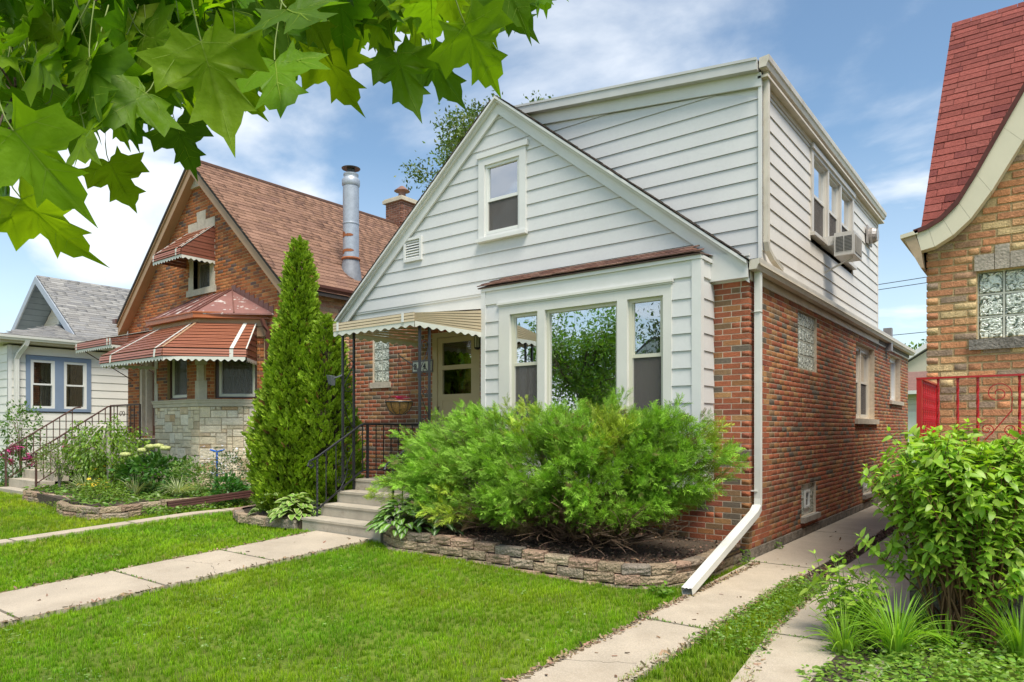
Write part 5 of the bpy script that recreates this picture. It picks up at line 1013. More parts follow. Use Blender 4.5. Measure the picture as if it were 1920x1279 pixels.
# ================================================================== RIGHT NEIGHBOUR
RH = thing('tan_brick_house', 'orange tan brick house with red shingle roof and flared cream eave at the right', 'house', (4, -.7, .1))
FR = Frame((1.87, -.70, 0), (1, 0, 0), (0, -1, 0)); FRS_ = Frame((1.87, -.70, 0), (0, 1, 0), (-1, 0, 0))
wr = (.39, 1.16, 2.33, 2.93)
def rz(u):                                           # underside of the curved rake above u
    x = 1.87+u; pts = [(1.86, 3.17), (1.95, 3.19), (2.09, 3.27), (2.22, 3.39), (2.37, 3.60), (2.59, 3.98), (3.2, 5.10), (4.6, 7.7)]
    for (a, za), (b, zb_) in zip(pts, pts[1:]):
        if a <= x <= b: return za+(zb_-za)*(x-a)/(b-a)
    return 3.17 if x < 1.86 else 7.7
mb = MB()
for r in rect_sub(.0095, 6, -.1, 3.17, [wr]): mb.fbox(FR, r[0], r[1], -.24, -.008, r[2], r[3])
pu = [.0095, .08, .22, .35, .5, .72, 1.33, 2.73]; mb.prism([FR.p(u, -.24, rz(u)+.03) for u in pu]+[FR.p(2.73, -.24, 3.17), FR.p(.0095, -.24, 3.17)], FR.N*.232); mb.fbox(FR, 2.73, 6, -.24, -.008, 3.17, 7.6)
mb.fbox(FRS_, .24, 12, -.24, -.008, -.1, 3.3); mb.fbox(FRS_, .0085, .24, -.2, -.0086, -.1, 3.17); mb.build('wall', mat('mortar_sand', (.52, .38, .20), .95, noise=(14, .15), fine=(160, .14), bump=(120, .6)), RH)
P = Pieces(RH, 'brick', dict(name='rough_brick', rough=.92, noise=(22, .26), fine=(120, .3), bump=(60, .45), spec=.12), 'bev', 300)
bricks(P, FR, 0, 6, 0, 7.2, [wr, (.36, 2.0, 2.93, 3.10), (.50, .63, 3.0, 3.16)], clip=lambda u, z: z < rz(u)+.03, pal=PAL_R, course=.0685, joint=.016, e0=1, wob=.0012)
bricks(P, FRS_, 0, 12, 0, 3.2, [], pal=PAL_R, course=.0685, joint=.016, e0=2); P.finish()
glass_blocks(RH, FR, *wr, 4, 3, d=-.05)
mb = MB(); mb.fbox(FR, .33, 1.3, -.12, .03, 2.235, 2.328); mb.build('sill', DARKST, RH)
for a, b, z1 in ((.37, .515, 3.075), (.52, .625, 3.145), (.63, 1.2, 3.075)): mb = MB(); mb.fbox(FR, a, b, -.1, .012, 2.935, z1); mb.build('lintel_stone', mat('grey_limestone', (.36, .31, .25), .9, noise=(7, .2), fine=(60, .15), bump=(50, .5)), RH)
# curved rake board in cream, segment by segment
lo = [(1.845, 3.155), (1.95, 3.175), (2.09, 3.255), (2.22, 3.375), (2.37, 3.585), (2.59, 3.965), (3.2, 5.09), (4.6, 7.7)]; hi = [(1.80, 3.335), (1.90, 3.36), (2.01, 3.42), (2.13, 3.54), (2.26, 3.76), (2.45, 4.12), (3.0, 5.15), (4.45, 7.85)]
for i in range(7):
    mb = MB(); mb.prism([(lo[i][0], -.72, lo[i][1]), (lo[i+1][0]-.002, -.72, lo[i+1][1]), (hi[i+1][0]-.002, -.72, hi[i+1][1]), (hi[i][0], -.72, hi[i][1])], (0, -.12, 0)); mb.build('rake_board', CREAM, RH)
mb = MB(); mb.prism([(1.70, -.84, 3.30), (1.80, -.84, 3.305), (1.845, -.84, 3.155), (1.86, -.84, 3.0), (1.84, -.84, 3.0)], (0, 12, 0)); mb.build('side_soffit', mat('soffit_tan', (.42, .31, .20), .6), RH)
mb = MB(); mb.prism([(1.68, -.86, 3.32), (1.82, -.86, 3.345), (1.82, -.86, 3.31), (1.68, -.86, 3.285)], (0, 11, 0)); mb.build('eave_trim', CREAM, RH)
RS = dict(name='shingle_red', rough=.92, noise=(30, .2), fine=(180, .35), bump=(140, .8), spec=.15); palR = [(5, (.27, .078, .062)), (3, (.235, .068, .055)), (2, (.29, .09, .072)), (1, (.19, .055, .048))]
mb = MB()                                            # gable roof shell (left slope, curved) and the street slope behind it
for i in range(7):
    a, b = hi[i], hi[i+1]; mb.hexa([(a[0], -.86, a[1]-.02), (b[0], -.86, b[1]-.02), (b[0], 2.5, b[1]-.02), (a[0], 2.5, a[1]-.02), (a[0]-.02, -.86, a[1]+.015), (b[0]-.02, -.86, b[1]+.015), (b[0]-.02, 2.5, b[1]+.015), (a[0]-.02, 2.5, a[1]+.015)])
mb.build('gable_roof', mat('dark_red_felt', (.10, .035, .03), .95), RH)
k49 = 1.16; mb = MB(); mb.hexa([(1.8, -.5, 3.22), (8, -.5, 3.22), (8, 2.5, 3.22+3*k49), (1.8, 2.5, 3.22+3*k49), (1.8, -.5, 3.27), (8, -.5, 3.27), (8, 2.5, 3.27+3*k49), (1.8, 2.5, 3.27+3*k49)]); mb.hexa([(1.8, 2.5, 3.22+3*k49), (8, 2.5, 3.22+3*k49), (8, 8, 3.2), (1.8, 8, 3.2), (1.8, 2.5, 3.27+3*k49), (8, 2.5, 3.27+3*k49), (8, 8, 3.25), (1.8, 8, 3.25)]); mb.build('roof', mat('dark_red_felt', (.10, .035, .03), .95), RH)
mb = MB(); mb.prism([(1.86, -.4, 3.2), (1.86, 2.5, 6.6), (1.86, 7.9, 3.2)], (.05, 0, 0)); mb.build('end_gable', CREAM, RH)
P = Pieces(RH, 'roof_shingle', RS, 'box', 300); sv = np.array([0, 1, k49])
shingles(P, (1.78, -.5, 3.275), (1, 0, 0), sv, 3.0, 3*math.hypot(1, k49)+.05, expo=.125, w0=.24, pal=palR, t=.006, clip=lambda c: c[2] > rz(c[0]-1.87)+.05); P.finish()
# porch block and red railing
mb = MB(); mb.box(1.89, 6, -1.85, -.71, -.1, 1.0); mb.build('porch_base', mat('stained_concrete', (.17, .15, .11), .95, noise=(3, .3), fine=(40, .3), bump=(35, 1.2), stain=((.07, .065, .045), 3, .45, .7)), RH); mb = MB(); mb.box(1.87, 6, -1.87, -.71, 1.0005, 1.07); mb.build('porch_slab', CONCS, RH)
RED = mat('red_paint', (.42, .008, .012), .25, noise=(5, .08), bump=None, spec=.6)
r = thing('red_railing', 'bright red iron porch railing with scrolls in front of tan brick wall', 'railing', (1.95, -1.79, 1.07))
mb = MB(); mb.box(1.93, 5, -1.81, -1.77, 1.925, 1.94); mb.box(1.93, 1.97, -1.7699, -.72, 1.925, 1.94); mb.build('top_rail', RED, r); mb = MB(); mb.box(1.94, 5, -1.80, -1.78, 1.15, 1.165); mb.box(1.94, 1.96, -1.78, -.72, 1.15, 1.165); mb.build('bottom_rail', RED, r)
mb = MB(); mb.box(1.932, 1.968, -1.808, -1.772, 1.07, 1.925); mb.build('rail_post', RED, r); mb = MB(); mb.box(1.932, 1.968, -.79, -.754, 1.07, 1.925); mb.build('rail_post', RED, r)
px = at(1759, 800, 5.9)
for x in [1.95+.128*i for i in range(1, 16) if i not in (4,)]: mb = MB(); twist(mb, (x, -1.79, 1.16), (x, -1.79, 1.925), .008, 5); mb.build('baluster', RED, r)
for y in np.arange(-1.66, -.85, .115): mb = MB(); twist(mb, (1.95, y, 1.16), (1.95, y, 1.925), .008, 5); mb.build('baluster', RED, r)
mb = MB(); cx_ = 1.95+.128*4; cc = np.array([cx_, -1.79, 1.80]); scroll(mb, cc+[.0, 0, 0], (1, 0, 0), (0, 0, 1), .085, 1.6, .005, -.3, 1, 26); mb.tube([cc+[.085, 0, -.03], cc+[.08, 0, -.13], cc+[-.02, 0, -.27], cc+[-.09, 0, -.36]], .005, 5); scroll(mb, cc+[-.07, 0, -.27], (1, 0, 0), (0, 0, 1), .045, 1.5, .005, -1, 1, 20); scroll(mb, cc+[.075, 0, -.27], (1, 0, 0), (0, 0, 1), .045, 1.5, .005, -1, -1, 20); mb.build('scrollwork', RED, r, fixn=False, kind='stuff')
# ================================================================== GARAGE BEHIND, POLES AND WIRES
GA = thing('white_garage', 'white sided garage with brown roof seen in the gap between the houses', 'garage', (1.5, 24, 0))
mb = MB(); mb.box(-3, 4.5, 24, 29, -.1, 3.0); mb.build('wall', mat('garage_white', (.62, .60, .54), .5, noise=(2, .05), bump=None), GA); z = .1
for i in range(15): mb = MB(); mb.box(-3.0, 4.5, 23.975, 23.998, z+i*.2, z+i*.2+.19); mb.build('siding_board', mat('garage_white', (.62, .60, .54), .5, noise=(2, .05), bump=None), GA)
mb = MB(); mb.hexa([(-3.4, 23.5, 2.95), (4.9, 23.5, 2.95), (4.9, 26.5, 3.9), (-3.4, 26.5, 3.9), (-3.4, 23.5, 3.03), (4.9, 23.5, 3.03), (4.9, 26.5, 4.0), (-3.4, 26.5, 4.0)]); mb.build('roof', mat('garage_shingle', (.20, .11, .085), .95, noise=(10, .25)), GA)
mb = MB(); mb.box(-3.4, 4.9, 23.44, 23.5, 2.9, 3.04); mb.build('fascia', WP, GA); mb = MB(); mb.box(-2.3, 1.6, 23.95, 23.974, .02, 2.2); mb.build('garage_door', mat('garage_door_white', (.74, .74, .70), .4, noise=None, bump=None), GA)
GA2 = thing('cream_house', 'cream sided house gable behind the white garage', 'house', (0, 33, 0)); mb = MB(); mb.box(-3.2, 3, 32, 38, -.1, 4.6); mb.prism([(-3.2, 32, 4.6), (3, 32, 4.6), (-.1, 32, 6.6)], (0, 6, 0)); mb.build('wall', mat('cream_siding', (.60, .54, .40), .6, noise=(2, .05)), GA2); mb = MB(); mb.prism([(-3.7, 31.7, 4.35), (-.1, 31.7, 6.75), (-.1, 31.7, 7.0), (-3.9, 31.7, 4.5)], (0, .3, 0)); mb.prism([(3.5, 31.7, 4.35), (-.1, 31.7, 6.75), (-.1, 31.7, 7.0), (3.7, 31.7, 4.5)], (0, 6.3, 0)); mb.prism([(-3.7, 32, 4.35), (-.1, 32, 6.75), (-.1, 32, 7.0), (-3.9, 32, 4.5)], (0, 6, 0)); mb.build('roof', WP, GA2)
for i, (za, zb_, y) in enumerate(((5.75, 6.05, 15), (5.62, 5.90, 15.1), (4.22, 4.42, 14.9))):
    mb = MB(); pts = [(x, y, za+(zb_-za)*(x+3)/5-.25*math.sin(math.pi*(x+9)/22)+.2) for x in np.linspace(-9, 13, 24)]; mb.tube(pts, .012, 4); o = mb.build('overhead_wire', mat('wire', (.03, .03, .03), .6), None)
    tag(o, ['thin upper overhead wire crossing the gap between the houses', 'thin overhead wire just beneath the topmost one in the gap', 'lowest and thickest overhead wire running past the small vent stack'][i], 'wire', 'overhead wires behind the houses')
# ================================================================== PLANTS
def frames(D, roll=None, up=None):
    """Rotations whose second column is D (n,3); the third column is the face normal."""
    D = D/np.linalg.norm(D, axis=1, keepdims=True); n = len(D)
    if up is None: r = RNG.normal(size=(n, 3))
    else: r = np.tile(up, (n, 1))+RNG.normal(size=(n, 3))*(roll or .3)
    S = np.cross(D, r); S /= np.linalg.norm(S, axis=1, keepdims=True)+1e-9; return np.stack([S, D, np.cross(S, D)], 2)
def scatter(name, tpl, Pn, R, sc_, tint, m, parent=None, kind='stuff', smooth=False):
    V, Fc = tpl[:2]; n = len(Pn); k = len(V); sc_ = np.asarray(sc_); sc_ = sc_[:, None, None] if sc_.ndim == 1 else sc_[:, None, :]
    VV = np.einsum('nij,nkj->nki', R, V[None]*sc_)+Pn[:, None, :]
    FF = (Fc[None]+(np.arange(n)*k)[:, None, None]).reshape(-1, Fc.shape[1]); T = np.repeat(tint, len(Fc), 0)
    if len(tpl) > 3: T = T*np.tile(tpl[3], (n, 1))
    o = np_mesh(name, VV.reshape(-1, 3), FF, T, m, parent, kind, smooth)
    if len(tpl) > 2 and tpl[2] is not None: a = o.data.attributes.new('edge', 'FLOAT', 'FACE'); a.data.foreach_set('value', np.tile(np.asarray(tpl[2], np.float32), n))
    return o
def tints(n, base, var=.2, hue=.12):
    b = np.tile(np.array(base), (n, 1)); return np.clip(b*(1+RNG.uniform(-var, var, (n, 1)))*(1+RNG.uniform(-hue, hue, (n, 3))), .002, 1)
GR = lambda name, **k: mat(name, src='attr', rough=k.pop('rough', .55), noise=None, bump=None, spec=k.pop('spec', .3), trans=k.pop('trans', .3), **k)
# templates ----------------------------------------------------------
def blades_tpl(nb=7, h=1., w_=.07, spread=.35, lean=.45):
    V, Fc, T = [], [], []
    for i in range(nb):
        a = ru(0, 6.28); b = ru(0, 6.28); x, y = spread*R_()*math.cos(b), spread*R_()*math.sin(b); L_ = lean*R_(); hh = h*ru(.6, 1.1); dx, dy = math.cos(a), math.sin(a); sx, sy = -dy*w_/2, dx*w_/2; k = len(V)
        V += [(x-sx, y-sy, 0), (x+sx, y+sy, 0), (x+dx*L_*.3+sx*.8, y+dy*L_*.3+sy*.8, hh*.55), (x+dx*L_*.3-sx*.8, y+dy*L_*.3-sy*.8, hh*.55), (x+dx*L_, y+dy*L_, hh)]
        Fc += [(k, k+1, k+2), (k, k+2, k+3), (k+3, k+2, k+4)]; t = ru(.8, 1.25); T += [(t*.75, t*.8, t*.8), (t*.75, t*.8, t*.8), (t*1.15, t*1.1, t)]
    return np.array(V), np.array(Fc), None, np.array(T)
def twig_tpl(nt=9, spreadang=40, wl=.07, l0=.40, threed=.35):
    V, Fc, T = [], [], []
    def dia(p, d, l_, w_, nrm, t):
        p, d, nrm = (np.asarray(v, float) for v in (p, d, nrm)); s = np.cross(d, nrm); s /= np.linalg.norm(s); k = len(V)
        V.extend([p, p+d*l_*.45+s*w_/2, p+d*l_, p+d*l_*.45-s*w_/2]); Fc.append((k, k+1, k+2, k+3)); T.append((t, t, t))
    dia((0, 0, 0), (0, 1, 0), 1.0, wl, (0, 0, 1), .8)
    for i in range(nt):
        t = .1+.82*i/nt; s = 1 if i % 2 else -1; a = math.radians(spreadang*ru(.7, 1.2)); d = np.array([s*math.sin(a), math.cos(a), ru(-threed, threed)]); d /= np.linalg.norm(d)
        dia((0, t, 0), d, l0*(1.15-.7*t)*ru(.8, 1.2), wl*1.25, (ru(-.5, .5), ru(-.3, .3), 1), ru(.85, 1.3))
    return np.array(V), np.array(Fc), None, np.array(T)
def leaf_tpl(w_=.42, fold=.12, droop=.25, edge=None, n=6, pt=.72):
    """Tip along +y, from the origin; folded along the midrib and drooping."""
    V, Fc, E = [], [], []; cols = (-1, -pt, 0, pt, 1) if edge else (-1, 0, 1)
    for i in range(n+1):
        t = i/n; hw = w_/2*math.sin(math.pi*t**.75)**.85 if 0 < t < 1 else .004; z0 = -droop*t*t
        for c in cols: V.append((hw*c, t-.04*abs(c), z0+fold*abs(c)*hw*2))
    k = len(cols)
    for i in range(n):
        for j in range(k-1):
            a = i*k+j; Fc += [(a, a+1, a+k+1), (a, a+k+1, a+k)]; e = edge if edge and j in (0, k-2) else 0; E += [e, e]
    return np.array(V, float), np.array(Fc), np.array(E, float)
TPL['leaf'] = leaf_tpl(); TPL['hosta'] = leaf_tpl(.66, .14, .38, 1.0); TPL['hosta_stripe'] = leaf_tpl(.55, .22, .5, None)
HS = leaf_tpl(.62, .16, .40, 1.0, pt=.26); TPL['hosta_stripe'] = (HS[0], HS[1], 1-HS[2]*1.0)
LEAFP = leaf_tpl(.45, .1, .2, n=3)[:2]
LEAFQ = (np.array([(0, 0, 0), (.24, .42, .05), (0, 1, -.12), (-.24, .42, .05)], float), np.array([(0, 1, 2), (0, 2, 3)]))
# ---- grass ------------------------------------------------------------
def grass(name, regions, dens, size, base, seed, label_kind='stuff', m=None, far=False):
    rng = np.random.default_rng(seed); random.seed(seed); P0 = []
    for (poly_f, x0, x1, y0, y1) in regions:
        n = int(dens*(x1-x0)*(y1-y0)); x = rng.uniform(x0, x1, n); y = rng.uniform(y0, y1, n)
        v = np.stack([x-CAM[0], y-CAM[1]], 1); z = v@FW[:2]; r = v@RT[:2]; px_ = 960+FPX*r/np.maximum(z, .1); py_ = HZ+FPX*1.5/np.maximum(z, .1)
        keep = (z > 2.2) & (px_ > -300) & (px_ < 2200) & (py_ < 1600) & np.array([poly_f(a, b) for a, b in zip(x, y)])
        keep &= rng.uniform(size=n) < np.clip(7.5/np.maximum(z, 1), .38, 1)
        P0.append(np.stack([x[keep], y[keep]], 1))
    Pn = np.vstack(P0); n = len(Pn); Z = np.array([G(a, b) for a, b in Pn])-.032; Pn = np.hstack([Pn, Z[:, None]])
    tp = blades_tpl(7, 1., .085, .42, .5); a = rng.uniform(0, 6.28, n); ca, sa = np.cos(a), np.sin(a); O_, I_ = np.zeros(n), np.ones(n)
    R = np.stack([np.stack([ca, -sa, O_], 1), np.stack([sa, ca, O_], 1), np.stack([O_, O_, I_], 1)], 1)
    z = (Pn[:, :2]-CAM[:2])@FW[:2]; s = size*rng.uniform(.75, 1.2, n)*np.clip(.85+z*.03, .9, 1.25)
    p = Pn; pat = .5+.5*np.sin(p[:, 0]*1.7+1.3*np.sin(p[:, 1]*1.1))*np.sin(p[:, 1]*2.3+.9*np.sin(p[:, 0]*2.1)); pat2 = np.sin(p[:, 0]*7.3+p[:, 1]*3.1)*np.sin(p[:, 1]*6.1-p[:, 0]*2.2)
    T = tints(n, base, .18, .08); T *= (1+.16*(pat-.5)+.07*pat2)[:, None]; T[:, 0] *= (1+.34*(pat-.4)); p3 = np.sin(p[:, 0]*3.1+2*np.sin(p[:, 1]*2.7))*np.sin(p[:, 1]*4.3+1.7*np.sin(p[:, 0]*3.3)); T *= (1+.16*p3)[:, None]; dead = rng.uniform(size=n) < np.where(p3 < -.75, .10, .014); T[dead] = (.42, .36, .14)
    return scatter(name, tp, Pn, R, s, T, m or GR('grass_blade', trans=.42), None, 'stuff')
def in_front_lawn(x, y):
    if x > XL(y)-.01 or y > -2.2 and x < -3.7: return False
    return y < bedfront(x)
BEDP = [(-3.62, -2.42), (-3.25, -2.60), (-2.7, -2.50), (-2.2, -2.40), (-1.5, -2.30), (-.85, -2.20), (-.45, -2.08), (-.16, -1.80), (-.05, -1.45), (-.03, -.9), (-.02, -.12)]
def bedfront(x):
    if x < BEDP[0][0]: return -2.4
    for (a, ya), (b, yb) in zip(BEDP, BEDP[1:]):
        if a <= x <= b and b > a: return ya+(yb-ya)*(x-a)/(b-a)
    return -.1 if x > -.03 else -1
def wob(y): return .03*math.sin(y*5.1)+.02*math.sin(y*13.7+1)
GBASE = (.215, .375, .014)
g1 = grass('lawn', [(lambda x, y: -3.80+wob(y)*.6 < x < XL(y)-.01+wob(y)*.9 and y < bedfront(x)-.02, -3.9, .26, -7.6, -.1)], 940, .047, GBASE, 1)
g2 = grass('lawn', [(lambda x, y: -7.95+.4*wob(y) < x < -4.93+wob(y)*.6 and (y < -2.42 or x < -5.3-.0), -8.1, -4.85, -8.5, -1.0)], 740, .051, GBASE, 2)
g3 = grass('lawn', [(lambda x, y: (x < -8.26 and y < -3.18) or (x < -8.26 and -8.7 < x and y < -.5) or (x < -13.8 and y < -2.6), -20, -8.2, -9.5, -.5)], 520, .054, (.26, .38, .02), 3)
def strip_r(y): return np.interp(y, [-6, -3.9, -2.82, -.71, -.2], [1.42, 1.30, 1.10, .97, .95])
g4 = grass('lawn_strip', [(lambda x, y: XR(y)-.06+wob(y)*1.2 < x < strip_r(y)+.05+wob(y+2) and y < -.75+.3*math.sin(x*20), .60, 1.5, -5.6, -.55)], 900, .066, (.22, .35, .016), 4)
for o, l_ in ((g1, 'lawn'), (g2, 'lawn')): pass
# clover and small weeds in the strip between the paths
def leaf_cloud(name, Pn, size, base, m, parent=None, tpl=None, up=(0, 0, 1), var=.25, roll=.6, kind='stuff', D=None):
    n = len(Pn); D = RNG.normal(size=(n, 3)) if D is None else D
    if up is not None and D is None: pass
    R = frames(D, roll, np.array(up) if up is not None else None); return scatter(name, tpl or LEAFP, Pn, R, size*RNG.uniform(.7, 1.2, n), tints(n, base, var), m, parent, kind)
LEAFM = GR('leaf_green', trans=.3, spec=.45, rough=.4)
n = 2600; yy = RNG.uniform(-3.4, -.75, n); xx = np.array([RNG.uniform(XR(a)-.07, strip_r(a)+.06) for a in yy]); Pn = np.stack([xx, yy, RNG.uniform(.0, .05, n)], 1); D = RNG.normal(size=(n, 3)); D[:, 2] = np.abs(D[:, 2])*.25
leaf_cloud('clover', Pn, .032, (.15, .27, .03), LEAFM, D=D)
# clover specks, edge litter, leaves fallen on the paving
Cl = [(ru(-3.7, .1), ru(-6.5, -2.6)) for _ in range(46)]+[(ru(-7.8, -5.1), ru(-6.5, -2.6)) for _ in range(40)]; Pn = np.array([(c[0]+random.gauss(0, .07), c[1]+random.gauss(0, .07), G(*c)+.0+ru(0, .025)) for c in Cl for _ in range(16)]); Pn = Pn[(Pn[:, 0] < .1) & ((Pn[:, 0] > -3.75) | (Pn[:, 0] < -5.0))]; D = RNG.normal(size=(len(Pn), 3)); D[:, 2] = np.abs(D[:, 2])*.2; leaf_cloud('clover', Pn, .026, (.19, .30, .06), LEAFM, D=D)
jl = [(x, -3.025) for x in np.arange(.17, .72, .012)]+[(x, -2.825) for x in np.arange(1.1, 1.6, .014)]+[(x, -.11) for x in np.arange(.1, .7, .03)]+[(x, yj) for yj in (-3.755, -4.925, -6.105) for x in np.arange(-4.9, -3.85, .03)]
jl = [(x, y) for x, y in jl if math.sin(x*17+y)+R_()*1.2 > .35]; Pn = np.array([(x+random.gauss(0, .006), y+random.gauss(0, .007), G(x, y)+.012) for x, y in jl for _ in range(2)]); D = RNG.normal(size=(len(Pn), 3)); D[:, 2] = np.abs(D[:, 2])+.3; leaf_cloud('joint_weeds', Pn, .026, (.15, .25, .04), LEAFM, D=D)
mb = MB(); random.seed(4)                              # cracks in the concrete
for (x0, y0, x1, y1) in ((.17, -4.3, .62, -4.05), (.62, -4.05, .79, -4.2), (1.2, -2.2, 1.72, -2.0), (1.05, -1.3, 1.5, -1.42), (-4.9, -4.35, -4.3, -4.2), (-4.3, -4.2, -3.82, -4.42)):
    n = 14; pr = None
    for i in range(n+1):
        t = i/n; p = np.array([x0+(x1-x0)*t, y0+(y1-y0)*t+random.gauss(0, .012)*(0 < i < n)]); w_ = .0022*ru(.5, 1.3)
        if pr is not None: z = G(*p)+.0128; mb.add([(pr[0], pr[1]-w_, z), (p[0], p[1]-w_, z), (p[0], p[1]+w_, z), (pr[0], pr[1]+w_, z)], [(0, 1, 2, 3)])
        pr = p
mb.build('pavement_cracks', mat('crack_dark', (.06, .05, .04), .95, noise=None, bump=None), None, kind='structure', fixn=False)
# ---- mulch -------------------------------------------------------------
def chips(name, Pn, base=(.13, .075, .05)):
    n = len(Pn); D = RNG.normal(size=(n, 3)); D[:, 2] *= .35; R = frames(D, .5, np.array([0, 0, 1.]))
    V = np.array([(-1, 0, 0), (1, 0, 0), (.8, 1, .05), (-.7, 1, 0)], float)*[.22, 1, 1]; T = tints(n, base, .55, .12); li = RNG.uniform(size=n) < .22; T[li] = tints(li.sum(), (.30, .19, .13), .3)
    return scatter(name, (V, np.array([(0, 1, 2, 3)])), Pn, R, RNG.uniform(.018, .045, n), T, mat('bark_chip', src='attr', rough=.9, noise=None, bump=None))
def bedz(x, y): return G(x, y)+.165
mb = MB(); bp = [(x, y) for x, y in BEDP]+[(-.02, -.02), (-3.66, -.02)]; c = (-1.9, -1.1); V = [(*c, bedz(*c)+.05)]+[(x, y+(.05 if y < -1 else 0), bedz(x, y)-.01) for x, y in bp]; mb.add(V, [(0, i, i % len(bp)+1) for i in range(1, len(bp)+1)]); mb.build('mulch_bed', DIRT, None, kind='structure')
Pn = []
while len(Pn) < 9000:
    x, y = ru(-3.6, -.03), ru(-2.65, -.03)
    if y > bedfront(x)+.10 and x < -.06: t = 1-min(1, math.hypot((x+1.9)/1.9, (y+1.1)/1.3)); Pn.append((x, y, bedz(x, y)+.05*t+ru(0, .012)))
chips('mulch', np.array(Pn))
Pn = [(ru(XR(y)+.0, strip_r(y)-.0), y, ru(.0, .015)) for y in RNG.uniform(-.95, 8, 4200)]; chips('mulch_strip', np.array(Pn)); Pn = []
for y in RNG.uniform(-7, -.2, 1500): Pn.append((XL(y)+random.gauss(0, .018), y, .012+ru(0, .006)))
for y in RNG.uniform(-8, -2.5, 900): x = random.choice((-4.93, -3.80)); x += random.gauss(0, .02); Pn.append((x, y, G(x, y)+.012+ru(0, .006)))
for y in RNG.uniform(-5, -.5, 700): x = random.choice((XR(y)-.03, strip_r(y)+.03))+random.gauss(0, .02); Pn.append((x, y, .013+ru(0, .004)))
o = chips('edge_litter', np.array(Pn), (.24, .18, .10))
Pn = [(ru(.2, .7), ru(-5, 5), .016) for _ in range(34)]+[(ru(1.1, 1.6), ru(-3.5, 2), .016) for _ in range(26)]+[(x, y, G(x, y)+.017) for x, y in [(ru(-4.9, -3.85), ru(-6, -2.5)) for _ in range(16)]]; chips('fallen_leaves', np.array(Pn), (.16, .10, .05))
mb = MB(); mb.box(.74, 1.02, -.9, 13, -.03, .004); mb.build('soil_strip', DIRT, None, kind='structure')
# ---- retaining walls of rough blocks ------------------------------------
BLK = dict(name='split_block', rough=.95, noise=(9, .28), fine=(70, .3), bump=(38, 1.4), spec=.15, stain=((.09, .10, .05), 5, .58, .75)); palK = [(3, (.35, .265, .18)), (2, (.30, .24, .18)), (2, (.37, .25, .18)), (1, (.42, .33, .23)), (1, (.25, .21, .17))]
def block_wall(t, path, courses=2, bw=.30, bh=.098, depth=.13, zf=G, z0=-.03, outward=None):
    P = Pieces(t, 'block', BLK, 'rough', 300); pts = [np.array(p, float) for p in path]; seg = [np.linalg.norm(b-a) for a, b in zip(pts, pts[1:])]; tot = sum(seg)
    def pos(s):
        for (a, b), l_ in zip(zip(pts, pts[1:]), seg):
            if s <= l_: return a+(b-a)*s/l_, (b-a)/l_
            s -= l_
        return pts[-1], (pts[-1]-pts[-2])/seg[-1]
    for k in range(courses):
        s = -(bw/2 if k % 2 else 0)
        while s < tot:
            w_ = bw*ru(.85, 1.12); a, b = max(s, 0), min(s+w_, tot)
            if b-a > .08:
                p, _ = pos((a+b)/2); p0, _ = pos(a); p1, _ = pos(b); u = (p1-p0); l_ = np.linalg.norm(u); u = u/l_; n_ = np.array([u[1], -u[0]]); z = zf(*p)+z0+bh*(k+.5)+(.004 if k else 0)
                U3 = np.array([*u, 0]); N3 = np.array([*n_, ru(-.02, .02)]); c = np.array([*p, z])-N3*(depth/2+k*.012+ru(-.008, .008)); P.add(c, (l_/2-.004, depth/2, bh/2-.003), np.stack([U3, N3, np.array([0, 0, 1.])], 1), pick(palK))
            s += w_
    P.finish()
t = thing('block_wall', 'low two course split block wall holding the mulch bed under the juniper', 'retaining wall', (-2, -2.4, .1)); block_wall(t, BEDP, 3, z0=-.10)
t = thing('block_wall', 'mossy block garden wall in front of the stone based bay', 'retaining wall', (-11, -3.3, .1)); block_wall(t, [(-13.9, -1.9), (-13.7, -2.9), (-13.3, -3.15), (-11.3, -3.15), (-11.0, -3.2), (-10.6, -3.5), (-10.0, -3.62), (-9.1, -3.5), (-8.85, -3.2), (-8.85, -2.6), (-8.8, -1.6), (-8.75, -.6)], 2, .36, .10)
t = thing('block_edging', 'short row of rounded edging blocks at foot of the tall arborvitae', 'edging', (-6, -2.4, .17)); block_wall(t, [(-7.55, -1.6), (-7.3, -2.2), (-6.6, -2.55), (-6.0, -2.55), (-5.32, -2.46)], 1, .30, .13, z0=0)
mb = MB(); mb.prism([(-13.8, -2.2, .30), (-13.3, -3.05, .30), (-10.6, -3.35, .30), (-9.2, -3.4, .30), (-8.95, -2.8, .30), (-8.8, -.6, .28), (-9.2, -.0, .28), (-13.9, -.0, .28)], (0, 0, -.2)); mb.build('garden_bed', DIRT, None, kind='structure')
mb = MB(); mb.prism([(-7.4, -2.1, .27), (-6.6, -2.45, .27), (-5.3, -2.4, .27), (-5.3, -.0, .27), (-7.5, -.0, .27)], (0, 0, -.2)); mb.build('garden_bed', DIRT, None, kind='structure')
# ---- big juniper ---------------------------------------------------------
def tubes_part(name, lines, m, parent, k=5, kind='stuff'):
    mb = MB()
    for pts, r in lines: mb.tube(pts, r, k, caps=False)
    return mb.build(name, m, parent, kind=kind, fixn=False, smooth=True)
def bez(a, b, c, n): t = np.linspace(0, 1, n)[:, None]; return (1-t)**2*a+2*t*(1-t)*b+t*t*c
random.seed(21)
JU = thing('juniper_bush', 'wide bright green juniper bush spreading under the bay window', 'bush', (-1.8, -1.4, .3))
BARKJ = mat('juniper_bark', (.20, .125, .085), .95, noise=(14, .35), fine=(80, .3), bump=(60, 1)); lines = []; SP, SD, ST_, SS = [], [], [], []
def jz_top(x): return np.interp(x, [-4.3, -3.7, -3.2, -2.6, -1.6, -.6, -.1, .25, .5], [1.25, 1.74, 1.86, 1.80, 1.74, 1.72, 1.72, 1.42, 1.24])
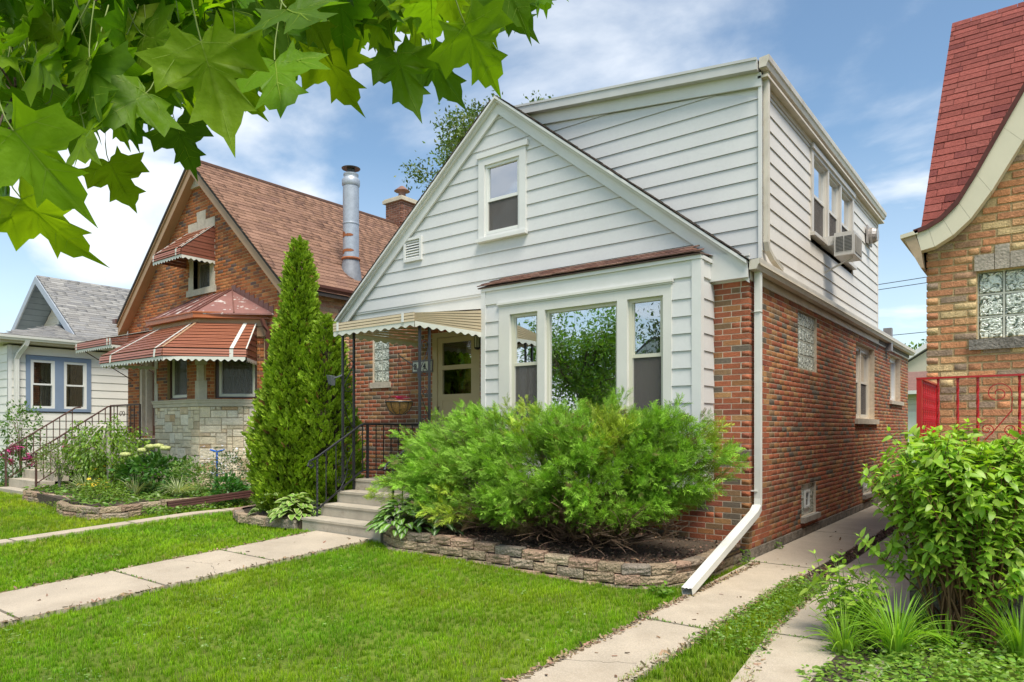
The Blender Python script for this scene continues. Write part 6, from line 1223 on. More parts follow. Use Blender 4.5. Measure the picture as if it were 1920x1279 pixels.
def jz_low(x): return np.interp(x, [-4.3, -3.6, -3.0, -2.2, -1.4, -.7, -.3, .1, .5], [.98, .66, .52, .58, .68, .52, .60, .96, 1.08])
for i in range(620):
    x = random.choice((ru(-3.95, .35), ru(-3.6, .0))); 
    mode = R_(); ph = ru(0, 1)
    # end point on the outer envelope: front face, top, or ends
    yf = np.interp(x, [-4.2, -3.6, -2.6, -1, -.2, .5], [-1.75, -2.35, -2.45, -2.15, -1.6, -1.2]); th = ru(-.15, 1.75)   # 0 front low .. 1.57 top
    z0_, z1_ = jz_low(x), jz_top(x); zc = (z0_+z1_)/2; hz_ = (z1_-z0_)/2; yc = -1.15; dy = yc-yf
    lob = 1+.20*math.sin(x*6.1+th*3)+.12*math.sin(x*11.3-th*5); e = np.array([x+ru(-.15, .15), yc-dy*math.cos(th*.9)*ru(.86, 1.08)*lob, zc+hz_*(math.sin((th-.75)*1.25))*ru(.92, 1.10)*(1+.10*math.sin(x*9)+.05*math.sin(x*17+1))])
    if th > 1.3 and R_() < .4: e[1] = ru(-1.3, -.65); e[2] = z1_-ru(0, .1)
    if th < 1.2 and (math.sin(x*3.7+1.2)*math.sin(th*4.6+x*1.3) > .48 or math.sin(x*6.9)*math.cos(th*5.1+1) > .70): continue
    b = np.array([-1.9+(x+1.9)*.45+ru(-.15, .15), -1.15+ru(-.25, .25), .30+ru(-.03, .05)]); mid = b*.45+e*.55+np.array([0, 0, ru(.05, .35)*(1 if e[2] > .8 else -.3)])
    pts = bez(b, mid, e, 14); 
    if i % 4 == 0: lines.append((pts[:11], np.linspace(.016, .005, 11)))
    L_ = np.linalg.norm(e-mid); pk_i = ru(.70, 1.25)
    if R_() < .07: e = e+(e-mid)/L_*ru(.10, .22)+np.array([0, 0, ru(0, .06)]); pts = bez(b, mid, e, 14)
    for j in range(42):
        t = 1-.50*R_()**1.15; k = t*13; k0 = min(int(k), 12); p = pts[k0]+(pts[k0+1]-pts[k0])*(k-k0); tg = pts[k0+1]-pts[k0]; tg /= np.linalg.norm(tg)
        rad = .02+.11*(1-t)/.5; off = RNG.normal(size=3); off -= tg*(off@tg); off /= np.linalg.norm(off); d = tg*np.array([1, 1, .6])+off*ru(.3, .9)+np.array([ru(-.2, .2), -.25*R_(), ru(-.08, .22)])
        SP.append(p+off*rad*ru(.0, 1)); SD.append(d); SS.append(ru(.10, .185)*(1-.2*(t > .95))); patch = math.sin(x*2.3+1)*math.sin(e[2]*5+x*3.1)
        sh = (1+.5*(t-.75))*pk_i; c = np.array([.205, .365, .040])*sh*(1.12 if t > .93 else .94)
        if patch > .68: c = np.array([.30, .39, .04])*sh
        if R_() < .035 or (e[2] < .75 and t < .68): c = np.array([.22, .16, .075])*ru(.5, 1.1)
        ST_.append(c)
SP, SD, SS, ST_ = np.array(SP), np.array(SD), np.array(SS), np.array(ST_); ST_ = ST_*(1+RNG.uniform(-.22, .22, (len(ST_), 1))); JM = GR('juniper_needles', trans=.22, rough=.6)
TW = [twig_tpl(13, 36, .040, .40, .45), twig_tpl(12, 30, .036, .46, .55)]
idx = RNG.integers(0, 2, len(SP))
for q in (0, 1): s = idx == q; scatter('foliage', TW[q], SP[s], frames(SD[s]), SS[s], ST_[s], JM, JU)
for i in range(150):                                   # bare inner twigs that show below
    x = ru(-3.4, -.2); b = np.array([-1.9+(x+1.9)*.55, -1.2+ru(-.3, .2), .27]); e = np.array([x+ru(-.2, .2), ru(-2.25, -1.3), ru(.32, .80)]); m_ = (b+e)/2+np.array([ru(-.2, .2), ru(-.1, .1), ru(-.12, .12)]); m_[2] = max(m_[2], .27); lines.append((bez(b, m_, e, 7), np.linspace(.011, .003, 7)))
    for _ in range(4): f = e+np.array([ru(-.18, .18), ru(-.2, .05), ru(-.1, .15)]); f[2] = max(f[2], .24); lines.append((bez(bez(b, m_, e, 7)[4], (e+f)/2, f, 5), np.linspace(.005, .0015, 5)))
tubes_part('branches', lines, BARKJ, JU, 4)
# ---- arborvitae ------------------------------------------------------------
random.seed(5)
AR = thing('arborvitae', 'tall dense cone shaped evergreen arborvitae left of the concrete steps', 'tree', (-6.45, -1.6, .2))
AV = twig_tpl(10, 32, .16, .48, .12); SP, SD, SS, ST_ = [], [], [], []
def cone(cx_, cy_, prof, n):
    zs = [p[0] for p in prof]; rs = [p[1] for p in prof]; zz_ = np.linspace(zs[0], zs[-1], 400); ww = np.interp(zz_, zs, rs)+.03; ww /= ww.sum()
    for i in range(n):
        z = RNG.choice(zz_, p=ww)+ru(-.01, .01); a = ru(0, 6.283); lob = 1+.10*math.sin(a*5+z*4)+.08*math.sin(a*9-z*7)+.07*math.sin(z*11+a*3); r = np.interp(z, zs, rs)*lob*ru(.70, 1.04)
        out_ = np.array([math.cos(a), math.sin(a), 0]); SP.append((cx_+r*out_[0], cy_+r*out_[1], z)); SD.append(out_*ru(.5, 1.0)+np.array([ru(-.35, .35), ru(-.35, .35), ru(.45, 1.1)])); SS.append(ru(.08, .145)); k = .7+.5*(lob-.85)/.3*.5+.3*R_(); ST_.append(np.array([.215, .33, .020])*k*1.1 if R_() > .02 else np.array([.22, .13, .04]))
cone(-6.42, -1.6, [(.22, .46), (.45, .60), (.9, .64), (1.56, .60), (2.4, .42), (2.85, .33), (3.15, .23), (3.5, .20), (3.9, .165), (4.2, .10), (4.42, .01)], 14500); cone(-5.98, -1.45, [(.4, .42), (1.0, .46), (1.6, .42), (2.3, .32), (2.8, .20), (3.1, .08), (3.22, .01)], 5200)
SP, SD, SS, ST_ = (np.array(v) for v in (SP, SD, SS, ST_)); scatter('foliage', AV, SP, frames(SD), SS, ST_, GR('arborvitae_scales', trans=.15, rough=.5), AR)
mb = MB(); mb.lathe((-6.45, -1.6, 0), [(.36, .3), (.48, .9), (.40, 1.6), (.26, 2.5), (.10, 3.3), (.04, 4.2)], 14, (1, 1, 1)); mb.lathe((-5.98, -1.45, 0), [(.30, .5), (.34, 1.2), (.22, 2.3), (.04, 3.1)], 12); mb.build('inner_twigs', mat('dead_inner', (.035, .03, .012), .95, noise=(9, .5), fine=(50, .5), bump=(25, 2)), AR); mb = MB(); mb.tube([(-6.45, -1.6, .1), (-6.45, -1.6, .6)], [.07, .05], 8); mb.build('trunk', BARKJ, AR)  # near-black solid cores inside the foliage cones, then the trunk
# ---- leafy shrubs with leaves of their own ---------------------------------
class Leaves:
    def __init__(s, parent, name, matkw, tpl='leaf', limit=300, rest='leaves'): s.P = Pieces(parent, name, matkw, tpl, limit, rest, minpx=9)
    def add(s, p, d, size, tint, up=(0, 0, 1), roll=.4, w_=1.0):
        d = np.asarray(d, float); R = frames(d[None], roll, np.array(up, float))[0]; 
        if R[2, 2] < 0: R = R*np.array([-1, 1, -1])
        s.P.add(p, (size*w_, size, size), R, tint)
    def done(s): s.P.finish()
DOG = dict(name='dogwood_leaf', rough=.42, noise=None, bump=None, spec=.4, trans=.35)
def tj(base, v=.2): k = 1+ru(-v, v); return tuple(np.clip(np.array(base)*k*(1+RNG.uniform(-.08, .08, 3)), .003, 1))
def stem_shrub(t, base, n, targets, lf, leaf, tint, stemm, r0=.010, nleaf=9, zone=.45, spread=.05, side=3, w_=1.0, droop=-.15, tipk=1.3):
    lines = []
    for i in range(n):
        b = np.array(base, float)+np.array([ru(-1, 1)*spread, ru(-1, 1)*spread, 0]); e = targets(); mid = b*.5+e*.5; mid[2] += .12*(e[2]-b[2]); mid[:2] += (b[:2]-e[:2])*.12; pts = bez(b, mid, e, 10); lines.append((pts, np.linspace(r0*ru(.6, 1.3), .002, 10))); shoots = [(pts, zone)]
        for _ in range(side):
            k = random.randint(4, 8); f = pts[k]+(e-pts[k])*ru(.3, .9)+np.array([ru(-.16, .16), ru(-.16, .16), ru(0, .14)]); q_ = bez(pts[k], (pts[k]+f)/2+np.array([0, 0, .03]), f, 6); lines.append((q_, np.linspace(.004, .0015, 6))); shoots.append((q_, .75))
        for pts_, zn in shoots:
            m_ = len(pts_)-1
            for j in range(nleaf):
                t_ = 1-zn*(j//2)/(nleaf/2); k = t_*m_; k0 = min(int(k), m_-1); p = pts_[k0]+(pts_[k0+1]-pts_[k0])*(k-k0); tg = pts_[k0+1]-pts_[k0]; tg /= np.linalg.norm(tg)
                a = (j//2)*1.57+(math.pi if j % 2 else 0)+ru(-.4, .4); s1 = np.cross(tg, [0, 0, 1.]); s1 /= np.linalg.norm(s1)+1e-6; s2 = np.cross(s1, tg); o_ = s1*math.cos(a)+s2*math.sin(a)
                top = j < 2; lf.add(p, o_+tg*(1.1 if top else .35)+np.array([0, 0, droop if not top else .2]), leaf*(.55 if top else ru(.75, 1.12)), tj(np.array(tint)*(tipk if top else 1)), w_=w_)
    return tubes_part('stems', lines, stemm, t, 5)
random.seed(31); STEM = mat('red_brown_stem', (.17, .085, .04), .7, noise=(12, .3), bump=None)
DS = thing('leafy_shrub', 'large leafy green shrub with brown stems in front of the red railing', 'shrub', (2.35, -2.35, .1)); lf = Leaves(DS, 'leaf', DOG)
def tg1():
    while True:
        a, b = ru(-1, 1), ru(-1, 1)
        if a*a+b*b < 1: break
    s_ = math.sqrt(max(0, 1-a*a-b*b)); p = at(1800, 900, 4.9); r = RT*a*.80+FW*b*.55; z = 1.0+.60*s_*ru(.6, 1.0) if R_() < .68 else ru(.55, 1.15)
    return np.array([p[0]+r[0]+.10, p[1]+r[1], z])
stem_shrub(DS, (2.30, -2.45, .05), 105, tg1, lf, .086, (.28, .44, .05), STEM, .011, 18, .55, .18, 4)
for i in range(5): e = np.array([ru(1.75, 2.3), ru(-2.9, -2.3), ru(.35, .7)])
lf.done()
PH = thing('phlox_clump', 'clump of upright leafy stems beside the path at lower right', 'plant', (1.62, -2.75, .0)); lf = Leaves(PH, 'leaf', dict(DOG, name='phlox_leaf'), limit=220)
def tg2(): return np.array([1.60+ru(-.30, .30), -2.68+ru(-.25, .25), ru(.35, .62)])
stem_shrub(PH, (1.64, -2.72, .0), 44, tg2, lf, .092, (.30, .46, .06), mat('green_stem', (.12, .18, .05), .6, noise=None, bump=None), .004, 14, .85, .16, 0, .8); lf.done()
# strap leaved clumps
def strap(t, c, n, L_, base, m, wid=.012, name='leaf', spread=.05, arch=1.0, edge=None, kind='stuff'):
    V, Fc, T, E = [], [], [], []
    for i in range(n):
        a = ru(0, 6.283); l_ = L_*ru(.6, 1.1); out_ = np.array([math.cos(a), math.sin(a), 0]); s = np.array([-out_[1], out_[0], 0]); lean = ru(.15, .95)*arch; p0 = np.array(c, float)+out_*spread*R_(); k = len(V); ns = 7
        for j in range(ns+1):
            t_ = j/ns; th = lean*t_*1.7; 
            p = p0+out_*l_*(t_*math.sin(th*.6+.05))+np.array([0, 0, l_*t_*math.cos(th*.75)]); w_ = wid*(1-t_**2.2)+.0008; V += [p-s*w_/2+np.array([0, 0, .003]), p, p+s*w_/2+np.array([0, 0, .003])]
        tt = tj(base, .25)
        for j in range(ns):
            q = k+3*j; Fc += [(q, q+1, q+4, q+3), (q+1, q+2, q+5, q+4)]; T += [tt, tt]; E += [1., 0.]
    o = np_mesh(name, np.array(V), np.array(Fc), np.array(T), m, t, kind)
    if edge: a_ = o.data.attributes.new('edge', 'FLOAT', 'FACE'); a_.data.foreach_set('value', np.array(E, np.float32))
    return o
DLM = GR('strap_leaf', trans=.35, rough=.45)
def clump(lab, x, y, z, n, L_, base, wid=.012, arch=1.0, nm='daylily_clump', cat='plant', m=None, edge=None, group=None):
    t = thing(nm, lab, cat, (x, y, z), group); strap(t, (x, y, z), n, L_, base, m or DLM, wid, 'leaves', .07, arch, edge); return t
clump('arching green daylily leaves beside the path in the bottom right garden', 1.98, -3.02, .03, 140, .50, (.24, .42, .04), .012, 1.0)
clump('smaller daylily tuft at the edge of the path below the phlox', 1.68, -3.08, .02, 100, .36, (.25, .42, .04), .009, 1.1)
clump('tuft of strap leaves at the foot of the large leafy shrub', 2.22, -2.72, .05, 50, .32, (.20, .36, .04), .014, .9)
clump('strap leaf clump cut by the right edge of the photo', 2.62, -2.72, .05, 100, .52, (.22, .40, .04), .013, .9)
# ground cover at the lower right
n = 9000; xx = RNG.uniform(1.45, 3.3, n); yy = RNG.uniform(-3.9, -1.9, n); lim = 1.60+.07*np.sin(yy*9)+.05*np.sin(yy*23)+np.where(yy < -3.1, .08*(-3.1-yy), 0); k = (xx > lim) & (xx-CAM[0] < 2) ; Pn = np.stack([xx[k], yy[k], np.array([G(a, b) for a, b in zip(xx[k], yy[k])])+RNG.uniform(.0, .085, k.sum())], 1); D = RNG.normal(size=(len(Pn), 3)); D[:, 2] = np.abs(D[:, 2])*.2
leaf_cloud('ground_cover', Pn, .044, (.20, .34, .045), LEAFM, D=D)
mb = MB(); mb.prism([(1.62, -6, .03), (4, -6, .03), (4, -1.8, .05), (1.75, -1.8, .05), (1.62, -2.6, .03)], (0, 0, -.1)); mb.build('garden_soil', DIRT, None, kind='structure')
def blossoms(name, Pn, size, col, parent=None, kind='stuff'):
    V, Fc = [], []
    for j in range(5): a = j*1.2566; k = len(V); V += [(0, 0, 0), (math.cos(a-.5)*.7, math.sin(a-.5)*.7, .15), (math.cos(a), math.sin(a), .2), (math.cos(a+.5)*.7, math.sin(a+.5)*.7, .15)]; Fc.append((k, k+1, k+2, k+3))
    n = len(Pn); D = RNG.normal(size=(n, 3)); D[:, 2] = 0; return scatter(name, (np.array(V), np.array(Fc)), np.asarray(Pn), frames(D+1e-3, .4, np.array([0, 0, 1.])), size*RNG.uniform(.7, 1.2, n), tints(n, col, .15, .05), mat('petal', src='attr', rough=.6, noise=None, bump=None), parent, kind)
blossoms('small_flowers', [(ru(1.75, 2.6), ru(-3.3, -2.0), .13+ru(0, .03)) for _ in range(40)], .009, (.6, .5, .7))
# hostas -----------------------------------------------------------------
def hosta(lab, c, n, L_, tpl, base, edge, lim=60, R0=.34):
    t = thing('hosta_clump', lab, 'plant', c); lf = Leaves(t, 'leaf', dict(name='hosta_'+tpl, rough=.42, noise=None, bump=None, spec=.5, trans=.2, edge=edge), tpl, lim)
    for i in range(n):
        a = ru(0, 6.283); r = R0*math.sqrt(R_()); z = .06+.28*(1-(r/R0)**1.6)+ru(-.02, .03); o_ = np.array([math.cos(a), math.sin(a), 0]); lf.add(np.array(c)+o_*r*.8+[0, 0, z], o_+np.array([0, 0, .55*(1-r/R0)-.05]), L_*ru(.75, 1.15), tj(base, .15), roll=.2)
    lf.done(); return t
random.seed(77)
hosta('hosta with white edged leaves left of the concrete steps', (-5.62, -2.22, .25), 130, .15, 'hosta', (.20, .36, .05), (.50, .55, .25), 80, .36)
hosta('hosta with white edged leaves at the arborvitae foot behind the edging blocks', (-6.15, -2.28, .25), 40, .13, 'hosta', (.10, .20, .03), (.50, .55, .25), 30, .26)
hosta('hosta with glossy white striped dark leaves right of the steps beneath the juniper', (-3.38, -2.30, .30), 190, .15, 'hosta_stripe', (.16, .32, .045), (.40, .48, .30), 100, .42)
hosta('striped hosta half hidden under the left end of the juniper', (-2.95, -2.15, .30), 70, .15, 'hosta_stripe', (.055, .13, .02), (.40, .48, .30), 60, .34)
def weeds(name, c, r, n, s, base=(.14, .26, .03), h=.06):
    Pn = np.array([(c[0]+ru(-r, r), c[1]+ru(-r, r), c[2]+ru(.0, h)) for _ in range(n)]); D = RNG.normal(size=(n, 3)); D[:, 2] = np.abs(D[:, 2])*.4; return leaf_cloud(name, Pn, s, base, LEAFM, D=D)
weeds('weeds', (-.12, -2.12, .0), .13, 70, .07); weeds('weeds', (.06, -1.75, .0), .08, 40, .045); weeds('weeds', (.08, -.35, .02), .06, 35, .05, h=.16); weeds('weeds', (.05, .92, .0), .05, 24, .045, h=.1); weeds('weeds', (.86, .35, .0), .06, 22, .07, h=.09)
# ================================================================== LEFT GARDEN
random.seed(9); GL = .29
def bush(nm, lab, cat, c, r, n, leaf, base, zlo=0, parent=None, trunk=True, tpl=None, drop=False, group=None, stem=None, hollow=.45):
    t = thing(nm, lab, cat, (c[0], c[1], GL), group); c = np.array(c, float); r = np.array(r, float); D = RNG.normal(size=(n, 3)); D /= np.linalg.norm(D, axis=1, keepdims=True); rad = RNG.uniform(hollow, 1, n)**.5; lob = 1+.18*np.sin(D[:, 0]*7+D[:, 2]*5+c[0])+.14*np.sin(D[:, 1]*9+D[:, 0]*4); Pn = c+D*r*(rad*lob)[:, None]; Dl = D+RNG.normal(size=(n, 3))*.6+(np.array([0, 0, -1.2]) if drop else np.array([0, 0, .2])); T = tints(n, base, .25); scatter('foliage', tpl or LEAFP, Pn, frames(Dl, .5, np.array([0, 0, 1.])), leaf*RNG.uniform(.7, 1.2, n), T, LEAFM, t)
    if trunk:
        lines = []
        for i in range(9): e = c+RNG.normal(size=3)*r*.45; lines.append((bez(np.array([c[0]+ru(-.03, .03), c[1], GL]), np.array([c[0], c[1], c[2]-r[2]*.3]), e, 7), np.linspace(.018, .004, 7)))
        tubes_part('stems', lines, stem or BARKJ, t, 5)
    return t
bush('dwarf_conifer', 'small bonsai like shrub with twisted trunk near left end of block wall', 'shrub', (-12.55, -2.75, .95), (.50, .4, .34), 1500, .05, (.17, .23, .06), stem=mat('grey_bark', (.22, .19, .16), .9, noise=(20, .3)))
t = bush('weeping_tree', 'small weeping tree with white bent trunk before the neighbour stoop', 'tree', (-11.9, -2.2, 1.08), (1.0, .7, .60), 3800, .075, (.16, .27, .025), drop=True, trunk=False, hollow=.3)
WB = mat('white_bark', (.52, .47, .40), .8, noise=(14, .25)); lines = [(np.array([(-11.55, -2.25, .25), (-11.57, -2.25, .8), (-11.6, -2.25, 1.35), (-11.62, -2.3, 1.58)]), [.045, .04, .04, .05])]
for i in range(8): e = np.array([-11.9+ru(-.9, .9), -2.3+ru(-.4, .3), ru(1.0, 1.35)]); lines.append((bez(np.array([-11.62, -2.3, 1.56]), np.array([(e[0]-11.62)/2, -2.3, 1.72]), e, 9), np.linspace(.022, .005, 9)))
tubes_part('trunk', lines, WB, t, 6)
bush('rose_bush', 'tall loose green bush against the white cottage wall', 'bush', (-16.75, -2.1, 1.55), (.55, .4, .60), 800, .085, (.10, .20, .03)); pb_ = at(38, 872, 16.5); bush('peony_bush', 'green peony bush behind the lower end of the cottage side railing', 'bush', (pb_[0], pb_[1], .62), (.75, .5, .40), 1100, .09, (.07, .16, .03), trunk=False)
pk_ = thing('peony_blooms', 'cluster of bright pink peony blooms behind the cottage side railing', 'flowers', (-16.4, -3.3, .8))
for px_, py_ in ((18, 848), (28, 838), (38, 842), (22, 866), (46, 862), (56, 858), (8, 856), (62, 872), (124, 838)): p = at(px_, py_, 16.2); blossoms('bloom', [np.array(p)+RNG.normal(size=3)*.028 for _ in range(16)], .065, (.62, .09, .30), pk_, None)
bush('hydrangea', 'deep green hydrangea with pale yellow flower heads below the stone bay', 'bush', (-10.75, -1.85, .62), (.85, .5, .38), 1500, .13, (.07, .18, .03), trunk=False); hf = thing('hydrangea_flowers', 'pale yellow green rounded flower heads above the hydrangea', 'flowers', (-10.7, -2.2, 1.0))
for px_, py_ in ((235, 853), (268, 845), (283, 838), (297, 837), (310, 841)): d_ = 12.75; p = at(px_, py_, d_); mb = MB(); mb.lathe(p, [(.0, -.04), (.07, -.03), (.10, .0), (.08, .04), (0, .055)], 12); mb.build('flower_head', mat('hydrangea_bloom', (.56, .60, .22), .7, noise=(40, .3), fine=(90, .3), bump=(70, 1.5)), hf, smooth=True)
bush('perennial_clump', 'bushy green perennial mound between hydrangea and variegated grass', 'plant', (-9.85, -1.55, .60), (.55, .4, .34), 1400, .065, (.16, .26, .06), trunk=False)
t = bush('blue_star_plant', 'airy perennial with pale blue star flowers against the stone wall', 'plant', (-9.15, -1.15, .75), (.55, .35, .42), 1000, .055, (.11, .17, .07), trunk=False, hollow=.2); blossoms('flowers', [(-9.15+ru(-.5, .5), -1.2+ru(-.35, .1), ru(.7, 1.22)) for _ in range(110)], .024, (.50, .55, .66), t)
VAR = GR('variegated_leaf', trans=.3, rough=.5, edge=(.62, .64, .40))
clump('white striped ornamental grass tuft beside the blue stake', -9.30, -2.05, GL, 150, .46, (.16, .25, .07), .016, 1.1, 'ornamental_grass', m=VAR, edge=1); clump('white striped grass tuft behind the middle of the block wall', -11.35, -2.75, GL, 150, .45, (.15, .23, .09), .016, 1.1, 'ornamental_grass', m=VAR, edge=1); clump('thin variegated grass tuft left of the perennial mound', -10.35, -2.3, GL, 90, .45, (.20, .22, .10), .012, .9, 'ornamental_grass', m=VAR, edge=1)
clump('upright dark green iris leaves between blue stake and arborvitae', -8.95, -1.15, GL-.1, 110, .50, (.05, .16, .02), .016, .55, 'iris_clump'); clump('pair of upright iris blades left of the hydrangea', -11.5, -2.1, GL, 16, .62, (.10, .22, .04), .022, .35, 'iris_clump')
t = bush('yellow_flower_clump', 'low bright green mound with yellow flowers above the block wall', 'plant', (-10.05, -3.0, .45), (.5, .3, .20), 1300, .05, (.17, .27, .03), trunk=False); blossoms('flowers', [(-10.05+ru(-.35, .35), -3.05+ru(-.2, .1), ru(.55, .68)) for _ in range(26)], .035, (.72, .50, .03), t)
t = bush('yellow_bloom_bush', 'small bush dotted with orange yellow blooms behind the dwarf shrub', 'plant', (-12.3, -1.9, .55), (.6, .35, .28), 800, .06, (.11, .18, .03), trunk=False); blossoms('flowers', [(-12.2+ru(-.4, .5), -2.15+ru(-.1, .1), ru(.60, .85)) for _ in range(26)], .035, (.70, .42, .03), t)
bush('leafy_perennial', 'low leafy perennial at the foot of the blue stake', 'plant', (-8.70, -1.45, .46), (.28, .3, .24), 500, .10, (.06, .18, .03), trunk=False)
n = 4200; xx = RNG.uniform(-13.6, -8.9, n); yy = RNG.uniform(-3.4, -.1, n); k = yy > -3.1-.3*(np.abs(xx+9.8) < .8); Pn = np.stack([xx[k], yy[k], GL+RNG.uniform(0, .10, k.sum())], 1); D = RNG.normal(size=(len(Pn), 3)); D[:, 2] = np.abs(D[:, 2])*.3; leaf_cloud('ground_cover', Pn, .085, (.15, .26, .04), LEAFM, D=D)
n = 900; xx = RNG.uniform(-11.0, -9.1, n); Pn = np.stack([xx, -3.42+RNG.normal(size=n)*.10, .24+RNG.uniform(-.12, .04, n)], 1); D = RNG.normal(size=(n, 3)); leaf_cloud('creeping_moss', Pn, .035, (.16, .22, .03), LEAFM, D=D)
n = 1300; Pn = np.stack([RNG.uniform(-9.0, -8.35, n), RNG.uniform(-2.9, -1.0, n), .15+RNG.uniform(0, .12, n)], 1); D = RNG.normal(size=(n, 3)); D[:, 2] = np.abs(D[:, 2])*.3; leaf_cloud('ground_cover', Pn, .065, (.16, .28, .04), LEAFM, D=D)
bt = thing('garden_stake', 'bright blue T shaped metal stake standing in the garden bed', 'stake', (-8.9, -1.75, .3)); bx_ = at(407, 800, 13.0); mb = MB(); X_, Y_ = bx_[0], bx_[1]; mb.tube([(X_, Y_, .50), (X_, Y_, 1.10)], .017, 6); mb.tube([(X_-.13*RT[0], Y_-.13*RT[1], 1.135), (X_, Y_, 1.10), (X_+.14*RT[0], Y_+.14*RT[1], 1.14)], .015, 6); mb.build('blue_pipe', mat('blue_paint', (.01, .12, .55), .35, noise=(20, .1), bump=None), bt); mb = MB(); mb.tube([(X_, Y_, .2), (X_, Y_, .50)], .017, 6); mb.build('worn_tip', mat('worn_tan', (.42, .30, .16), .7), bt)
dp = thing('fallen_downspout', 'length of brown downspout lying across the corner of the block wall', 'pipe', (-8.8, -2, .3)); spout(dp, [at(314, 947, 11.35), at(478, 924, 12.25)], (.055, .045), mat('brown_downspout', (.10, .045, .04), .35, noise=(6, .1), bump=None), sgn=(0, 0, 1), name='pipe')
# ================================================================== TREES
def leaf_tree(t, base, crown, r, n, leaf, tint, nb=16, tr=.2, sparse=.35, m=None, clusters=60, barkc=(.10, .075, .055)):
    base, crown, r = (np.array(v, float) for v in (base, crown, r)); lines = [(bez(base, (base+crown)/2+[.1, .1, 0], crown-np.array([0, 0, r[2]*.2]), 9), np.linspace(tr, tr*.4, 9))]; C_ = []
    for i in range(nb):
        D = RNG.normal(size=3); D /= np.linalg.norm(D); D[2] = abs(D[2])*1.0-.25; e = crown+D*r*ru(.75, 1.0); s = base+(crown-base)*ru(.55, .95); q = bez(s, (s+e)/2+[0, 0, .15*r[2]], e, 8); lines.append((q, np.linspace(tr*.3, tr*.04, 8)))
        for k in range(clusters//nb+1):
            f = q[random.randint(3, 7)]+RNG.normal(size=3)*r*sparse*.45; C_.append(f); lines.append((bez(q[random.randint(2, 6)], (q[4]+f)/2, f, 4), np.linspace(tr*.07, tr*.02, 4)))
    C_ = np.array(C_); k = RNG.integers(0, len(C_), n); Pn = C_[k]+RNG.normal(size=(n, 3))*r*.13*np.array([1, 1, .7]); cm = RNG.uniform(.75, 1.25, len(C_))[k]; scatter('crown', LEAFQ, Pn, frames(RNG.normal(size=(n, 3))+[0, 0, -.3]), leaf*RNG.uniform(.7, 1.3, n), tints(n, tint, .2)*cm[:, None], m or LEAFM, t)
    tubes_part('trunk', lines, mat('tree_bark', barkc, .95, noise=(6, .3), bump=(30, 1)), t, 6)
random.seed(3)
t = thing('locust_tree', 'airy green tree top rising behind the white gable peak', 'tree', (-16.2, 14, 0)); leaf_tree(t, (-15.9, 14.2, 0), (-16.1, 14, 12.6), (2.6, 2.4, 2.8), 16000, .17, (.10, .15, .025), 22, .16, .42, clusters=110)
p = at(1722, 690, 48); t = thing('garden_tree', 'bright green tree behind the white garage in the gap', 'tree', (p[0], p[1], 0)); leaf_tree(t, (p[0], p[1], 0), p+np.array([0, 0, -.3]), (2.6, 2.4, 2.2), 3500, .30, (.14, .22, .03), 12, .3, .6, clusters=70)
t = thing('street_tree', 'leafy street tree across the front, seen reflected in the bay window', 'tree', (-10.3, -13.4, 0)); leaf_tree(t, (-10.0, -13.4, 0), (-10.2, -13.4, 3.7), (2.0, 2.0, 2.3), 15000, .13, (.13, .25, .02), 20, .16, .6, clusters=190)
t = thing('street_tree', 'thin street tree reflected in the right sash of the bay window', 'tree', (-9.5, -24, 0)); leaf_tree(t, (-12.5, -26, 0), (-12.5, -26, 5), (1.6, 1.6, 3.2), 2500, .2, (.08, .12, .03), 14, .15, .5, clusters=60)
OH = thing('brick_house', 'brick house with white gable across the street, seen only in reflections', 'house', (-16, -34, 0)); mb = MB(); mb.box(-22, -12, -40, -33, -.5, 4); mb.build('wall', mat('opposite_brick', (.20, .11, .06), .9, noise=(3, .2)), OH); mb = MB(); mb.prism([(-22.4, -32.8, 4), (-11.6, -32.8, 4), (-17, -32.8, 7.2)], (0, -.3, 0)); mb.build('gable', WP, OH); mb = MB(); mb.prism([(-22.6, -32.5, 3.9), (-11.4, -32.5, 3.9), (-17, -32.5, 7.4)], (0, -8, 0)); mb.v = [(x, y-.35, z+.05) for x, y, z in mb.v]; mb.build('roof', mat('opposite_roof', (.08, .07, .065), .95), OH)
for x in (-20, -17.6, -14.5): mb = MB(); mb.box(x, x+1.1, -33, -32.95, 1.2, 2.7); mb.build('window', WP, OH)
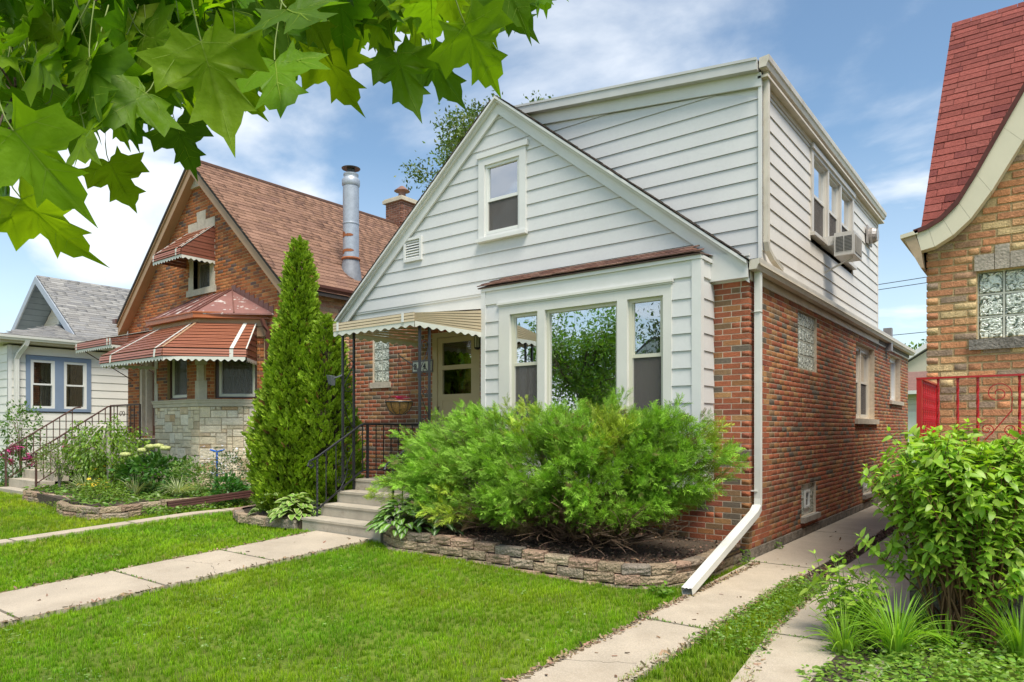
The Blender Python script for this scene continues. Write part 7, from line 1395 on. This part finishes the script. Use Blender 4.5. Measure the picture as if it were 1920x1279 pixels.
# ---- maple in the foreground --------------------------------------------
def maple_tpl(seed, curl):
    rs = random.Random(seed); half = [(.0, .0), (.12, -.10), (.28, -.15), (.46, -.27), (.49, -.13), (.57, -.02), (.74, .0), (1.10, .04), (.90, .19), (1.02, .46), (.76, .42), (.58, .46), (.38, .45), (.38, .58), (.58, .82), (.36, .79), (.27, .93), (.11, 1.03), (.0, 1.34)]
    half = [(x*.66*rs.uniform(.92, 1.08), y*rs.uniform(.95, 1.05)) for x, y in half]; half[0] = (0, 0); half[-1] = (0, 1.34)
    L2 = [(-x*rs.uniform(.93, 1.05), y) for x, y in half[1:-1]][::-1]; out_ = half+L2; hub = (0, .20); V = [hub]+[(hub[0]+(x-hub[0])*.5, hub[1]+(y-hub[1])*.5) for x, y in out_]+out_; n = len(out_); Fc = []; E = []
    for i in range(n): j = (i+1) % n; Fc += [(0, 1+i, 1+j), (1+i, 1+n+i, 1+n+j), (1+i, 1+n+j, 1+j)]; E += [0, 0, 0]
    def bend(x, y): return -curl*(x*x*1.3+(y-.3)**2*.55)+.22*abs(x)+.045*math.sin(9*x+seed)*abs(x)*2+.03*math.sin(8*y+seed)
    V3 = [(x, y, bend(x, y)) for x, y in V]
    veins = [((0, 0), (0, 1.24), .015), ((0, 0), (.58, .12), .012), ((0, 0), (-.57, .12), .012), ((0, 0), (.28, -.20), .009), ((0, 0), (-.28, -.20), .009), ((0, .50), (.29, .74), .008), ((0, .50), (-.29, .74), .008), ((.28, .06), (.58, .38), .008), ((-.28, .06), (-.58, .38), .008), ((0, .25), (.24, .42), .005), ((0, .25), (-.24, .42), .005), ((0, .7), (.2, .80), .005), ((0, .7), (-.2, .80), .005)]
    for a, b, w_ in veins:
        a, b = np.array(a), np.array(b); d = (b-a)/np.linalg.norm(b-a); s = np.array([-d[1], d[0]]); k = len(V3); m_ = 5
        for i in range(m_+1):
            q = a+(b-a)*i/m_
            for sg in (-1, 1): ww = w_*(1-.8*i/m_); u = q+s*sg*ww/2; V3.append((u[0], u[1], bend(*q)+.004))
        for i in range(m_): p_ = k+2*i; Fc += [(p_, p_+1, p_+3), (p_, p_+3, p_+2)]; E += [1, 1]
        k = len(V3)
        for i in range(m_+1):
            q = a+(b-a)*i/m_
            for sg in (-1, 1): ww = w_*(1-.8*i/m_); u = q+s*sg*ww/2; V3.append((u[0], u[1], bend(*q)-.004))
        for i in range(m_): p_ = k+2*i; Fc += [(p_, p_+1, p_+3), (p_, p_+3, p_+2)]; E += [1, 1]
    return np.array(V3, float), np.array(Fc), np.array(E, float)
for i, c in enumerate((.18, .35, .55, -.05)): TPL['maple%d' % i] = maple_tpl(i+1, c)
MT = thing('maple_tree', 'maple tree branch with large lobed green leaves hanging into the upper left', 'tree', (.2, -9.9, 0)); MK = dict(name='maple_leaf', rough=.5, noise=(9, .14), bump=(60, .15), spec=.22, trans=.55, edge=(.30, .40, .06))
PM = [Pieces(MT, 'leaf', MK, 'maple%d' % i, 100, 'leaves', minpx=6) for i in range(4)]; lines = []; random.seed(12)
def mleaf(bx, by, tx, ty, L_=None, tilt=None, dz_=None, k=None, dist=None, tint=None, yaw=None):
    pl = math.hypot(tx-bx, ty-by); L_ = L_ or ru(.125, .155); fs = ru(.70, 1.0) if tilt is None else tilt; d = dist or L_*1.12*FPX*fs/pl
    a = at(bx, by, d); tip = at(tx, ty, d); v = tip-a; v /= np.linalg.norm(v); toward = -(FW); th = math.acos(fs)*random.choice((-1, 1)); Dv = v*math.cos(th)+toward*math.sin(th); Nn = toward*math.cos(th)-v*math.sin(th); S = np.cross(Dv, Nn); ya = ru(-.5, .5) if yaw is None else yaw; S2 = S*math.cos(ya)+Nn*math.sin(ya); N2 = np.cross(S2, Dv); R = np.stack([S2, Dv, N2], 1)
    if R_() < .5: R = R*np.array([-1, 1, -1])
    t_ = tint or random.choice([(.12, .23, .010), (.15, .26, .010), (.09, .19, .010), (.21, .32, .012), (.06, .13, .010), (.18, .28, .010)])
    PM[k if k is not None else random.randint(0, 3)].add(a, (L_/1.25,)*3, R, tj(t_, .15)); u_ = a-Dv*.05+np.array([ru(-.02, .02), ru(-.02, .02), .06]); lines.append((bez(a+Dv*.0, a-Dv*.03, u_, 5), [.0011]*4+[.0014])); return a, u_
ups = []
for q in [(168, 112, 221, 272, .95), (378, 80, 424, 285, .95), (25, 245, 137, 409, .9), (40, 372, 140, 492, .8), (330, 232, 345, 326, .8), (515, 113, 563, 281, .9), (537, 15, 650, 130, .8), (605, 95, 664, 186, .7), (742, 100, 782, 226, .95), (806, 104, 868, 185, .85), (872, 45, 953, 139, .7), (968, 18, 1000, 97, .85), (782, 38, 768, 106, .8), (160, 250, 240, 345, .7), (100, 40, 130, 150, .8), (232, 10, 262, 150, .9), (420, 0, 470, 110, .8), (300, -20, 330, 100, .85), (700, 0, 722, 105, .8), (640, -10, 700, 70, .8), (0, 385, 78, 474, .8), (60, 170, 110, 255, .7), (10, 120, 20, 235, .8), (460, 30, 505, 130, .7), (560, -30, 610, 60, .8), (850, -20, 900, 65, .8), (930, -30, 1010, 40, .8), (760, -30, 800, 50, .7), (270, 190, 300, 265, .7), (205, 305, 215, 390, .7), (330, 130, 395, 215, .8), (480, 120, 520, 215, .7)]:
    ups.append(mleaf(*q[:4], tilt=q[4])[1])
def edge_y(x): return np.interp(x, [-50, 0, 120, 250, 430, 520, 650, 760, 900, 1000, 1060], [300, 310, 330, 290, 240, 160, 110, 70, 35, 10, -20])
for i in range(520):
    x = ru(-90, 1020)*(1 if R_() < .5 else .6); y = edge_y(x)*ru(-.25, .86)-22; d = ru(1.15, 2.6); L_ = ru(.095, .14); a = random.gauss(math.pi/2, .45); pl = L_*FPX/d*ru(.6, 1); mleaf(x, y-pl*.4, x+math.cos(a)*pl, y-pl*.4+math.sin(a)*pl, L_, tilt=ru(.35, .95), dist=d, yaw=ru(-.9, .9))
for P_ in PM: P_.finish()
BARKM = mat('maple_bark', (.085, .055, .04), .9, noise=(20, .3), bump=(60, .6)); tubes_part('leaf_stalks', lines, mat('leaf_stalk', (.20, .26, .06), .5, noise=None, bump=None), MT, 5)
A0 = at(-260, -120, 1.9); lines = [(bez(A0, at(0, -10, 1.75), at(140, 62, 1.6), 9), np.linspace(.018, .006, 9)), (bez(A0, at(100, -330, 1.6), at(560, -150, 1.35), 12), np.linspace(.018, .006, 12)), (bez(at(420, -120, 1.4), at(700, -120, 1.3), at(960, -50, 1.3), 9), np.linspace(.010, .003, 9)), (bez(A0, at(-100, 60, 1.6), at(30, 180, 1.5), 8), np.linspace(.012, .003, 8)), (bez(at(0, -10, 1.75), at(200, -30, 1.8), at(420, 60, 1.9), 8), np.linspace(.008, .003, 8))]
for u_ in ups: s = min((l_[0][j] for l_ in lines[:5] for j in range(len(l_[0]))), key=lambda q: np.linalg.norm(q-u_)); lines.append((bez(u_, (u_+s)/2+np.array([0, 0, .02]), s, 5), np.linspace(.0015, .003, 5)))
tubes_part('twigs', lines, BARKM, MT, 6)
tb = np.array([.2, -9.9, 0]); mb = MB(); mb.tube([tb, tb+[.02, .03, 1.2], tb+[.0, .1, 2.4], tb+[.1, .1, 4.2], tb+[.1, .2, 6.5]], [.24, .17, .15, .11, .06], 12); mb.tube([tb+[0, .1, 2.3], (tb+[0, .1, 2.6]+A0)/2+[0, 0, .15], A0], [.06, .035, .018], 8); mb.build('trunk', BARKM, MT, smooth=True)
n = 900; Dn = RNG.normal(size=(n, 3)); Dn /= np.linalg.norm(Dn, axis=1, keepdims=True); Pn = tb+[-.4, -.6, 5.6]+Dn*[2.6, 2.2, 1.9]*RNG.uniform(.4, 1, (n, 1)); keep = ~((Pn-CAM)@FW > .4) | (Pn[:, 2] > 6); Pn = Pn[keep]
scatter('upper_crown', (TPL['maple1'][0]*1, TPL['maple1'][1][:111]), Pn, frames(RNG.normal(size=(len(Pn), 3))+[0, 0, -.4]), np.full(len(Pn), .14), tints(len(Pn), (.08, .17, .012)), GR('leaf_green', trans=.3, spec=.45, rough=.4), MT)
